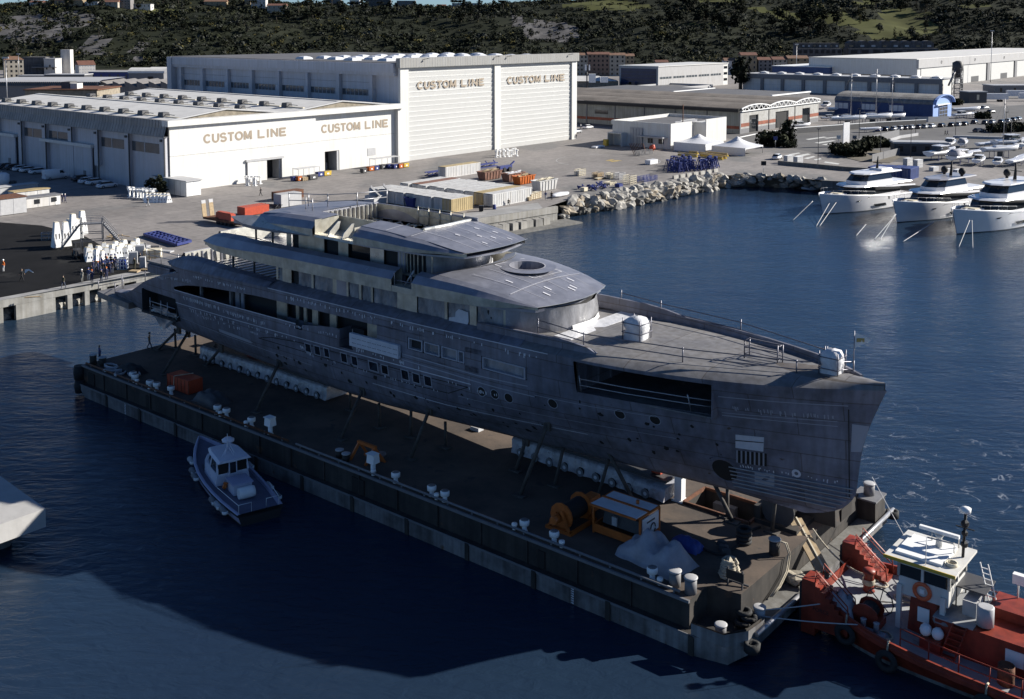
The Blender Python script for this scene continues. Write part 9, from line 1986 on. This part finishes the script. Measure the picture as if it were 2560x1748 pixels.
for x,y,h,lb in((510,740,9,'street lamp at the zebra crossing by the water'),(870,580,11,'street lamp behind the round hedges'),(1325,690,8,'street lamp before the grey boat park fence'),(1720,500,6,'street lamp beside the two walkers'),(1370,470,5,'street lamp at the white barrier'),(2165,470,7,'street lamp at the low hedge'),(1060,670,8,'dark street lamp on the brown lawn'),(2205,600,8,'street lamp in the middle of the boat park')):
 t=thing('street_lamp',lb,'street lamp',Z6(x,y));mb=MB();mb.tube([(0,0,0),(0,0,h)],.09,'dark_grey',5);mb.build('pole',t);mb=MB();mb.box(-.5,.5,-.15,.15,h,h+.2,'dark_grey');mb.build('lamp_head',t)
for x,y,m_,lb in((690,590,'tug_white','triangular give way sign beside the white sign board'),(830,590,'mid_grey','round topped direction sign behind the white sign board'),(30,840,'black','small black sign on the quay road before the boulders'),(135,600,'blue_steel','blue arrow sign at the roundabout hedge')):
 t=thing('road_sign',lb,'sign',Z6(x,y));mb=MB();mb.tube([(0,0,0),(0,0,2.6)],.06,'galv',5);mb.build('pole',t);mb=MB();mb.prism([(-.6,-.06),(.6,-.06),(.6,.06),(-.6,.06)],2.4,3.4,m_);mb.build('plate',t)
HG=leaf_cloud('foliage',[(x,y,z)for x in(-1.2,-.4,.4,1.2)for y in(-1,0,1)for z in(.5,1.2)],[.9]*24,[.26]*24,34,[k%2 for k in range(24)],['leaf_dark','leaf_mid'],77)
for x,y,s_,lb in((105,580,2.5,'large round hedge at the roundabout'),(250,565,1.2,'low hedge under the roundabout tree'),(255,595,1.0,'trimmed low hedge at the front of the roundabout'),(710,645,1.6,'round hedge beside the white sign board'),(800,670,1.9,'wide hedge on the brown lawn edge'),(900,620,1.7,'hedge behind the wide lawn hedge'),(1000,590,1.8,'hedge between the lawn and the fence'),(1090,590,1.3,'hedge nearest the dark store at the boat park'),(2080,460,1.6,'left part of the low hedge at right'),(2180,455,1.7,'middle part of the low hedge at right'),(2280,450,1.7,'right part of the low hedge at right'),(1960,340,1.5,'dark hedge between the two car lines'),(1720,220,1.6,'hedge beside the filter tower')):
 t=thing('hedge',lb,'hedge',Z6(x,y),x,None,s_);o=bpy.data.objects.new('foliage',HG);C.objects.link(o);o.parent=t
tree('dark',Z6(250,575),.9,'on the roundabout',None)
for i,(x,y,n_)in enumerate(((250,730,2),(335,740,2),(1300,755,2),(1390,770,2),(1530,800,1),(1640,815,1),(1740,822,1))):
 for k in range(n_):mb=MB();mb.box(-1.3,1.3,-.6,.6,0,.95,'light_grey');mb.box(-1.25,1.25,-.65,.65,.951,1.0,'white_plain');one(mb,'concrete_block','pale concrete block on the quay between the road and the yachts','concrete block',Z6(x,y)+Vector((0,0,.98*k)),R(40),'blocks between road and yachts')
for x,y,L,lb in((1910,190,14,'long white trailer with a white box at the right edge yard'),(2170,160,12,'white trailer behind the long white one'),(2280,185,8,'short white box truck at the right edge')):
 t=thing('truck_trailer',lb,'trailer',Z6(x,y),R(-5));mb=MB();mb.box(0,L,-1.3,1.3,1.1,3.9,'poly_white');mb.build('box_body',t);[(lambda m2:(m2.lathe([(.45,-1.2),(.5,0),(.45,1.2)],'rubber',8),setattr(m2,'v',[(L*.7+q*1.3+a,c,.5+b)for a,b,c in m2.v]),m2.build('wheels',t)))(MB())for q in range(2)]
house('store','low dark store with shelves beside the boat park','store',Z6(1180,660),14,5,3.2,R(-8),'dark_grey',None,1,4);house('store','low shed with a cream door at the right edge yard','store',Z6(1840,205),9,8,5,R(10),'dark_grey',None,1,1,win='cream');house('store','dark flat store along the right edge behind the trailers','store',Z6(2060,130),60,12,4.5,R(4),'mid_grey',None,1,8)
# ================================================================== people
mat('skin',(.42,.27,.19),.7);PM={'navy':(.02,.025,.07),'black':(.012,.012,.014),'olive':(.07,.065,.04),'grey':(.18,.18,.17),'blue':(.04,.06,.16),'jean':(.06,.07,.10),'pale':(.45,.45,.46),'orange':(.55,.13,.02),'white':(.75,.75,.74)}
for k_,v_ in PM.items():mat('cloth_'+k_,v_,.85)
def body_mesh(pose):
 f={'stand':((.10,.02),(-.10,-.02),(.27,.05,.98),(-.27,-.03,.98)),'walk':((.10,.30),(-.10,-.32),(.25,-.22,1.02),(-.25,.24,1.02)),'point':((.10,.26),(-.10,-.26),(.72,.10,1.42),(-.26,-.08,.98)),'crouch':((.16,.12),(-.16,-.05),(.2,.34,.62),(-.2,.34,.62))}[pose]
 cr=-.42 if pose=='crouch' else 0
 V=[((0,0,.95+cr),.15),((0,0,1.12+cr),.14),((0,.01+(.15 if cr else 0),1.34+cr),.165),((0,.02+(.18 if cr else 0),1.48+cr),.07),((0,.04+(.22 if cr else 0),1.57+cr),.085),((0,.035+(.22 if cr else 0),1.66+cr),.10),((0,.02+(.2 if cr else 0),1.75+cr),.07)]
 E_=[(0,1),(1,2),(2,3),(3,4),(4,5),(5,6)]
 for s,(fx,fy)in((1,f[0]),(-1,f[1])):
  i=len(V);kn=(s*.11,fy*.55+.05+(.30 if cr else 0),.5+(-.02 if cr else 0));V+=[((s*.10,0,.88+cr),.105),(kn,.075),((fx,fy-(.06 if fy<-.2 else 0),.10),.05),((fx,fy+.15,.04),.045)];E_+=[(0,i),(i,i+1),(i+1,i+2),(i+2,i+3)]
 for s,h in((1,f[2]),(-1,f[3])):
  i=len(V);sh_=Vector((s*.20,.02+(.14 if cr else 0),1.42+cr));h=Vector(h)if not cr else Vector(h);el=sh_.lerp(h,.5)+Vector((s*.03,-.04,-.01));V+=[(tuple(sh_),.065),(tuple(el),.05),(tuple(sh_.lerp(h,.92)),.036),(tuple(h),.04)];E_+=[(2,i),(i,i+1),(i+1,i+2),(i+2,i+3)]
  d=(h-el).normalized()
  for q in range(5):
   a=Vector((.016*(q-2),.02 if q==0 else 0,0));j=len(V);L_=(.05,.085,.095,.088,.07)[q];V+=[(tuple(h+d*.03+a),.012),(tuple(h+d*(.03+L_)+a*1.3+Vector((0,.012,0))),.009)];E_+=[(i+3,j),(j,j+1)]
 bm=bmesh.new();ly=bm.verts.layers.skin.verify();vs=[]
 for k,(p,r_)in enumerate(V):v=bm.verts.new(p);v[ly].radius=(r_,r_*(.75 if k in(1,2)else 1));v[ly].use_root=k==0;vs.append(v)
 for a,b in E_:bm.edges.new((vs[a],vs[b]))
 me=bpy.data.meshes.new('b');bm.to_mesh(me);bm.free();o=bpy.data.objects.new('b',me);C.objects.link(o);o.modifiers.new('s','SKIN').use_smooth_shade=True;o.modifiers.new('u','SUBSURF').levels=1
 bpy.context.view_layer.update();m2=bpy.data.meshes.new_from_object(o.evaluated_get(bpy.context.evaluated_depsgraph_get()));bpy.data.objects.remove(o);return m2,cr
BODY={};PPL={}
def person(p,rz,pose,jacket,trousers,hat,label,group=None):
 if pose not in BODY:BODY[pose]=body_mesh(pose)
 m0,cr=BODY[pose];k_=(pose,jacket,trousers)
 if k_ not in PPL:
  m=m0.copy();m.name='person';m.materials.clear()
  for q in('cloth_'+trousers,'cloth_'+jacket,'skin','cloth_black'):m.materials.append(MATS[q])
  hands={'stand':.99,'walk':1.02}.get(pose,9)
  for f_ in m.polygons:
   c_=f_.center;f_.material_index=2 if c_.z>1.5+cr or(abs(c_.x)>.22 and c_.z<hands)or(pose=='point' and c_.x>.62)else 1 if c_.z>.93+cr else 3 if c_.z<.1 else 0
  PPL[k_]=m
 o=bpy.data.objects.new('person',PPL[k_]);C.objects.link(o);o.location=p;o.rotation_euler=(0,0,rz);tag(o,label,'person',group,'thing')
 mb=MB();hy=.035+(.22 if cr else 0)
 if hat:mb.lathe([(.145,0),(.125,.02),(.12,.07),(.085,.13),(.02,.15)],hat,10,(0,hy-.01,1.70+cr));h=mb.build('hard_hat' if hat!='cloth_black' else 'cap',o)
 else:mb.ico((0,hy-.02,1.70+cr),.112,'bark',1,.1,3,(1,1,.9),True);mb.build('hair',o)
 return o
ORH,BLH,WHH='cloth_orange','blue_steel','white_plain'
for x,y,pose,j,tr_,hat,rz,lb in((45,725,'stand','orange','pale',WHH,2.5,'person in a dark jacket and orange vest at the left edge of the dark asphalt'),(265,840,'walk','black','black',None,-1.6,'person in black walking on the dark asphalt with an arm of white sheet'),(770,925,'walk','olive','jean',None,2.9,'person in an olive jacket stepping onto the pale quay apron'),(995,850,'stand','grey','grey',WHH,2.6,'person in grey work clothes and white hard hat left of the worker group'),(1075,830,'stand','blue','pale',BLH,3,'worker with a blue hard hat and light trousers beside the grey one'),(1115,855,'stand','navy','navy',ORH,3.2,'worker in navy overalls with an orange hard hat at the front left of the group'),(1230,850,'stand','black','jean',BLH,2.8,'worker with pale shirt hem standing front middle of the group'),(1290,820,'stand','navy','navy',ORH,3.6,'worker with an orange hard hat front right of the group'),(1630,695,'stand','olive','olive',None,2.8,'person in olive filming beside the grey cabinets'),(1700,640,'stand','black','black',None,3.0,'person in black behind the light grey cabinet'),(1820,700,'stand','navy','navy',None,2.6,'person in dark clothes at the yacht walkway rail')):
 person(Zq(x,y),rz,pose,j,tr_,hat,lb)
mb=MB();mb.loft([[(0,0,0),(0,.05,.55)],[(.5,.1,.42),(.55,.15,.62)],[(1.25,.1,.12),(1.25,.15,.2)]],'white_plain');one(mb,'sheet','bent white sheet held up by the walking person in black','sheet',Zq(265,840)+Vector((.45,0,1.1)),R(-10))
rg=random.Random(2);HB=[BLH,BLH,ORH,BLH,BLH,WHH]
for i,(x,y)in enumerate(((1130,730),(1160,715),(1190,745),(1215,720),(1250,755),(1265,705),(1330,750),(1362,742),(1300,690),(1390,705),(1345,660),(1235,680),(1285,655),(1400,660))):
 person(Zq(x,y),rg.uniform(2,4),'stand',('navy','black','blue')[i%3],('navy','jean')[i%2],HB[i%6],'worker in dark blue clothes and hard hat inside the crowd before the white stands','workers in the crowd')
person(at(652,490),1.5,'walk','black','black',None,'person in black walking before the left doorway of the low hall')
person(at(370,516),2.5,'walk','grey','pale',None,'person in pale shorts before the white shed stands');person(at(156,507),1.5,'stand','navy','navy',WHH,'worker with a white hard hat beside the cabin with barred windows');person(at(163,507),4.5,'walk','navy','navy',WHH,'worker in navy just right of the one at the barred window cabin')
person(at(1364,499.5),3,'stand','blue','pale',None,'person in a blue top and white trousers beside the pale crates');person(at(1379,500),3,'stand','black','black',None,'person in black right of the white trousered one by the boulders');person(at(1272,513),3,'crouch','black','black',None,'person crouching at the sunlit side of the nearest white container')
person(at(1441,348),2,'stand','black','jean',None,'person standing at the far right corner of the hangar');person(Z6(1630,488),1,'walk','black','black',None,'left walker of the pair on the road at right');person(Z6(1650,488),1,'walk','navy','black',None,'right walker of the pair on the road at right');person(at(1452,322),1,'stand','pale','jean',None,'person in pale clothes near the white car under the brown roofed shed')
person(at(250,905,DZ),2.2,'stand','blue','navy',None,'person in a blue jacket standing at the stern corner of the barge');person(at(374,872,DZ),-1.57,'point','olive','jean','cloth_black','person pointing with an outstretched arm on the barge deck')
